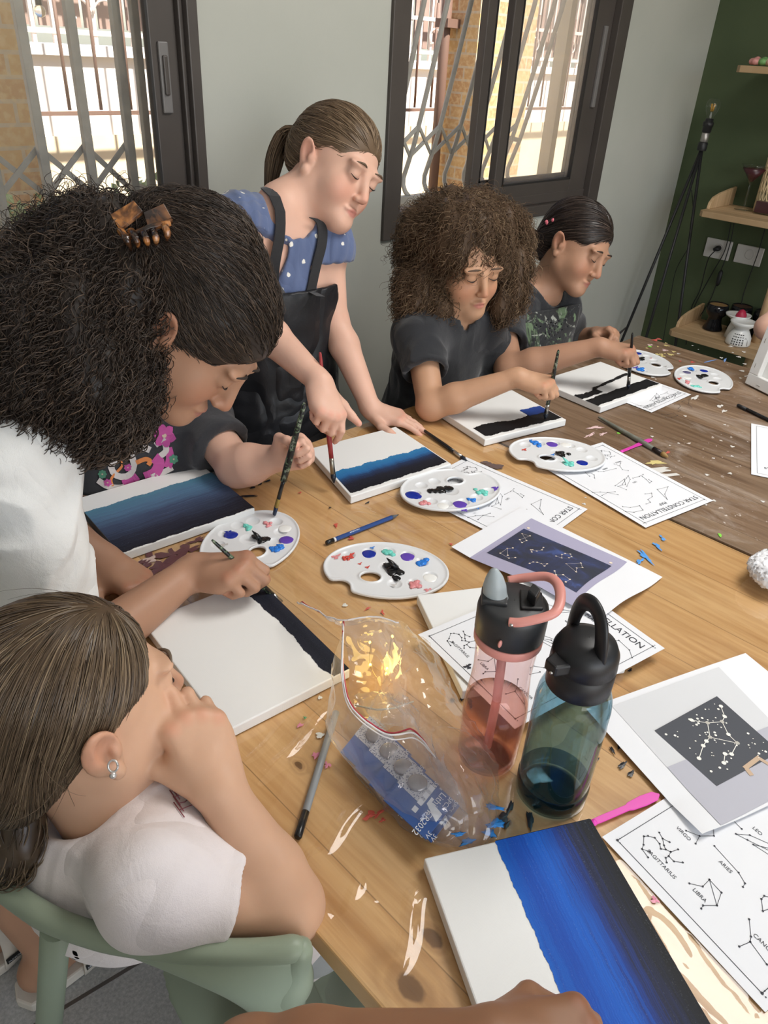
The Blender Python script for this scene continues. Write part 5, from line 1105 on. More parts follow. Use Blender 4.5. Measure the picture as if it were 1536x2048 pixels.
    def mesh(s, name, m, parent, lo, hi, vox=.003):
        v, q = s.S.mesh(lo, hi, vox, smooth=2)
        def soft(lst):
            a = np.zeros(len(v))
            for p, r in lst: a = np.maximum(a, np.clip(1.4 - np.linalg.norm(v - p, axis=1) / r, 0, 1))
            return np.clip(a, 0, 1)
        lip = np.zeros(len(v))
        for c, R, sc in s.lips:
            w_ = (v - c) @ R / sc; dx = w_[:, 0] / .021; dz = (w_[:, 2] + .067) / (.0098 * np.clip(1 - dx ** 2 * .7, .2, 1)); lip = np.maximum(lip, np.clip(2.5 - 2.5 * np.sqrt(dx ** 2 + dz ** 2), 0, 1) * (w_[:, 1] > .06))
        return solid_obj(name, v, q, m, parent, {'lip': lip, 'nail': soft(s.nails), 'flush': soft(s.flush)})
M_lash = mat('dark_lashes', (.02, .012, .01), .6)
def face_hair(head, parent, brow=(.09, .055, .035)):
    c, R, sc = head
    def H(*p): return c + R @ (V3(p) * sc)
    key = 'brow_%.3f' % brow[0]; bm = bpy.data.materials.get(key) or mat(key, brow, .7); a = np.linspace(-1, 1, 9)
    for q in (-1, 1):
        MB().tube([H(q * (.0305 + .0185 * x), .0905 - .0055 * abs(x) ** 2 - .002 * (x > 0) * x, .0225 - .004 * x * x - .0005 * x) for x in a], [.0012 + .0012 * (1 - abs(x)) for x in a], 6).build('eyebrow', bm, parent)
        MB().tube([H(q * (.0305 + .0135 * x), .0865 - .0050 * x * x, -.0080 + .004 * x * x) for x in a], [.0005 + .0009 * (1 - abs(x)) for x in a], 6).build('eyelashes', M_lash, parent)
def cut_end(e, d, reach=.085):
    """what lies beyond e along d, near e"""
    e, d = V3(e), nrm(d); return lambda P: np.maximum(-((P - e) @ d), np.linalg.norm(P - e, axis=-1) - reach)
def sleeve(S, sh, el, t, r0, r1, arm_r, k=.03):
    sh, el = V3(sh), V3(el); d = nrm(el - sh); e = sh + (el - sh) * t; S.cone(sh, e + d * .03, r0, r1, k); return e, d, min(arm_r, r1 - .012)
def open_sleeve(S, e, d, arm_r, reach=.12):
    S.fn(cut_end(e, d, reach), .003, 'sub'); S.cone(e - d * .022, e + d * .05, arm_r, arm_r + .004, .003, 'sub')
def person(loc, label): return empty('person', loc, label, 'person')
def box_of(pts, pad): P = np.array(pts); return P.min(0) - pad, P.max(0) + pad
# ------------------------------------------------------------------ people
def perp_len(a, b, L): return V3(a) + nrm(V3(b) - V3(a)) * L
def stool(x, y, label):
    r = empty('stool', (x, y, 0), label, 'stool', 'stools behind the tables'); MB().lathe([(.001, .42), (.16, .42), (.165, .435), (.16, .45), (.001, .452)], (x, y, 0), n=24).build('seat', M_black, r)
    for i in range(4):
        a = i * math.pi / 2 + .785; MB().tube([(x + .11 * math.cos(a), y + .11 * math.sin(a), .42), (x + .16 * math.cos(a), y + .16 * math.sin(a), 0)], .012, 8).build('leg', M_black, r)
def trousers(root, pelvis, fwd, m, seated=True, name='trousers', sc=1.0, spread=.075, ground=.05):
    p = V3(pelvis); f = nrm(V3(fwd) * (1, 1, 0)); s_ = np.cross(f, (0, 0, 1.0)); S = Solid(); S.ell(p, V3((.125, .105, .10)) * sc, frame(f, (0, 0, 1)), .03); pts = [p]
    for q in (-1, 1):
        h = p + s_ * q * spread
        if seated: k = h + f * .34 * sc + V3((0, 0, -.01)); a = k + V3((0, 0, ground - k[2] + .02)) - f * .03
        else: k = (h + V3((h[0], h[1], ground))) / 2 + f * .01; a = V3((h[0], h[1], ground + .02))
        S.cone(h, k, .078 * sc, .058 * sc, .03); S.cone(k, a, .058 * sc, .040 * sc, .02); pts += [k, a]
    lo, hi = box_of(pts, .14); v, q = S.mesh(lo, hi, .007); solid_obj(name, v, q, m, root)
    sh = Solid()
    for a in (pts[2], pts[4]): sh.cone(V3((a[0], a[1], .032)) - f * .03, V3((a[0], a[1], .030)) + f * .10 * sc, .034, .030, .01)
    sh.plane((0, 0, .004), (0, 0, -1)); v, q = sh.mesh(*box_of([pts[2], pts[4]], .17), .006); solid_obj('shoes', v, q, M_black, root)
    return S
def gown(S, pelvis, waist, chest, sr, sl, fwd, neck, infl=.014, f=.70, w=(.125, .115, .122), k=.045, gs=1.0):
    pelvis, chest, neck, sr, sl = map(V3, (pelvis, chest, neck, sr, sl)); ax = nrm(neck - pelvis); wa = V3(waist); S.flat(pelvis, wa, w[0] + infl, w[1] + infl, fwd, f, k); S.flat(wa, chest, w[1] + infl, w[2] + infl, fwd, f, k); S.flat(chest, (sr + sl) / 2 - ax * .03, w[2] + infl, w[2] * .72 + infl, fwd, f, k)
    for q in (sr, sl): S.cone(neck - ax * .025, q, .036 * gs + infl, .042 * gs + infl, .03); S.cone(chest, q, .066 * gs + infl, .042 * gs + infl, .035)
# ---- 1  girl standing in the blue blouse and black apron
SK1 = skin_mat('fair_skin', (.66, .40, .30)); SK2 = skin_mat('tan_skin', (.50, .285, .175)); SK3 = skin_mat('light_olive_skin', (.58, .345, .225)); SK4 = skin_mat('brown_skin', (.27, .135, .075), lip=(.25, .09, .08)); SK5 = skin_mat('warm_brown_skin', (.40, .22, .14), lip=(.35, .12, .10))
def brush_line(px_tail, px_tip, tip_z, px_pinch, tail_len):
    """brush from its tip up to its tail, tail at a given length"""
    tip = at(*px_tip, z=tip_z); best = None
    for d in np.linspace(.4, 2.8, 1200):
        q = at(*px_tail, d=d); e = abs(np.linalg.norm(q - tip) - tail_len)
        if best is None or e < best[0] - 1e-9: best = (e, q)
    return tip, best[1]
def solve_tail(px_tail, tip, L, near=True):
    r = ray(*px_tail); o = CPOS - tip; b = r @ o; c = o @ o - L * L; a = r @ r; disc = b * b - a * c
    if disc < 0: d = -b / a
    else: d = (-b + (-1 if near else 1) * math.sqrt(disc)) / a
    return CPOS + r * d
def on_line(a, b, u, v):
    """point of line a-b seen nearest pixel (u, v)"""
    tt = np.linspace(0, 1, 400); P = a + (b - a) * tt[:, None]; c = (P - CPOS) @ CM; px = np.stack([CX + FPX * c[:, 0] / c[:, 2], CY + FPX * c[:, 1] / c[:, 2]], 1); return P[np.argmin(((px - (u, v)) ** 2).sum(1))]
def hold(B, pinch, y, z, side, pose='pinch', sc=1.0):
    R = frame(y, z); w_ = V3(pinch) - R @ (PINCH * (side, 1, 1)) * sc; B.hand(w_, y, z, side, pose, sc); return w_
def person_1():
    hc = at(672, 332, d=1.62); f, up = cb(.70, -.52, .42), cb(.5, .80, .30)
    sr, sl = at(475, 452, d=1.55), at(652, 492, d=1.69); neck = (sr + sl) / 2 + V3((.01, .02, .055)); chest = (sr + sl) / 2 + V3((.0, .02, -.13)); pel = V3((1.02, 1.37, .70)); fwd = nrm(np.cross((0, 0, 1.0), sr - sl)); fwd = fwd if fwd[1] < 0 else -fwd
    root = person((pel[0], pel[1], 0), 'girl in a blue blouse and black apron standing behind the pine table'); B = Body()
    B.torso(pel, chest, neck, sr, sl, fwd, w=(.112, .10, .108)); B.neckhead(hc, f, up, neck + V3((0, 0, .01)), 1.06)
    tip = at(668, 966, z=TZ + .021); tail = solve_tail((640, 704), tip, .235); pin = on_line(tip, tail, 657, 866)
    y, z = cb(.30, -.88, .25), cb(.55, .25, .75); wr = hold(B, pin, y, z, -1, 'point', .98); el = at(508, 640, d=1.50); B.arm(sr, el, wr, .042, .034, .0225)
    wl = at(742, 818, z=TZ + .037); hy = at(818, 842, z=TZ + .02) - wl; B.hand(wl, nrm(hy), (0, 0, 1), 1, 'flat', .98); ell = at(667, 640, d=1.74); B.arm(sl, ell, wl, .041, .033, .0225)
    P = [hc, sr, sl, el, wr, wl, ell, pel, tip]; lo, hi = box_of(P, .17); B.mesh('body', SK1, root, lo, hi); face_hair(B.head, root, (.12, .08, .05))
    brush(tail, tip, .0048, 'long red brush held upright by the standing girl over the ocean blue canvas', M_redp, M_wet, mat('worn_ferrule', (.32, .30, .25), .35, .9), bl=.018, fl=.03)
    # blouse
    M_bl = cloth_mat('blue_blouse_cotton', (.085, .115, .22), (.10, .135, .25), .25, fold=.3); t = NT(M_bl); vo = t.n('TexVoronoi'); vo.inputs['Scale'].default_value = 40; t.l(t.coord(), vo.inputs['Vector']); base = M_bl.node_tree.nodes['Principled BSDF'].inputs['Base Color'].links[0].from_socket
    nz = t.noise(t.coord(), 120, 2); t.color(t.mix(t.ramp(t.math('ADD', vo.outputs['Distance'], t.math('MULTIPLY', t.math('SUBTRACT', nz, .5), .28)), [(.17, 1.0), (.21, 0.0)]), base, (.72, .70, .64)))
    S = Solid(); gown(S, pel, (pel + chest) / 2, chest, sr, sl, fwd, neck, .017, w=(.115, .104, .11))
    for s_, e_ in ((sr, el), (sl, ell)): S.ell(s_ + nrm(V3(e_) - s_) * .012, .060, None, .02)
    pl = V3(pel); S.disp(lambda P: .0016 * np.sin(((P - pl) @ nrm(sl - sr)) * 230) * np.clip((P[..., 2] - .8) * 4, 0, 1) + .002 * wav(P, 30, 2))
    S.ell(neck + fwd * .05 + V3((0, 0, .005)), (.060, .066, .058), None, .006, 'sub'); S.cone(neck, neck + V3((0, 0, .12)), .050, .065, .006, 'sub')
    for s_, e_ in ((sr, el), (sl, ell)):
        d = nrm(V3(e_) - s_); S.fn(cut_end(s_ + d * .040, d, .1), .004, 'sub')
    v, q = S.mesh(*box_of([sr, sl, pel], .15), .0035); solid_obj('blouse', v, q, M_bl, root)
    # apron: bib, skirt, straps
    M_ap = cloth_mat('black_coated_apron', (.014, .014, .016), (.020, .020, .022), .18, 9, 500, .36, 0, .4); M_st = cloth_mat('black_webbing', (.014, .014, .016), None, .1)
    T = Solid(); gown(T, pel, (pel + chest) / 2, chest, sr, sl, fwd, neck, .012, w=(.118, .106, .112)); T.flat(pel, pel - V3((0, 0, .45)), .135, .17, fwd, .72, .05); side = nrm(np.cross(fwd, (0, 0, 1.0))); cc = (sr + sl) / 2
    topz = at(600, 590, d=1.58)[2]
    def ap(P):
        d = T.eval(P) + .003 * wav(P, 26, 8) + .0015 * wav(P, 60, 18); sh = np.abs(d - .014) - .006; fr = -((P - pel) @ fwd) + .0; hw = np.abs((P - cc) @ side) - np.interp(P[..., 2], [.45, .86, topz], [.20, .15, .095]); return np.maximum.reduce([sh, fr, hw, P[..., 2] - topz, .35 - P[..., 2]])
    A_ = Solid(); A_.fn(ap); v, q = A_.mesh(V3((pel[0] - .25, pel[1] - .32, .33)), V3((pel[0] + .28, pel[1] + .25, topz + .02)), .004, smooth=3); solid_obj('apron', v, q, M_ap, root)
    for q, nk, (u1, v1), (u0, v0) in ((-1, -1, (548, 470), (560, 585)), (1, 1, (622, 470), (640, 592))):
        s0 = cc + side * (-q) * 0
        dd = 1.53 if q < 0 else 1.60; pts = [at(u0, v0, d=dd + .0), at((u0 + u1) / 2 + 2, (v0 + v1) / 2, d=dd + .01), at(u1, v1, d=dd + .03), at(538, 385, d=1.60) if q < 0 else at(612, 445, d=1.60)]
        pts = smooth_path(pts, 24); pts = np.array([p - grad(T, p[None])[0] * (T.eval(p[None])[0] - .012) if k > 0 else p for k, p in enumerate(pts)]); m = MB(); w_ = nrm(sl - sr) * .011
        n_ = grad(T, pts); vs = []; 
        for p, nn_ in zip(pts, n_):
            x = nrm(np.cross(nn_, pts[-1] - pts[0])); vs += [p - x * .0115, p + x * .0115, p + x * .0115 + nn_ * .003, p - x * .0115 + nn_ * .003]
        f_ = [(4 * i + a, 4 * i + (a + 1) % 4, 4 * i + 4 + (a + 1) % 4, 4 * i + 4 + a) for i in range(len(pts) - 1) for a in range(4)]; m.add(vs, f_, False); m.build('apron_strap', M_st, root)
    trousers(root, pel, fwd, cloth_mat('dark_denim', (.03, .035, .05)), False)
    # hair: brushed back into a ponytail
    c, R, sc = B.head; H = lambda *p: c + R @ (V3(p) * sc); S = Solid(); S.ell(H(0, -.018, .032), V3((.080, .098, .083)) * sc, R, .01); S.ell(H(0, -.07, -.005), V3((.058, .045, .055)) * sc, R, .03)
    S.ell(H(0, .085, -.035), V3((.075, .062, .078)) * sc, R, .012, 'sub')
    for q in (-1, 1): S.ell(H(q * .08, .035, -.03), V3((.03, .040, .055)) * sc, R, .012, 'sub'); S.ell(H(q * .082, -.012, -.018), V3((.016, .022, .036)) * sc, R, .006, 'sub')
    S.ell(H(0, -.05, -.085), V3((.09, .05, .04)) * sc, R, .02, 'sub')
    tie = H(.012, -.118, .032); tail_ = [tie, H(.014, -.145, .015), H(.014, -.150, -.03), H(.012, -.135, -.085), H(.01, -.12, -.125)]
    hm = hair_mat('golden_brown_hair', (.075, .048, .028), (.17, .112, .068), (.36, .26, .165)); v, q = S.mesh(c - .16, c + .16, .0035); hb = solid_obj('hair', v, q, hm, root, {'tone': np.full(len(v), .3)})
    rt = pick(v, 1500, 1); pth = march(S, rt, lambda P: (tie - P), 9, .012, .0012, .002, 1.0, .012, 3); strands_obj('hair_strands', resample(pth, 14), .0009, hm, hb, 1)
    tp = smooth_path(tail_, 16); r = np.random.default_rng(3); N = 420; off = r.normal(size=(N, 1, 3)); off /= np.linalg.norm(off, axis=2, keepdims=True); off *= r.uniform(.1, 1, (N, 1, 1)); bulge = np.interp(np.linspace(0, 1, 16), [0, .25, .6, 1], [.012, .026, .024, .008])[None, :, None]; strands_obj('ponytail', tp[None] + off * bulge * np.array([.9, .9, .6]), .0012, hm, hb, 2)
    MB().tube([tie + R @ V3((.016 * math.cos(a), 0, .016 * math.sin(a))) for a in np.linspace(0, 6.28, 20)], .0035, 8).build('hair_tie', mat('pale_hair_tie', (.5, .5, .45), .6), hb)
person_1()
# ---- 2  frizzy haired child in a black tee
M_tee = cloth_mat('black_cotton_tee', (.013, .014, .017), (.018, .019, .023), .3, fold=.35)
def tee(root, pel, chest, sr, sl, fwd, neck, arms, m, t=.5, infl=.016, name='tee_shirt', vox=.004, nb=.052, seed=3, w=(.125, .115, .122), amp=.004, r0=.055, r1=.056, f=.70, k=.045, low=None, gs=1.0, extra=()):
    S = Solid(); gown(S, pel, (V3(pel) + chest) / 2, chest, sr, sl, fwd, neck, infl, f, w, k, gs); ends = []
    for c_, r_ in extra: S.ell(c_, r_, None, .05)
    for s_, e_ in arms: ends.append(sleeve(S, s_, e_, t, r0, r1, .044))
    S.disp(lambda P: amp * wav(P, 20, seed) - amp * 1.1 * np.clip(1 - np.abs(wav(P, 26, seed + 5)) * 2.2, 0, 1) ** 1.5 + amp * .35 * wav(P, 60, seed + 1)); up = nrm(V3(neck) - pel); S.cone(V3(neck) - up * .012 + V3(fwd) * .012, V3(neck) + up * .10, nb, nb * 1.25, .006, 'sub')
    for e, d, ar in ends: open_sleeve(S, e, d, ar)
    pts = [sr, sl, pel, neck, chest] + [e for e, _, _ in ends]; lo, hi = box_of(pts, .13)
    if low is not None: lo[2] = low
    v, q = S.mesh(lo, hi, vox); return solid_obj(name, v, q, m, root), S
def person_2():
    hc = at(932, 528, d=1.83); f, up = cb(.42, -.60, .66), cb(.10, .78, .62); sr, sl = at(838, 668, d=1.86), at(958, 645, d=1.97); fwd = nrm(np.cross((0, 0, 1.0), sr - sl)); fwd = fwd if fwd[1] < 0 else -fwd
    neck = (sr + sl) / 2 + V3((.0, -.01, .045)); chest = (sr + sl) / 2 + V3((.0, .03, -.12)); pel = (sr + sl) / 2 * V3((1, 1, 0)) + V3((.02, .13, .52)); root = person((pel[0], pel[1], 0), 'child with big frizzy brown hair in a black tee painting on the brown table'); B = Body()
    B.torso(pel, chest, neck, sr, sl, fwd, w=(.105, .095, .10)); B.neckhead(hc, f, up, neck, 1.0)
    tip = at(1090, 838, z=TZ + .02); tail = solve_tail((1117, 700), tip, .19); pin = on_line(tip, tail, 1098, 800); wr = hold(B, pin, cb(.93, -.28, .2), cb(.15, .72, .65), -1, 'grip', .95); el = at(862, 812, z=TZ + .037); B.arm(sr, el, wr, .038, .033, .0215)
    ell = sl + V3((.12, -.05, -.2)); wl = V3((ell[0] + .02, ell[1] - .12, TZ - .12)); B.arm(sl, ell, wl, .038, .032, .021); B.hand(wl, (.2, -1, 0), (0, 0, 1), 1, 'rest', .95)
    B.mesh('body', SK2, root, *box_of([hc, sr, sl, pel, el, wr, ell, wl, tip], .14)); face_hair(B.head, root)
    brush(tail, tip, .0048, 'dark paint splashed brush held by the frizzy haired child', M_splash, M_wet)
    tee(root, pel, chest, sr, sl, fwd, neck, [(sr, el), (sl, ell)], M_tee, .55, w=(.112, .104, .108), r0=.054, r1=.060); trousers(root, pel - V3((0, 0, .0)), fwd, cloth_mat('black_jersey_shorts', (.02, .02, .022)), sc=.9); stool(pel[0], pel[1] + .02, 'black stool under the frizzy haired child')
    tee(root, pel, chest, sr, sl, fwd, neck, [], mat('white_undershirt', (.75, .74, .72), .85), infl=.010, name='undershirt', nb=.044, vox=.005, w=(.108, .10, .104), amp=.001, low=(chest[2] - .05))
    c, R, sc = B.head; H = lambda *p: c + R @ (V3(p) * sc); S = Solid(); wz = V3((0, 0, 1.0)); S.ell(H(0, -.03, .045), (.112, .105, .100), R, .03); right = cb(1, 0, 0); dn = cb(0, -1, 0)
    for px, dd, r in (((840, 490), 1.86, .062), ((835, 570), 1.84, .052), ((860, 450), 1.88, .062), ((900, 420), 1.88, .055), ((1000, 450), 1.90, .060), ((1025, 530), 1.90, .048), ((1030, 590), 1.90, .036), ((830, 610), 1.83, .040), ((880, 620), 1.83, .030), ((960, 425), 1.92, .06), ((1020, 480), 1.95, .055), ((1000, 615), 1.89, .028)): S.ell(at(*px, d=dd), r, None, .03)
    S.disp(lambda P: .006 * wav(P, 60, 4)); S.ell(H(0, .105, -.045), V3((.052, .060, .075)) * sc, R, .02, 'sub')
    hm = hair_mat('frizzy_brown_hair', (.045, .026, .015), (.115, .070, .040), (.24, .165, .10), .5, .25); v, q = S.mesh(*box_of([c], .24), .004); hb = solid_obj('hair', v, q, hm, root, {'tone': np.full(len(v), .22)})
    rt = pick(v, 3600, 5); p0 = march(S, rt, lambda P: V3((0, 0, -1)) + (P - c) * 2.5, 8, .0085, .001, .016, .55, .35, 7, .4); strands_obj('curls', curl(resample(p0, 26), .0048, 2.6, 2), .0009, hm, hb, 3)
    rt = pick(v, 160, 6); p0 = march(S, rt, lambda P: V3((0, 0, -1)) + (P - c) * 6, 8, .011, .001, .03, .35, .5, 9, .6); strands_obj('flyaways', curl(resample(p0, 26), .007, 2.2, 4), .0006, hm, hb, 4)
person_2()
# ---- 3  dark haired child in a black tee and splashed apron
def person_3():
    hc = at(1152, 492, d=2.10); f, up = cb(.62, -.60, .42), cb(.42, .80, .45); sr, sl = at(992, 610, d=2.12), at(1120, 612, d=2.27); fwd = nrm(np.cross((0, 0, 1.0), sr - sl)); fwd = fwd if fwd[1] < 0 else -fwd
    neck = (sr + sl) / 2 + V3((.03, -.02, .055)); chest = (sr + sl) / 2 + V3((.02, .0, -.13)); pel = (sr + sl) / 2 * V3((1, 1, 0)) + V3((.0, .10, .50)); root = person((pel[0], pel[1], 0), 'child with dark ponytail and paint splashed black apron nearest the corner'); B = Body()
    B.torso(pel, chest, neck, sr, sl, fwd, w=(.11, .10, .105)); B.neckhead(hc, f, up, neck, 1.03)
    tip = at(1256, 778, z=TZ + .02); tail = solve_tail((1265, 666), tip, .18); pin = on_line(tip, tail, 1259, 738); wr = hold(B, pin, cb(.90, -.25, .3), cb(.15, .75, .6), -1, 'grip', 1.0); el = at(1018, 738, z=TZ + .042); B.arm(sr, el, wr, .043, .037, .0235)
    tl = at(1252, 655, d=2.24); tp = at(1196, 706, d=2.17); pin2 = on_line(tl, tp, 1212, 692); wl = hold(B, pin2, cb(.45, -.15, .8), cb(.2, .85, -.2), 1, 'pinch', .95); ell = (sl + wl) / 2 + V3((.08, .06, -.10)); B.arm(sl, ell, wl, .042, .034, .022)
    B.mesh('body', SK5, root, *box_of([hc, sr, sl, pel, el, wr, ell, wl, tip], .14)); face_hair(B.head, root, (.03, .018, .012))
    brush(tail, tip, .0045, 'thin dark brush painting the black stripe in the dark haired child\'s right hand', M_blackp, M_wet); brush(tl, tp, .004, 'spare dark brush held in the dark haired child\'s left hand', M_blackp, M_wet, bl=.012, fl=.02)
    o, S0 = tee(root, pel, chest, sr, sl, fwd, neck, [(sr, el), (sl, ell)], M_tee, .66, w=(.118, .11, .114), r0=.060, r1=.068, seed=8)
    M_spl = cloth_mat('paint_splashed_apron', (.014, .015, .017), None, .3, rough=.45); t = NT(M_spl); v = t.coord(); n1 = t.noise(v, 9, 5, .6, 2.5); n2 = t.noise(v, 14, 4, .62, 3.5); col = t.mix(t.ramp(n1, [(.53, 0.0), (.59, .9)]), (.014, .015, .017), (.16, .24, .13)); col = t.mix(t.ramp(n2, [(.60, 0.0), (.66, .85)]), col, (.42, .44, .38)); t.color(col); side = nrm(np.cross(fwd, (0, 0, 1.0))); cc = (sr + sl) / 2
    T = Solid(); gown(T, pel, (pel + chest) / 2, chest, sr, sl, fwd, neck, .016, .70, (.118, .11, .114)); topz = neck[2] - .045
    def ap(P):
        d = T.eval(P) + .004 * wav(P, 24, 8); return np.maximum.reduce([np.abs(d - .011) - .003, -((P - pel) @ fwd) - .02, np.abs((P - cc) @ side - .02) - .155, P[..., 2] - topz, .52 - P[..., 2]])
    A_ = Solid(); A_.fn(ap); vv, q = A_.mesh(*box_of([pel, chest, neck], .22), .005); solid_obj('apron', vv, q, M_spl, root)
    trousers(root, pel, fwd, cloth_mat('black_jersey_shorts', (.02, .02, .022)), sc=.9); stool(pel[0], pel[1] + .02, 'black stool under the dark haired child')
    c, R, sc = B.head; H = lambda *p: c + R @ (V3(p) * sc); S = Solid(); S.ell(H(0, -.018, .034), V3((.081, .099, .084)) * sc, R, .01); S.ell(H(0, -.07, -.02), V3((.06, .045, .06)) * sc, R, .03); S.ell(H(0, .080, -.035), V3((.072, .060, .080)) * sc, R, .012, 'sub')
    for q in (-1, 1): S.ell(H(q * .08, .03, -.04), V3((.03, .045, .058)) * sc, R, .012, 'sub'); S.ell(H(q * .083, -.010, -.016), V3((.014, .018, .030)) * sc, R, .006, 'sub')
    S.cone(H(0, .11, .075), H(0, -.04, .125), .004, .004, .008, 'sub')
    hm = hair_mat('dark_brown_hair', (.012, .008, .007), (.028, .018, .014), (.085, .060, .048), .36, .45); v, q = S.mesh(c - .16, c + .16, .0035); hb = solid_obj('hair', v, q, hm, root, {'tone': np.full(len(v), .3)}); tie = H(.035, -.105, -.03)
    rt = pick(v, 1300, 1); strands_obj('hair_strands', resample(march(S, rt, lambda P: (tie - P), 8, .012, .0012, .001, 1.0, .006, 3), 12), .0010, hm, hb, 1)
    tp_ = smooth_path([tie, H(.05, -.14, -.05), H(.055, -.155, -.10), H(.05, -.145, -.15)], 14); r = np.random.default_rng(3); N = 380; off = r.normal(size=(N, 1, 3)); off /= np.linalg.norm(off, axis=2, keepdims=True); off *= r.uniform(.1, 1, (N, 1, 1)); strands_obj('ponytail', tp_[None] + off * np.interp(np.linspace(0, 1, 14), [0, .3, .7, 1], [.012, .032, .03, .014])[None, :, None], .0013, hm, hb, 2)
    m = MB(); r = random.Random(2)
    for i in range(9): m.blob(H(.068 + r.uniform(-.006, .006), -.035 - .055 * i / 9 + r.uniform(-.006, .006), .048 - .035 * i / 9 + r.uniform(-.01, .01)), .0055, 8, 6, .1)
    m.build('hair_clip', mat('pink_bead_clip', (.60, .13, .17), .35), hb)
person_3()
# ---- 4  child in the flowery tee at the end of the pine table
def person_4():
    hc = at(345, 672, d=1.50); f, up = cb(.15, -.62, .72), cb(.1, .78, .6); sr, sl = at(205, 842, d=1.43), at(398, 835, d=1.54); fwd = nrm(np.cross((0, 0, 1.0), sr - sl)); fwd = fwd if fwd[1] < 0 else -fwd
    neck = (sr + sl) / 2 + V3((.01, -.01, .05)); chest = (sr + sl) / 2 + V3((.0, .02, -.12)); pel = (sr + sl) / 2 * V3((1, 1, 0)) + V3((.0, .10, .46)); root = person((pel[0], pel[1], 0), 'child in a charcoal tee with pink flowers holding a big brush, head hidden'); B = Body()
    B.torso(pel, chest, neck, sr, sl, fwd, w=(.105, .095, .10)); B.neckhead(hc, f, up, neck, .98)
    tip = at(549, 1027, z=TZ + .012); tail = solve_tail((609, 806), tip, .225); pin = on_line(tip, tail, 586, 905)
    y, z = cb(.72, .18, .55), cb(.30, .45, -.60); wr = hold(B, pin, y, z, 1, 'grip', .92); el = at(474, 934, z=TZ + .045); B.arm(sl, el, wr, .042, .038, .0235)
    elr = sr + V3((-.05, -.02, -.2)); wrr = V3((elr[0] + .05, elr[1] - .1, TZ - .10)); B.arm(sr, elr, wrr, .040, .034, .022); B.hand(wrr, (.3, -1, 0), (0, 0, 1), -1, 'rest', .9)
    B.mesh('body', SK1, root, *box_of([hc, sr, sl, pel, el, wr, elr, wrr, tip], .14)); face_hair(B.head, root)
    brush(tail, tip, .0062, 'big black flat brush with amber bristles held above the palette', M_splash, mat('amber_bristle', (.30, .19, .035), .5), M_blackp, bl=.034, fl=.036, flat=.55, tipm=mat('blue_black_paint_load', (.012, .025, .06), .35), btip=.95)
    M_ft = cloth_mat('charcoal_tee', (.022, .022, .026), (.030, .030, .034), .3)
    o, S = tee(root, pel, chest, sr, sl, fwd, neck, [(sr, elr), (sl, el)], M_ft, .62, w=(.112, .104, .108), r0=.056, r1=.062, seed=12)
    # printed flowers, laid on the cloth
    cols = dict(p=mat('pink_flower_print', (.44, .07, .26), .8), w=mat('cream_swirl_print', (.55, .50, .48), .8), g=mat('green_flower_print', (.08, .24, .15), .8), o=mat('orange_swirl_print', (.60, .20, .06), .8), y=mat('sand_centre_print', (.5, .38, .3), .8)); mbs = {k: MB() for k in cols}
    side = nrm(sl - sr)
    def drop(u, v):
        d = 1.2; r = ray(u, v)
        for _ in range(60):
            e = float(S.eval((CPOS + r * d)[None])[0])
            if e < .0008: break
            d += max(e * .7, .0006)
        return CPOS + r * d
    def shape(k, pts, lift): 
        P = np.array([drop(*p) for p in pts]); n = grad(S, P); mbs[k].add(P + n * lift, [tuple(range(len(P)))])
    def flower(u, v, R_, col, n=6, cen='y'):
        for i in range(n):
            a = 2 * math.pi * i / n + u; c_ = (u + R_ * .58 * math.cos(a), v + R_ * .58 * math.sin(a)); shape(col, [(u, v)] + [(c_[0] + R_ * .42 * math.cos(a + b) * (1.1 if abs(b) < .5 else .8), c_[1] + R_ * .42 * math.sin(a + b)) for b in np.linspace(-1.9, 1.9, 7)], .0016 + .0002 * (i % 2))
        shape(cen, [(u + R_ * .2 * math.cos(a), v + R_ * .2 * math.sin(a)) for a in np.linspace(0, 6.28, 9)[:-1]], .0022)
    def swirl(col, pts, w_):
        q = smooth_path([(x, y, 0) for x, y in pts], 22)[:, :2]; t_ = np.gradient(q, axis=0); t_ /= np.linalg.norm(t_, axis=1)[:, None]; nn = np.stack([-t_[:, 1], t_[:, 0]], 1) * w_ / 2; L_ = [drop(*p) for p in q + nn]; R2 = [drop(*p) for p in q - nn]; P = np.array(L_ + R2); P = P + grad(S, P) * .0010; k = len(q); mbs[col].add(P, [(i, i + 1, k + i + 1, k + i) for i in range(k - 1)])
    swirl('w', [(205, 905), (222, 900), (232, 915), (222, 935), (235, 952), (258, 950), (268, 928), (262, 905), (280, 893), (300, 900)], 13); swirl('w', [(196, 960), (215, 972), (240, 975), (262, 968)], 12); swirl('w', [(310, 890), (325, 880), (332, 900), (320, 912)], 12); swirl('w', [(300, 955), (325, 945), (345, 935)], 11)
    swirl('o', [(225, 972), (222, 958), (232, 945), (243, 932), (241, 918)], 5); swirl('o', [(272, 925), (290, 918), (300, 922), (296, 930)], 9); swirl('p', [(185, 850), (190, 870), (194, 895)], 10); swirl('p', [(290, 955), (310, 945), (318, 925), (308, 915)], 22); swirl('p', [(335, 935), (340, 915), (336, 895)], 16); swirl('p', [(245, 968), (262, 962), (275, 952)], 16)
    flower(197, 904, 24, 'p'); flower(328, 871, 24, 'p'); flower(252, 898, 13, 'g'); flower(255, 934, 8, 'p', 8); flower(347, 918, 10, 'g'); flower(205, 948, 9, 'g', 8); flower(225, 880, 14, 'p'); flower(270, 880, 14, 'p', 7); flower(215, 965, 8, 'p')
    for k, m_ in mbs.items(): m_.build('shirt_print', cols[k], root)
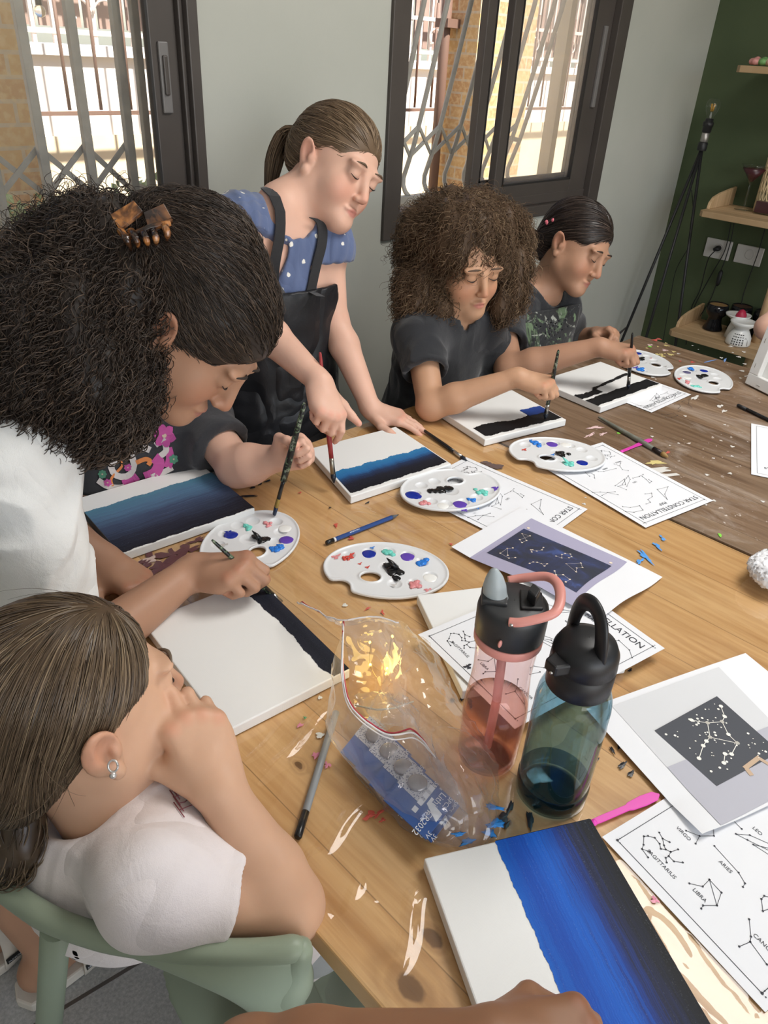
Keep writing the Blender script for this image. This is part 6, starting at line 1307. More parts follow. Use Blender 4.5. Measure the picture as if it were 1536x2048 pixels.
    trousers(root, pel, fwd, cloth_mat('dark_leggings', (.02, .02, .025)), sc=.85); stool(pel[0], pel[1], 'black stool under the child in the flowery tee')
    c, R, sc = B.head; S = Solid(); S.ell(c + R @ V3((0, -.018, .034)), V3((.081, .099, .084)), R, .01); S.ell(c + R @ V3((0, .085, -.035)), V3((.075, .062, .078)), R, .012, 'sub'); hm = hair_mat('mid_brown_hair', (.04, .026, .018), (.09, .06, .04), (.18, .12, .08)); v, q = S.mesh(c - .15, c + .15, .004); hb = solid_obj('hair', v, q, hm, root, {'tone': np.full(len(v), .4)})
person_4()
# ---- 5  curly haired person bending over the table
def person_5():
    f, up = cb(.58, -.78, -.22), cb(.80, .52, .28); R0 = frame(f, up); sc = 1.05; ear = at(325, 662, d=.94); hc = ear - R0 @ (V3((.080, -.010, -.008)) * sc)
    sr, sl = at(25, 905, d=.92), at(90, 850, d=1.17); neck = at(170, 800, d=1.05); pel = V3((.04, 1.02, .74)); chest = (sr + sl) / 2 + (pel - (sr + sl) / 2) * .38; ax = nrm(neck - pel); fwd = nrm(np.cross(nrm(sr - sl), ax)); fwd = fwd if fwd[0] > 0 else -fwd
    root = person((.08, .99, 0), 'person with big dark curly hair in a white tee leaning over the canvases'); B = Body()
    B.torso(pel, chest, neck, sr, sl, fwd, w=(.11, .10, .105), gs=.85); B.neckhead(hc, f, up, neck, sc, rn=.048)
    tail = at(424, 1076, z=TZ + .105); tip = at(600, 1192, z=TZ + .022); dirb = nrm(tip - tail)
    tail = at(424, 1080, d=1.10); pin = at(530, 1176, d=1.165); tip = pin + nrm(pin - tail) * .055
    y, z = cb(.93, .02, .35), cb(-.05, .78, .62); wr = hold(B, pin, y, z, -1, 'grip', 1.10); el = at(120, 1345, d=1.0); B.arm(sr, el, wr, .044, .038, .025)
    wl = at(205, 1118, z=TZ + .045); B.hand(wl, nrm(at(310, 1195, z=TZ + .018) - wl), cb(.15, .9, .4), 1, 'rest', 1.05); ell = (sl + wl) / 2 + V3((-.07, .03, -.02)); B.arm(sl, ell, wl, .044, .038, .025)
    B.mesh('body', SK5, root, *box_of([hc, sr, sl, pel, el, wr, ell, wl, pin], .15), vox=.003); face_hair(B.head, root, (.02, .013, .01))
    brush(tail, tip, .0042, 'thin dark brush in the curly haired person\'s hand above the white canvas', M_splash, M_wet, bl=.014, fl=.022)
    M_wt = cloth_mat('white_cotton_tee', (.70, .69, .67), (.74, .73, .71), .45, fold=.22)
    o, S = tee(root, pel, chest, sr, sl, fwd, neck, [(sr, el), (sl, ell)], M_wt, .86, infl=.020, nb=.056, w=(.150, .118, .115), amp=.008, r0=.054, r1=.060, gs=.85, seed=21, vox=.004)
    # trousers and sandals of the standing legs
    T = Solid(); T.ell(pel, (.125, .15, .11), None, .03)
    an = [at(90, 1902, z=.09), at(90, 1902, z=.09) + V3((-.16, .10, 0))]
    for a in an: T.cone(pel + (a - pel) * .08, pel + (a - pel) * .5, .085, .06, .03); T.cone(pel + (a - pel) * .5, pel + (a - pel) * .64, .060, .058, .02)
    v, q = T.mesh(*box_of([pel] + an, .17), .006); solid_obj('shorts', v, q, cloth_mat('pale_pink_shorts', (.62, .50, .50)), root)
    L = Solid(); M_sand = varied('cream_sandal', (.55, .50, .44), (.62, .57, .50), 20, .7); M_lab = mat('black_label', (.02, .02, .02), .6)
    for a in an:
        k = pel + (a - pel) * .5; ff = nrm(V3((.95, .10, 0))); L.cone(k, a, .050, .028, .01); L.cone(a, V3((a[0], a[1], .055)) - ff * .025, .028, .030, .02); L.cone(V3((a[0], a[1], .055)), V3((a[0], a[1], .045)) + ff * .12, .032, .026, .03); s_ = np.cross((0, 0, 1.0), ff)
        for j in range(5): L.cone(V3((a[0], a[1], .044)) + ff * .12 + s_ * (.022 - .011 * j), V3((a[0], a[1], .040)) + ff * (.155 - .007 * j) + s_ * (.024 - .012 * j), .010, .008, .006)
    v, q = L.mesh(*box_of([pel] + an, .2), .004); solid_obj('legs', v, q, SK5, root, {'lip': np.zeros(len(v)), 'nail': np.zeros(len(v)), 'flush': np.zeros(len(v))})
    for n_, a in enumerate(an):
        b0 = V3((a[0], a[1], 0)); ff = nrm(V3((.95, .10, 0))); s_ = np.cross((0, 0, 1.0), ff); sd = empty('sandal', b0, 'cream two strap sandal, foot of the curly haired person by the green chair' if n_ == 0 else 'cream sandal on the far foot of the curly haired person', 'sandal')
        out = [b0 + ff * x + s_ * y for x, y in [(-.055, -.030), (-.068, 0), (-.055, .030), (0, .036), (.07, .044), (.14, .045), (.185, .025), (.195, -.005), (.17, -.035), (.10, -.045), (.0, -.036)]]; MB().prism(out, .002, .026, (0, 0, 1)).build('sole', M_sand, sd, bevel=.004)
        m = MB()
        for i in range(40): x = -.05 + .0055 * i; m.bar(b0 + ff * x + s_ * -.046 + V3((0, 0, .012)), b0 + ff * x + s_ * -.044 + V3((0, 0, .020)), .002, .002)
        for x0, hgt in ((.055, .072), (.115, .062)):
            st = MB(); P = [b0 + ff * (x0 + .012 * math.sin(t_)) + s_ * (.050 * math.cos(t_)) + V3((0, 0, .018 + hgt * math.sin(t_))) for t_ in np.linspace(0, math.pi, 16)]
            vs = []
            for p in P: vs += [p - ff * .019, p + ff * .019]
            st.add(vs, [(2 * i, 2 * i + 2, 2 * i + 3, 2 * i + 1) for i in range(15)], True); so = st.build('strap', M_sand, sd); md = so.modifiers.new('thickness', 'SOLIDIFY'); md.thickness = .004
            tm = MB(); pp = b0 + ff * x0 - s_ * .0515 + V3((0, 0, .036)); tm.add([pp - ff * .014 - V3((0, 0, .006)), pp + ff * .014 - V3((0, 0, .006)), pp + ff * .014 + V3((0, .003, .006)), pp - ff * .014 + V3((0, .003, .006))], [(0, 1, 2, 3)]); tag_ = tm.build('strap_label', M_lab, so)
            V, F = text_mesh('FASHION'); tx = MB(); tx.add([pp - s_ * .001 + ff * v_[0] * .0055 + V3((0, .003, 1)) * .9 * (v_[1] * .0075 - .003) for v_ in V], F); tx.build('lettering', M_cardw, tag_)
    # hair: pulled smooth to the clip, then a heavy fall of curls
    c, R, _ = B.head; H = lambda *p: c + R @ (V3(p) * sc); clip = at(292, 452, d=.93)
    S1 = Solid(); S1.ell(H(0, -.016, .034), V3((.083, .102, .088)) * sc, R, .01); S1.ell(H(0, -.075, .015), V3((.066, .055, .07)) * sc, R, .035)
    for px, dd, r in (((330, 470), .955, .052), ((420, 490), .96, .055)): S1.ell(at(*px, d=dd), r, None, .04)
    S1.ell(H(0, .092, -.040), V3((.075, .062, .082)) * sc, R, .010, 'sub'); S1.ell(H(.085, .040, -.045), V3((.03, .042, .052)) * sc, R, .008, 'sub'); S1.ell(H(.085, -.012, -.016), V3((.016, .022, .033)) * sc, R, .006, 'sub')
    hm = hair_mat('dark_curly_hair', (.014, .010, .008), (.040, .027, .020), (.12, .080, .055), .45, .4); v, q = S1.mesh(c - .18, c + .18, .0035); hb = solid_obj('hair', v, q, hm, root, {'tone': np.full(len(v), .25)})
    rt = pick(v, 3200, 1); strands_obj('hair_strands', curl(resample(march(S1, rt, lambda P: clip - P, 9, .009, .001, .003, .95, .012, 3), 16), .0016, 2.4, 5), .0007, hm, hb, 1)
    S2 = Solid()
    for px, dd, r in (((210, 500), .96, .070), ((130, 555), .96, .072), ((55, 620), .96, .070), ((-20, 670), .97, .068), ((230, 590), .95, .070), ((130, 650), .93, .080), ((40, 700), .93, .080), ((-50, 740), .94, .07), ((215, 690), .94, .060), ((150, 760), .92, .066), ((60, 780), .91, .055), ((240, 775), .96, .036), ((-30, 800), .92, .05), ((30, 815), .92, .045), ((100, 815), .92, .040), ((170, 830), .92, .035), ((262, 830), .97, .020), ((120, 500), .99, .045), ((268, 730), .97, .030)): S2.ell(at(*px, d=dd), r, None, .03)
    S2.disp(lambda P: .006 * wav(P, 55, 4)); S2.ell(ear + R @ V3((.02, .01, 0)), .034, None, .012, 'sub'); v, q = S2.mesh(*box_of([at(100, 650, d=.94)], .30), .004); solid_obj('curl_mass', v, q, hm, hb, {'tone': np.full(len(v), .15)})
    cen = at(150, 560, d=1.0); g_ = V3((0, 0, -1))
    rt = pick(v, 5200, 5); p0 = march(S2, rt, lambda P: g_ * 1.2 + (P - clip) * 1.5, 8, .0095, .001, .013, .6, .3, 7, .5); strands_obj('curls', curl(resample(p0, 30), .0056, 3.0, 2), .0009, hm, hb, 3)
    rt = pick(v, 420, 15, lambda v_: v_[:, 2] < np.percentile(v[:, 2], 22)); p0 = march(S2, rt, lambda P: g_ * 2, 8, .010, .001, .012, .35, .2, 17, .5); strands_obj('ringlets', curl(resample(p0, 30), .0075, 2.6, 12), .0018, hm, hb, 13)
    rt = pick(v, 190, 6, lambda v_: v_[:, 2] > np.percentile(v[:, 2], 60)); p0 = march(S2, rt, lambda P: (P - cen) * 6 + V3((0, 0, .3)), 8, .008, .001, .018, .3, .5, 9, .2); strands_obj('flyaways', curl(resample(p0, 30), .0085, 1.8, 4), .0006, hm, hb, 4)
    # tortoiseshell claw clip
    M_tort = mat('tortoiseshell', (.12, .05, .02), .18, coat=.5); t = NT(M_tort); t.color(t.ramp(t.noise(t.coord(), 38, 3, .5, .8), [(.38, (.018, .010, .008)), (.5, (.14, .055, .02)), (.62, (.42, .17, .05)), (.75, (.30, .22, .14))]))
    m = MB()
    for quad in ([(222, 432, .885), (268, 404, .885), (286, 425, .89), (240, 462, .885)], [(288, 428, .885), (328, 410, .89), (346, 442, .895), (300, 466, .885)]):
        m.prism([at(u, v_, d=dd) for u, v_, dd in quad], -.002, .002, cb(0, .6, .8))
    for (u0, v0, u1, v1) in ((240, 460, 262, 500), (262, 462, 278, 498), (284, 462, 296, 496), (306, 462, 312, 490), (330, 452, 334, 482)): m.tube(smooth_path([at(u0, v0, d=.885), at((u0 + u1) / 2 + 3, (v0 + v1) / 2, d=.872), at(u1, v1, d=.892)], 10), [.0045, .0048, .0046, .0044, .0042, .004, .0036, .003, .0025, .0015], 8)
    m.tube([at(250, 478, d=.885), at(300, 455, d=.88), at(340, 446, d=.89)], .004, 8); m.build('claw_clip', M_tort, hb, bevel=.001)
person_5()
# ---- green chair and 6  the girl sitting on it
M_sage = varied('sage_green_plastic', (.25, .30, .225), (.27, .32, .24), 5, .45)
def chair():
    ch = empty('tub_chair', (.12, .52, 0), 'sage green plastic tub chair in the lower left corner', 'chair')
    zR = .765; px = [(-150, 1640), (-60, 1725), (0, 1772), (60, 1815), (110, 1843), (180, 1868), (250, 1885), (350, 1899), (450, 1904), (540, 1902), (592, 1896)]
    rim = [at(u, v, z=zR) for u, v in px]; back = rim[0] + V3((.06, .10, -.01)); rim = [back + V3((.10, .06, -.02)), back] + rim; P = smooth_path(rim, 80)
    S = Solid()
    for a, b in zip(P[:-1], P[1:]): S.cone(a, b, .0098, .0098, .006)
    v, q = S.mesh(*box_of(P, .03), .003, smooth=3); solid_obj('rim', v, q, M_sage, ch)
    # shell panel under the rim running into the front leg
    up_ = smooth_path([at(u, v, z=zR) for u, v in [(215, 1878), (290, 1892), (380, 1903), (470, 1906), (550, 1904), (598, 1898)]], 40); leg_in = at(540, 2052, z=.52)
    low = smooth_path([at(222, 1886, z=.757), at(300, 1912, z=.747), at(390, 1950, z=.73), at(470, 1990, z=.695), at(510, 2022, z=.65), at(520, 2060, z=.58)], 40); low[-1] = at(520, 2060, z=.58)
    m = MB(); k = 12; vs = [];
    up_[-1] = at(605, 1900, z=zR - .004)
    for i in range(40):
        for j in range(k): s_ = j / (k - 1); p = up_[i] * (1 - s_) + low[i] * s_; vs.append(p + V3((-.62, -.5, 0)) * .0 + nrm(V3((-.5, -.62, 0))) * .018 * math.sin(s_ * math.pi) * (i / 39))
    m.add(vs, [(i * k + j, (i + 1) * k + j, (i + 1) * k + j + 1, i * k + j + 1) for i in range(39) for j in range(k - 1)], True); o = m.build('shell', M_sage, ch); md = o.modifiers.new('thickness', 'SOLIDIFY'); md.thickness = .012; md.offset = 0
    S = Solid(); a = at(600, 1900, z=zR - .004); b = at(578, 1958, z=.70); c_ = at(556, 2052, z=.585); S.cone(a, b, .013, .020, .02); S.cone(b, c_, .020, .026, .02); S.cone(c_, V3((c_[0] + .005, c_[1] - .02, .0)), .026, .016, .02); v, q = S.mesh(*box_of([a, b, c_, V3((c_[0], c_[1], 0))], .05), .004, smooth=3); v[:, 2] = np.maximum(v[:, 2], 0); solid_obj('leg', v, q, M_sage, ch)
    t0 = at(112, 1852, z=.75); t1 = at(98, 2050, z=.40); d_ = t1 - t0; t2 = t0 + d_ * (t0[2] / -d_[2]); MB().tube([t0, t0 + (t2 - t0) * .5, t2], [.0145, .0165, .0125], 16).build('leg', M_sage, ch)
    for x, y in ((.46, .66), (.46, .30)): MB().tube([(x - .01, y, .43), (x, y, 0)], [.018, .012], 14).build('leg', M_sage, ch)
    Sx = Solid(); Sx.ell((.35, .47, .425), (.17, .19, .026), None, .01); Sx.ell((.35, .47, .462), (.14, .155, .028), None, .01, 'sub'); Sx.cone((.22, .42, .425), c_, .02, .018, .02); v, q = Sx.mesh((.12, .26, .37), (.54, .68, .62), .005); solid_obj('seat', v, q, M_sage, ch)
chair()
def person_6():
    f, up = cb(.67, .36, -.58), cb(-.24, .85, .48); R0 = frame(f, up); sc = 1.05; ear = at(205, 1510, d=.70); hc = ear - R0 @ (V3((.078, -.012, -.010)) * sc)
    sr, sl = at(312, 1768, d=.722), at(285, 1560, d=.90); neck = at(200, 1610, d=.79); fwd = nrm(V3((.80, .55, 0))); pel = V3((.32, .49, .50)); chest = (sr + sl) / 2 + (pel - (sr + sl) / 2) * .36 - fwd * .005; root = person((.3, .49, 0), 'girl with a low ponytail in a pale pink tee sitting on the green chair'); B = Body()
    B.torso(pel, chest, neck, sr, sl, fwd, w=(.095, .088, .09), gs=.74); B.neckhead(hc, f, up, neck, sc, rn=.040)
    el = at(572, 1812, d=.765); kn = at(385, 1440, d=.775); wr = at(440, 1580, d=.765); y = nrm(kn - wr); B.hand(wr, y, cb(.42, .38, .82), -1, 'chin', 1.0); B.arm(sr, el, wr, .0385, .036, .0235)
    ell = sl + V3((.10, -.02, -.17)); wl = ell + V3((.10, .12, .06)); B.arm(sl, ell, wl, .038, .034, .022); B.hand(wl, nrm((.6, .6, -.1)), (0, 0, 1), 1, 'rest', .92)
    B.mesh('body', SK3, root, *box_of([hc, sr, sl, pel, el, wr, ell, wl], .14), vox=.0028); face_hair(B.head, root, (.13, .09, .06))
    M_pk = cloth_mat('pale_pink_tee', (.71, .645, .64), (.74, .675, .67), .4, fold=.22); o, S = tee(root, pel, chest, sr, sl, fwd, neck, [(sr, el), (sl, ell)], M_pk, .54, infl=.012, nb=.050, w=(.105, .098, .098), amp=.0035, r0=.046, r1=.054, gs=.85, seed=31, vox=.0035, extra=[(at(150, 1735, d=.80), (.055, .055, .075)), (at(230, 1790, d=.82), (.06, .06, .08))])
    ax = nrm(neck - pel); u1 = nrm(np.cross(ax, fwd)); u2 = np.cross(u1, ax); ring = []
    for a in np.linspace(0, 2 * math.pi, 49):
        dv = nrm(u1 * math.cos(a) + u2 * math.sin(a) + ax * .35); o0 = neck - ax * .012 + fwd * .012; p = o0 + dv * .02
        for _ in range(80):
            if S.eval(p[None])[0] < 0 or np.linalg.norm(p - o0) > .068: break
            p = p + dv * .0012
        ring.append(p)
    ring = np.array(ring); ring[-1] = ring[0]; ring = (np.roll(ring[:-1], 1, 0) + ring[:-1] * 2 + np.roll(ring[:-1], -1, 0)) / 4; ring = np.concatenate([ring, ring[:1]]); m = MB(); vs = []
    for p in ring: ou = nrm(p - neck - ax * ((p - neck) @ ax)); vs += [p - ou * .004 + ax * .006, p + ou * .002 + ax * .005, p + ou * .014 - ax * .002, p + ou * .012 - ax * .006]
    m.add(vs, [(4 * i + a, 4 * i + a + 1, 4 * i + 5 + a, 4 * i + 4 + a) for i in range(48) for a in range(3)], True); m.build('neckband', M_pk, root)
    M_pr = mat('dark_red_hatch_print', (.22, .06, .07), .8); m = MB()
    def drop(u, v):
        d = .55; r = ray(u, v)
        for _ in range(80):
            e = float(S.eval((CPOS + r * d)[None])[0])
            if e < .0006: break
            d += max(e * .7, .0005)
        return CPOS + r * d
    rr_ = random.Random(6)
    for i in range(12):
        u0, v0 = 298 + i * 6 - (i % 2) * 3, 1488 + i * 12; p = np.array([drop(u0 + rr_.uniform(-4, 4) + k * 9, v0 - k * 3.5 + rr_.uniform(-1, 1)) for k in range(6)]); p = p + grad(S, p) * .001; m.tube(p, .0006, 4)
        p = np.array([drop(u0 + 8 + k * 7 + i * -2, v0 - 14 + k * 10) for k in range(4)]); p = p + grad(S, p) * .001; m.tube(p, .0006, 4)
    m.build('shirt_print', M_pr, root)
    trousers(root, pel, fwd, cloth_mat('pale_grey_leggings', (.30, .31, .32)), sc=.80, spread=.07)
    c, R, _ = B.head; H = lambda *p: c + R @ (V3(p) * sc); S = Solid(); S.ell(H(0, -.018, .034), V3((.080, .100, .084)) * sc, R, .01); S.ell(H(0, -.075, -.015), V3((.062, .045, .058)) * sc, R, .03); S.ell(H(0, .085, -.030), V3((.074, .058, .082)) * sc, R, .012, 'sub')
    for q in (-1, 1): S.ell(H(q * .082, .040, -.038), V3((.032, .047, .052)) * sc, R, .012, 'sub'); S.ell(H(q * .084, -.013, -.014), V3((.015, .020, .030)) * sc, R, .006, 'sub')
    S.ell(H(0, -.045, -.092), V3((.09, .05, .035)) * sc, R, .02, 'sub'); tie = at(2, 1560, d=.76)
    hm = hair_mat('slick_light_brown_hair', (.035, .022, .013), (.115, .075, .044), (.27, .195, .12), .34, .5); v, q = S.mesh(c - .16, c + .16, .003); hb = solid_obj('hair', v, q, hm, root, {'tone': np.full(len(v), .35)})
    rt = pick(v, 4200, 1); strands_obj('hair_strands', resample(march(S, rt, lambda P: tie - P, 10, .013, .0008, .0012, 1.0, .004, 3), 16), .0007, hm, hb, 1); rt = pick(v, 60, 4); strands_obj('flyaways', resample(march(S, rt, lambda P: tie - P, 9, .012, .001, .016, .8, .03, 8), 16), .0003, hm, hb, 9)
    tp_ = smooth_path([tie, at(28, 1610, d=.745), at(42, 1670, d=.735), at(30, 1725, d=.735), at(5, 1755, d=.74)], 26); r = np.random.default_rng(3); N = 700; off = r.normal(size=(N, 1, 3)); off /= np.linalg.norm(off, axis=2, keepdims=True); off *= r.uniform(.1, 1, (N, 1, 1)); strands_obj('ponytail', curl(tp_[None] + off * np.interp(np.linspace(0, 1, 26), [0, .3, .7, 1], [.014, .027, .025, .012])[None, :, None], .003, 1.6, 5), .0010, hm, hb, 2)
    TT = Solid(); TT.chain(list(tp_[::5]), [.012, .021, .023, .021, .012, .008], .01); v, q = TT.mesh(*box_of(tp_, .04), .004); solid_obj('ponytail_core', v, q, hm, hb, {'tone': np.full(len(v), .2)})
    e0 = at(226, 1532, d=.693); m = MB(); m.tube([e0 + cb(1, 0, 0) * .0045 * math.cos(a) + cb(0, 1, 0) * .0055 * math.sin(a) for a in np.linspace(0, 6.28, 16)], .0011, 8); m.blob(e0 + cb(0, -1, 0) * .0085, .0034, 12, 8); m.build('earring', mat('silver_pearl', (.62, .60, .58), .25, .6), root)
person_6()
# ---- 7  arm of the person sitting closest to the photographer
def person_7():
    sr, sl = V3((.0, .13, .93)), V3((-.23, .0, .93)); pel = V3((-.12, .08, .48)); neck = (sr + sl) / 2 + V3((.01, .01, .055)); chest = (sr + sl) / 2 + V3((0, 0, -.13)); hc = neck + V3((.02, -.03, .13)); fwd = nrm(V3((.45, -.9, 0))) ; fwd = nrm(V3((.5, -.85, 0)))
    root = person((pel[0], pel[1], 0), 'person at the bottom edge painting the big blue canvas, only a forearm in view'); B = Body()
    pin = at(1150, 2092, z=TZ + .075); tail = at(1020, 2006, d=.575); tip = pin + nrm(pin - tail) * .06; wr = hold(B, pin, cb(.92, -.02, -.1), cb(-.1, .86, .5), -1, 'grip', .98); el = at(500, 2150, z=TZ + .06); B.arm(sr, el, wr, .042, .037, .0245)
    B.torso(pel, chest, neck, sr, sl, fwd, w=(.11, .10, .105)); ell = sl + V3((.0, -.08, -.2)); wl = ell + V3((.12, -.12, .0)); B.arm(sl, ell, wl, .04, .034, .022); B.hand(wl, (.7, -.5, -.2), (0, 0, 1), 1, 'rest', .95)
    B.neckhead(V3((-.14, .0, 1.09)), V3((.6, -.5, -.5)), (.2, -.1, 1), neck, 1.0)
    B.mesh('body', SK4, root, *box_of([sr, sl, pel, el, wr, ell, wl, pin, V3((-.14, .0, 1.09))], .14)); face_hair(B.head, root)
    brush(tail, tip, .0045, 'dark brush in the hand at the bottom edge of the photo', M_splash, M_wet, bl=.014, fl=.02)
    tee(root, pel, chest, sr, sl, fwd, neck, [(sr, el), (sl, ell)], cloth_mat('navy_tee', (.03, .04, .08)), .3, seed=41, vox=.006); trousers(root, pel, fwd, cloth_mat('dark_jeans', (.03, .04, .07)), sc=.8); stool(pel[0], pel[1], 'black stool at the near end of the pine table')
    c, R, sc = B.head; S = Solid(); S.ell(c + R @ V3((0, -.018, .034)), (.082, .1, .086), R, .01); S.ell(c + R @ V3((0, .085, -.035)), (.075, .062, .078), R, .012, 'sub'); v, q = S.mesh(c - .15, c + .15, .005); solid_obj('hair', v, q, hair_mat('black_hair', (.01, .008, .007), (.015, .012, .01), (.03, .025, .02)), root, {'tone': np.full(len(v), .4)})
person_7()
def person_8():
    el = at(1536, 655, d=2.30); sr = el + V3((.19, -.05, .15)); sl = sr + V3((.03, -.26, 0)); neck = (sr + sl) / 2 + V3((0, 0, .055)); chest = (sr + sl) / 2 - V3((0, 0, .13)); pel = V3((chest[0] + .05, chest[1], .50)); wr = el + V3((-.02, -.20, -.02)); fwd = V3((-1, 0, 0.0))
    root = person((pel[0], pel[1], 0), 'person behind the easel canvas, only an elbow showing at the right edge'); B = Body(); B.torso(pel, chest, neck, sr, sl, fwd, w=(.11, .10, .105)); B.arm(sr, el, wr, .042, .036, .022); B.hand(wr, (-.3, -1, -.1), (-.2, 0, 1), -1, 'rest', .95)
    ell = sl + V3((-.06, -.03, -.2)); wl = ell + V3((-.15, .08, .02)); B.arm(sl, ell, wl, .04, .034, .022); B.hand(wl, (-1, .2, -.1), (0, 0, 1), 1, 'rest', .95); hc = neck + V3((-.04, 0, .13)); B.neckhead(hc, (-.85, 0, -.5), (-.3, 0, 1), neck, 1.0)
    B.mesh('body', SK1, root, *box_of([sr, sl, pel, el, wr, ell, wl, hc], .14), vox=.0035); face_hair(B.head, root); tee(root, pel, chest, sr, sl, fwd, neck, [(sr, el), (sl, ell)], cloth_mat('grey_tee', (.2, .2, .22)), .5, seed=51, vox=.006); trousers(root, pel, fwd, cloth_mat('blue_jeans', (.05, .07, .13)), sc=.8); stool(pel[0], pel[1], 'black stool at the right side of the brown table')
    c, R, sc = B.head; S = Solid(); S.ell(c + R @ V3((0, -.018, .034)), (.082, .1, .086), R, .01); S.ell(c + R @ V3((0, .085, -.035)), (.075, .062, .078), R, .012, 'sub'); v, q = S.mesh(c - .15, c + .15, .005); solid_obj('hair', v, q, hair_mat('brown_hair', (.03, .02, .015), (.06, .04, .03), (.1, .07, .05)), root, {'tone': np.full(len(v), .4)})
person_8()
# ------------------------------------------------------------------ shelf, lamp and sockets by the green wall
M_oak = wood('pale_oak', (.42, .28, .15), (.52, .36, .21), (.62, .45, .28), .2, .5, seed=.4)
sh = empty('shelf_unit', (3.5, 1.0, 0), 'pale wooden shelf unit against the green wall', 'shelf')
SX0, SX1, SY0, SY1 = 3.335, 3.64, .35, 1.475
for z in (.455, .975, 1.505):
    MB().prism([(SX0 + .03, SY0, z), (SX1, SY0, z), (SX1, SY1, z), (SX0 + .02, SY1, z), (SX0, SY1 - .02, z), (SX0, SY0, z)], -.024, 0).build('shelf_board', M_oak, sh, bevel=.002)
    if z < 1.2: MB().prism([(SX0 + .07, SY1 - .014, z), (SX0 + .075, SY1 - .014, z + .025), (SX0 + .10, SY1 - .014, z + .045), (SX0 + .16, SY1 - .014, z + .058), (SX1, SY1 - .014, z + .075), (SX1, SY1 - .014, z)], 0, .013, (0, 1, 0)).build('end_lip', M_oak, sh, bevel=.002)
for zz in ((0, .431), (.455, .951), (.975, 1.481)):
    for y in (1.14, .42): MB().tube([(3.51, y, zz[0]), (3.51, y, zz[1])], .019, 14).build('post', M_oak, sh)
M_gl = tinted('clear_glass', (.97, .98, .97), 1.5); M_wine = mat('dark_red_candle_wax', (.055, .012, .016), .3); M_glz = mat('black_glazed_ceramic', (.008, .008, .010), .12); M_cer = mat('white_glazed_ceramic', (.75, .75, .73), .2); M_tan = mat('tan_wax', (.28, .17, .07), .5)
def martini(x, y, label):
    r = empty('martini_glass', (x, y, .975), label, 'glass', 'martini glass candles'); b = (x, y, .976)
    MB().lathe([(.001, .001), (.036, .001), (.037, .003), (.006, .009), (.0045, .02), (.0045, .10), (.007, .108), (.050, .172), (.054, .178), (.052, .178), (.006, .112), (.001, .111)], b, n=28).build('glass', M_gl, r)
    MB().lathe([(.001, .113), (.006, .113), (.0475, .164), (.001, .165)], b, n=28).build('wax', M_wine, r)
p = at(1486, 420, z=.976); martini(p[0], p[1], 'martini glass with dark red wax at the left end of the middle shelf'); p = at(1506, 412, z=.976); martini(p[0] + .05, p[1] - .02, 'martini glass with dark red wax standing behind the square tumbler')
p = at(1528, 428, z=.976); r = empty('tumbler', p, 'square glass tumbler with a dark red candle on the middle shelf', 'glass'); MB().box(p + V3((-.038, -.038, 0)), p + V3((.038, .038, .085))).build('glass', M_gl, r, bevel=.004); MB().box(p + V3((-.034, -.034, .006)), p + V3((.034, .034, .05))).build('wax', M_wine, r, bevel=.003)
p = at(1532, 380, x=3.55); r = empty('rattan_lantern', (3.58, p[1] - .02, .976), 'pale woven rattan lantern at the back of the middle shelf', 'lantern'); m = MB(); cy = p[1] - .02
for i in range(20):
    a = i * 2 * math.pi / 20; m.tube([(3.57 + .052 * math.cos(a + t_ * .9), cy + .052 * math.sin(a + t_ * .9), .978 + .21 * t_) for t_ in np.linspace(0, 1, 10)], .0032, 5); m.tube([(3.57 + .052 * math.cos(a - t_ * .9), cy + .052 * math.sin(a - t_ * .9), .978 + .21 * t_) for t_ in np.linspace(0, 1, 10)], .0032, 5)
m.build('weave', mat('rattan', (.62, .48, .28), .7), r); MB().lathe([(.054, 0), (.054, .01), (.05, .012)], (3.57, cy, .977), n=24).build('base_ring', M_oak, r); MB().lathe([(.056, .205), (.05, .215), (.03, .22)], (3.57, cy, .977), n=24).build('top_ring', M_oak, r)
def burner(u, v, label, wax=M_tan):
    p = V3((u, v, .456)); r = empty('oil_burner', (p[0], p[1], .456), label, 'oil burner', 'black ceramic burners on the lower shelf'); MB().lathe([(.001, .001), (.043, .001), (.044, .006), (.034, .03), (.030, .05), (.031, .06), (.045, .075), (.048, .095), (.045, .118), (.042, .118), (.041, .112), (.001, .112)], p, n=28).build('body', M_glz, r); MB().lathe([(.001, .1125), (.041, .1135)], p, n=28).build('wax', wax, r)
burner(3.520, 1.350, 'black ceramic burner nearest the left end of the lower shelf'); burner(3.592, 1.270, 'black ceramic burner behind the nearest black burner', mat('dark_wax', (.06, .03, .02), .5)); burner(3.592, 1.162, 'black ceramic burner standing behind the red wax dish', mat('darker_wax', (.03, .02, .018), .5)); burner(3.592, 1.058, 'black ceramic burner furthest right on the lower shelf')
p = at(1474, 688, z=.456); r = empty('oil_burner', (p[0], p[1], .456), 'white perforated ceramic oil burner on the lower shelf', 'oil burner')
MB().lathe([(.001, .001), (.050, .001), (.053, .008), (.050, .035), (.036, .062), (.030, .070), (.034, .076), (.050, .088), (.055, .100), (.052, .104), (.046, .098), (.020, .090), (.001, .089)], p, n=36).build('body', M_cer, r); m = MB(); vw = CPOS - p; a0 = math.atan2(vw[1], vw[0])
for row in range(5):
    for k in range(5):
        a = a0 + .30 + (k - 2) * .21 - .35; z = .012 + row * .010; rad = float(np.interp(z, [.008, .035, .062], [.0532, .0502, .036])) + .0004; c = p + V3((rad * math.cos(a), rad * math.sin(a), z)); t1 = V3((-math.sin(a), math.cos(a), 0)) * .0028; m.add([c - t1 - (0, 0, .0026), c + t1 - (0, 0, .0026), c + t1 + (0, 0, .0026), c - t1 + (0, 0, .0026)], [(0, 1, 2, 3)])
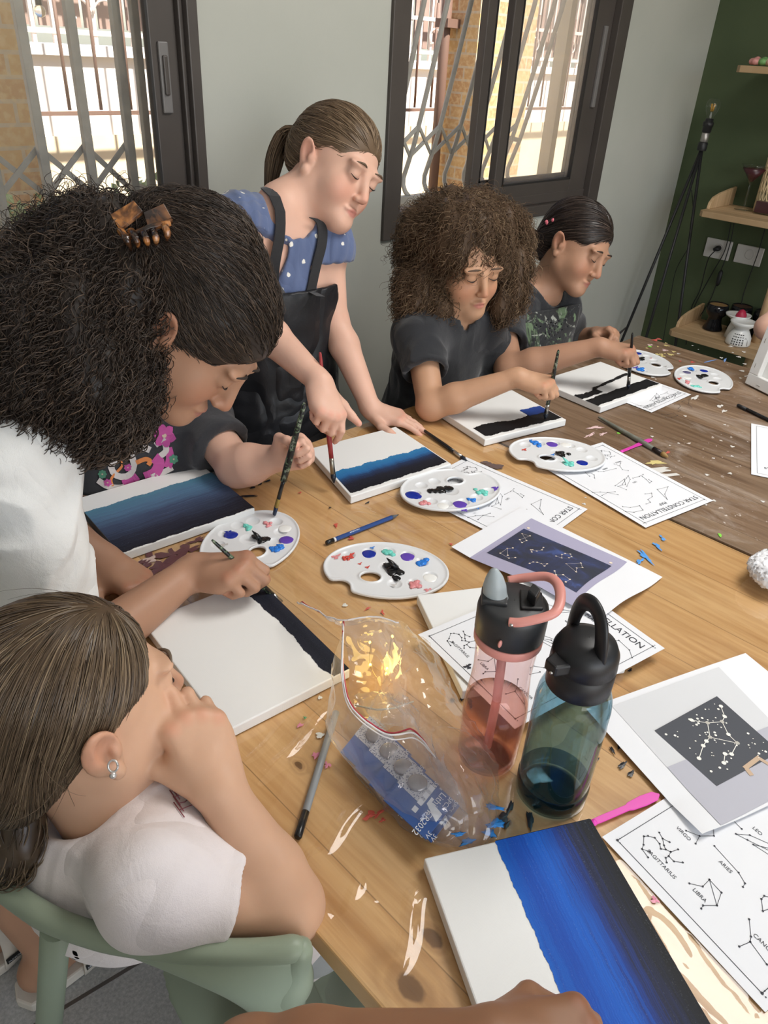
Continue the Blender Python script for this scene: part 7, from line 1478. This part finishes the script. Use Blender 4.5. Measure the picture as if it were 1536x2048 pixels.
m.build('perforations', M_black, r); m = MB(); a = a0 + .62; pts = []
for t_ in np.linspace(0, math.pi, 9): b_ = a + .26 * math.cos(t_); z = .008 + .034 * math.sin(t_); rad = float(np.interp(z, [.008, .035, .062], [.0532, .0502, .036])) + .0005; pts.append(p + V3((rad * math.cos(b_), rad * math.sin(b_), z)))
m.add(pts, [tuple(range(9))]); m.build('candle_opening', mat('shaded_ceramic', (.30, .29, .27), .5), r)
p = V3((3.485, 1.238, .456)); r = empty('oil_burner', (p[0], p[1], .456), 'white dish with a red wax cone behind the white burner', 'oil burner'); MB().lathe([(.001, .001), (.036, .001), (.030, .04), (.022, .07), (.03, .085), (.052, .098), (.055, .106), (.050, .104), (.018, .094), (.001, .093)], p, n=32).build('dish', M_cer, r); MB().lathe([(.024, .096), (.022, .108), (.012, .125), (.001, .130)], p + V3((0, -.012, 0)), n=9).build('wax_cone', mat('red_wax', (.42, .02, .06), .45), r)
for i, (u, v, col, lb) in enumerate([(1512, 118, (.62, .28, .26), 'pink flower shaped wax on the top shelf'), (1528, 114, (.16, .34, .12), 'green leaf shaped wax on the top shelf'), (1542, 120, (.55, .40, .30), 'tan wax piece at the right end of the top shelf')]):
    p = at(u, v + 12, x=3.43); p[2] = 1.506; S = Solid()
    for k in range(6): a = k * 1.047; S.ell(p + V3((.016 * math.cos(a), .016 * math.sin(a), .014)), (.014, .014, .012), None, .004)
    S.ell(p + V3((0, 0, .018)), .014, None, .004); v_, q = S.mesh(p - .05, p + .05, .0025); tag(solid_obj('wax_melt', v_, q, mat('wax_%d' % i, col, .5)), lb, 'wax melt')
# tripod lamp with a bare filament bulb
hub = at(1405, 292, x=3.50); lb_ = empty('tripod_lamp', (hub[0], hub[1], 0), 'black tripod floor lamp with a bare filament bulb in the corner', 'floor lamp')
ud = nrm(V3((.0, -.02, 1)))
def foot(px):
    a0 = np.array((1405., 292.)); d_ = np.array(px, float) - a0; best = None
    for s_ in np.linspace(1.0, 2.4, 700):
        q = a0 + d_ * s_; w_ = at(*q, z=0.0); e = abs(np.hypot(w_[0] - hub[0], w_[1] - hub[1]) - .24)
        if w_[0] > 3.63 or w_[1] > 1.73: e += 1
        if best is None or e < best[0]: best = (e, w_)
    return best[1]
for px, w_ in (((1240, 690), .0065), ((1293, 672), .0065), ((1352, 680), .0065)):
    f_ = foot(px); MB().tube([hub + ud * -.005, f_ + V3((0, 0, .004))], w_, 8).build('leg', M_black, lb_)
MB().lathe([(.018, -.018), (.020, -.012), (.020, .012), (.014, .016)], hub, ud, n=20).build('hub', M_black, lb_); MB().lathe([(.014, .016), (.016, .018), (.016, .050), (.013, .052)], hub, ud, n=20).build('ferrule', mat('worn_silver', (.4, .38, .36), .4, .8), lb_)
MB().lathe([(.015, .052), (.019, .056), (.019, .075), (.022, .077), (.022, .092), (.017, .094), (.016, .105), (.001, .106)], hub, ud, n=24).build('socket', M_black, lb_); bu = hub + ud * .145
MB().lathe([(.012, .10), (.014, .112), (.024, .132), (.029, .150), (.028, .165), (.020, .178), (.008, .183), (.0005, .184)], hub, ud, n=28).build('bulb', M_gl, lb_); m = MB()
for a in (0, 1.57, 3.14, 4.71): o_ = V3((.007 * math.cos(a), .007 * math.sin(a), 0)); m.tube([bu + o_ * .7 - ud * .012, bu + o_ * 1.2 + ud * .016], .0016, 6)
m.build('filament', mat('amber_filament', (.65, .33, .04), .35), lb_); MB().tube([hub + ud * .106, hub + ud * .13], [.006, .003], 8).build('glass_stem', mat('frost_stem', (.5, .5, .46), .3, trans=.5), lb_)
# sockets and cords
M_sock = mat('off_white_socket', (.60, .58, .56), .4); M_cord = mat('black_cord', (.010, .010, .011), .5)
def plate(cs, label):
    P = [at(u, v, x=XG - .001) for u, v in cs]; ys = sorted(p[1] for p in P); zs = sorted(p[2] for p in P); y0, y1, z0, z1 = (ys[0] + ys[1]) / 2, (ys[2] + ys[3]) / 2, (zs[0] + zs[1]) / 2, (zs[2] + zs[3]) / 2; r = empty('wall_socket', (XG, (y0 + y1) / 2, (z0 + z1) / 2), label, 'socket', 'sockets on the green wall'); MB().box((XG - .010, y0, z0), (XG - .001, y1, z1)).build('cover_plate', M_sock, r, bevel=.003)
    c = ((y0 + y1) / 2 - .005, (z0 + z1) / 2 + .005); MB().lathe([(.020, 0), (.0215, .002), (.019, .003), (.018, .001)], (XG - .010, c[0], c[1]), (-1, 0, 0), n=24).build('socket_ring', M_sock, r); return r, c
s1, c1 = plate([(1418, 473), (1467, 485), (1457, 523), (1406, 510)], 'white wall socket with a black plug in it on the green wall'); s2, c2 = plate([(1478, 487), (1530, 497), (1520, 535), (1467, 522)], 'white wall socket behind the shelf post on the green wall')
pg = empty('power_cord', (XG - .02, c1[0], c1[1]), 'black plug and cord in the left wall socket', 'cord'); MB().tube([(XG - .012, c1[0], c1[1]), (XG - .030, c1[0], c1[1]), (XG - .042, c1[0] + .01, c1[1] - .004)], [.013, .012, .006], 12).build('plug', M_cord, pg)
def cord(pts, xs, parent, r=.0022, name='cable'): return MB().tube(smooth_path([at(u, v, x=x) for (u, v), x in zip(pts, xs)], 40), r, 6).build(name, M_cord, parent)
cord([(1432, 500), (1418, 515), (1410, 540), (1400, 580), (1385, 610), (1378, 640), (1372, 690)], [3.608, 3.61, 3.62, 3.63, 3.63, 3.63, 3.62], pg)
c2_ = empty('power_cord', at(1455, 450, x=3.62), 'black cord with an inline switch hanging under the middle shelf', 'cord'); cord([(1468, 446), (1462, 480), (1450, 520), (1440, 545), (1432, 570), (1420, 600), (1395, 640)], [3.62] * 7, c2_); cord([(1462, 446), (1450, 500), (1425, 545), (1395, 600), (1382, 630)], [3.63] * 5, c2_)
a_, b_ = at(1443, 540, x=3.62), at(1434, 572, x=3.62); MB().tube([a_, a_ + (b_ - a_) * .15, b_ + (a_ - b_) * .15, b_], [.004, .010, .010, .004], 12).build('inline_switch', M_cord, c2_)
c3_ = empty('power_cord', at(1530, 470, x=3.62), 'black cord hanging right of the shelf post', 'cord'); cord([(1532, 450), (1518, 500), (1500, 550), (1486, 592), (1478, 640)], [3.62] * 5, c3_)
c4_ = empty('power_cord', at(1380, 500, x=3.55), 'thin black cord looping down beside the tripod lamp', 'cord'); cord([(1383, 380), (1386, 430), (1378, 490), (1352, 540), (1340, 600), (1328, 670), (1318, 720)], [3.50, 3.51, 3.53, 3.56, 3.58, 3.58, 3.55], c4_, .0018)
w_ = at(1250, 655, x=3.3); cl_ = empty('power_cord', w_, 'cord end lying by the lamp leg near the table corner', 'cord') if False else None
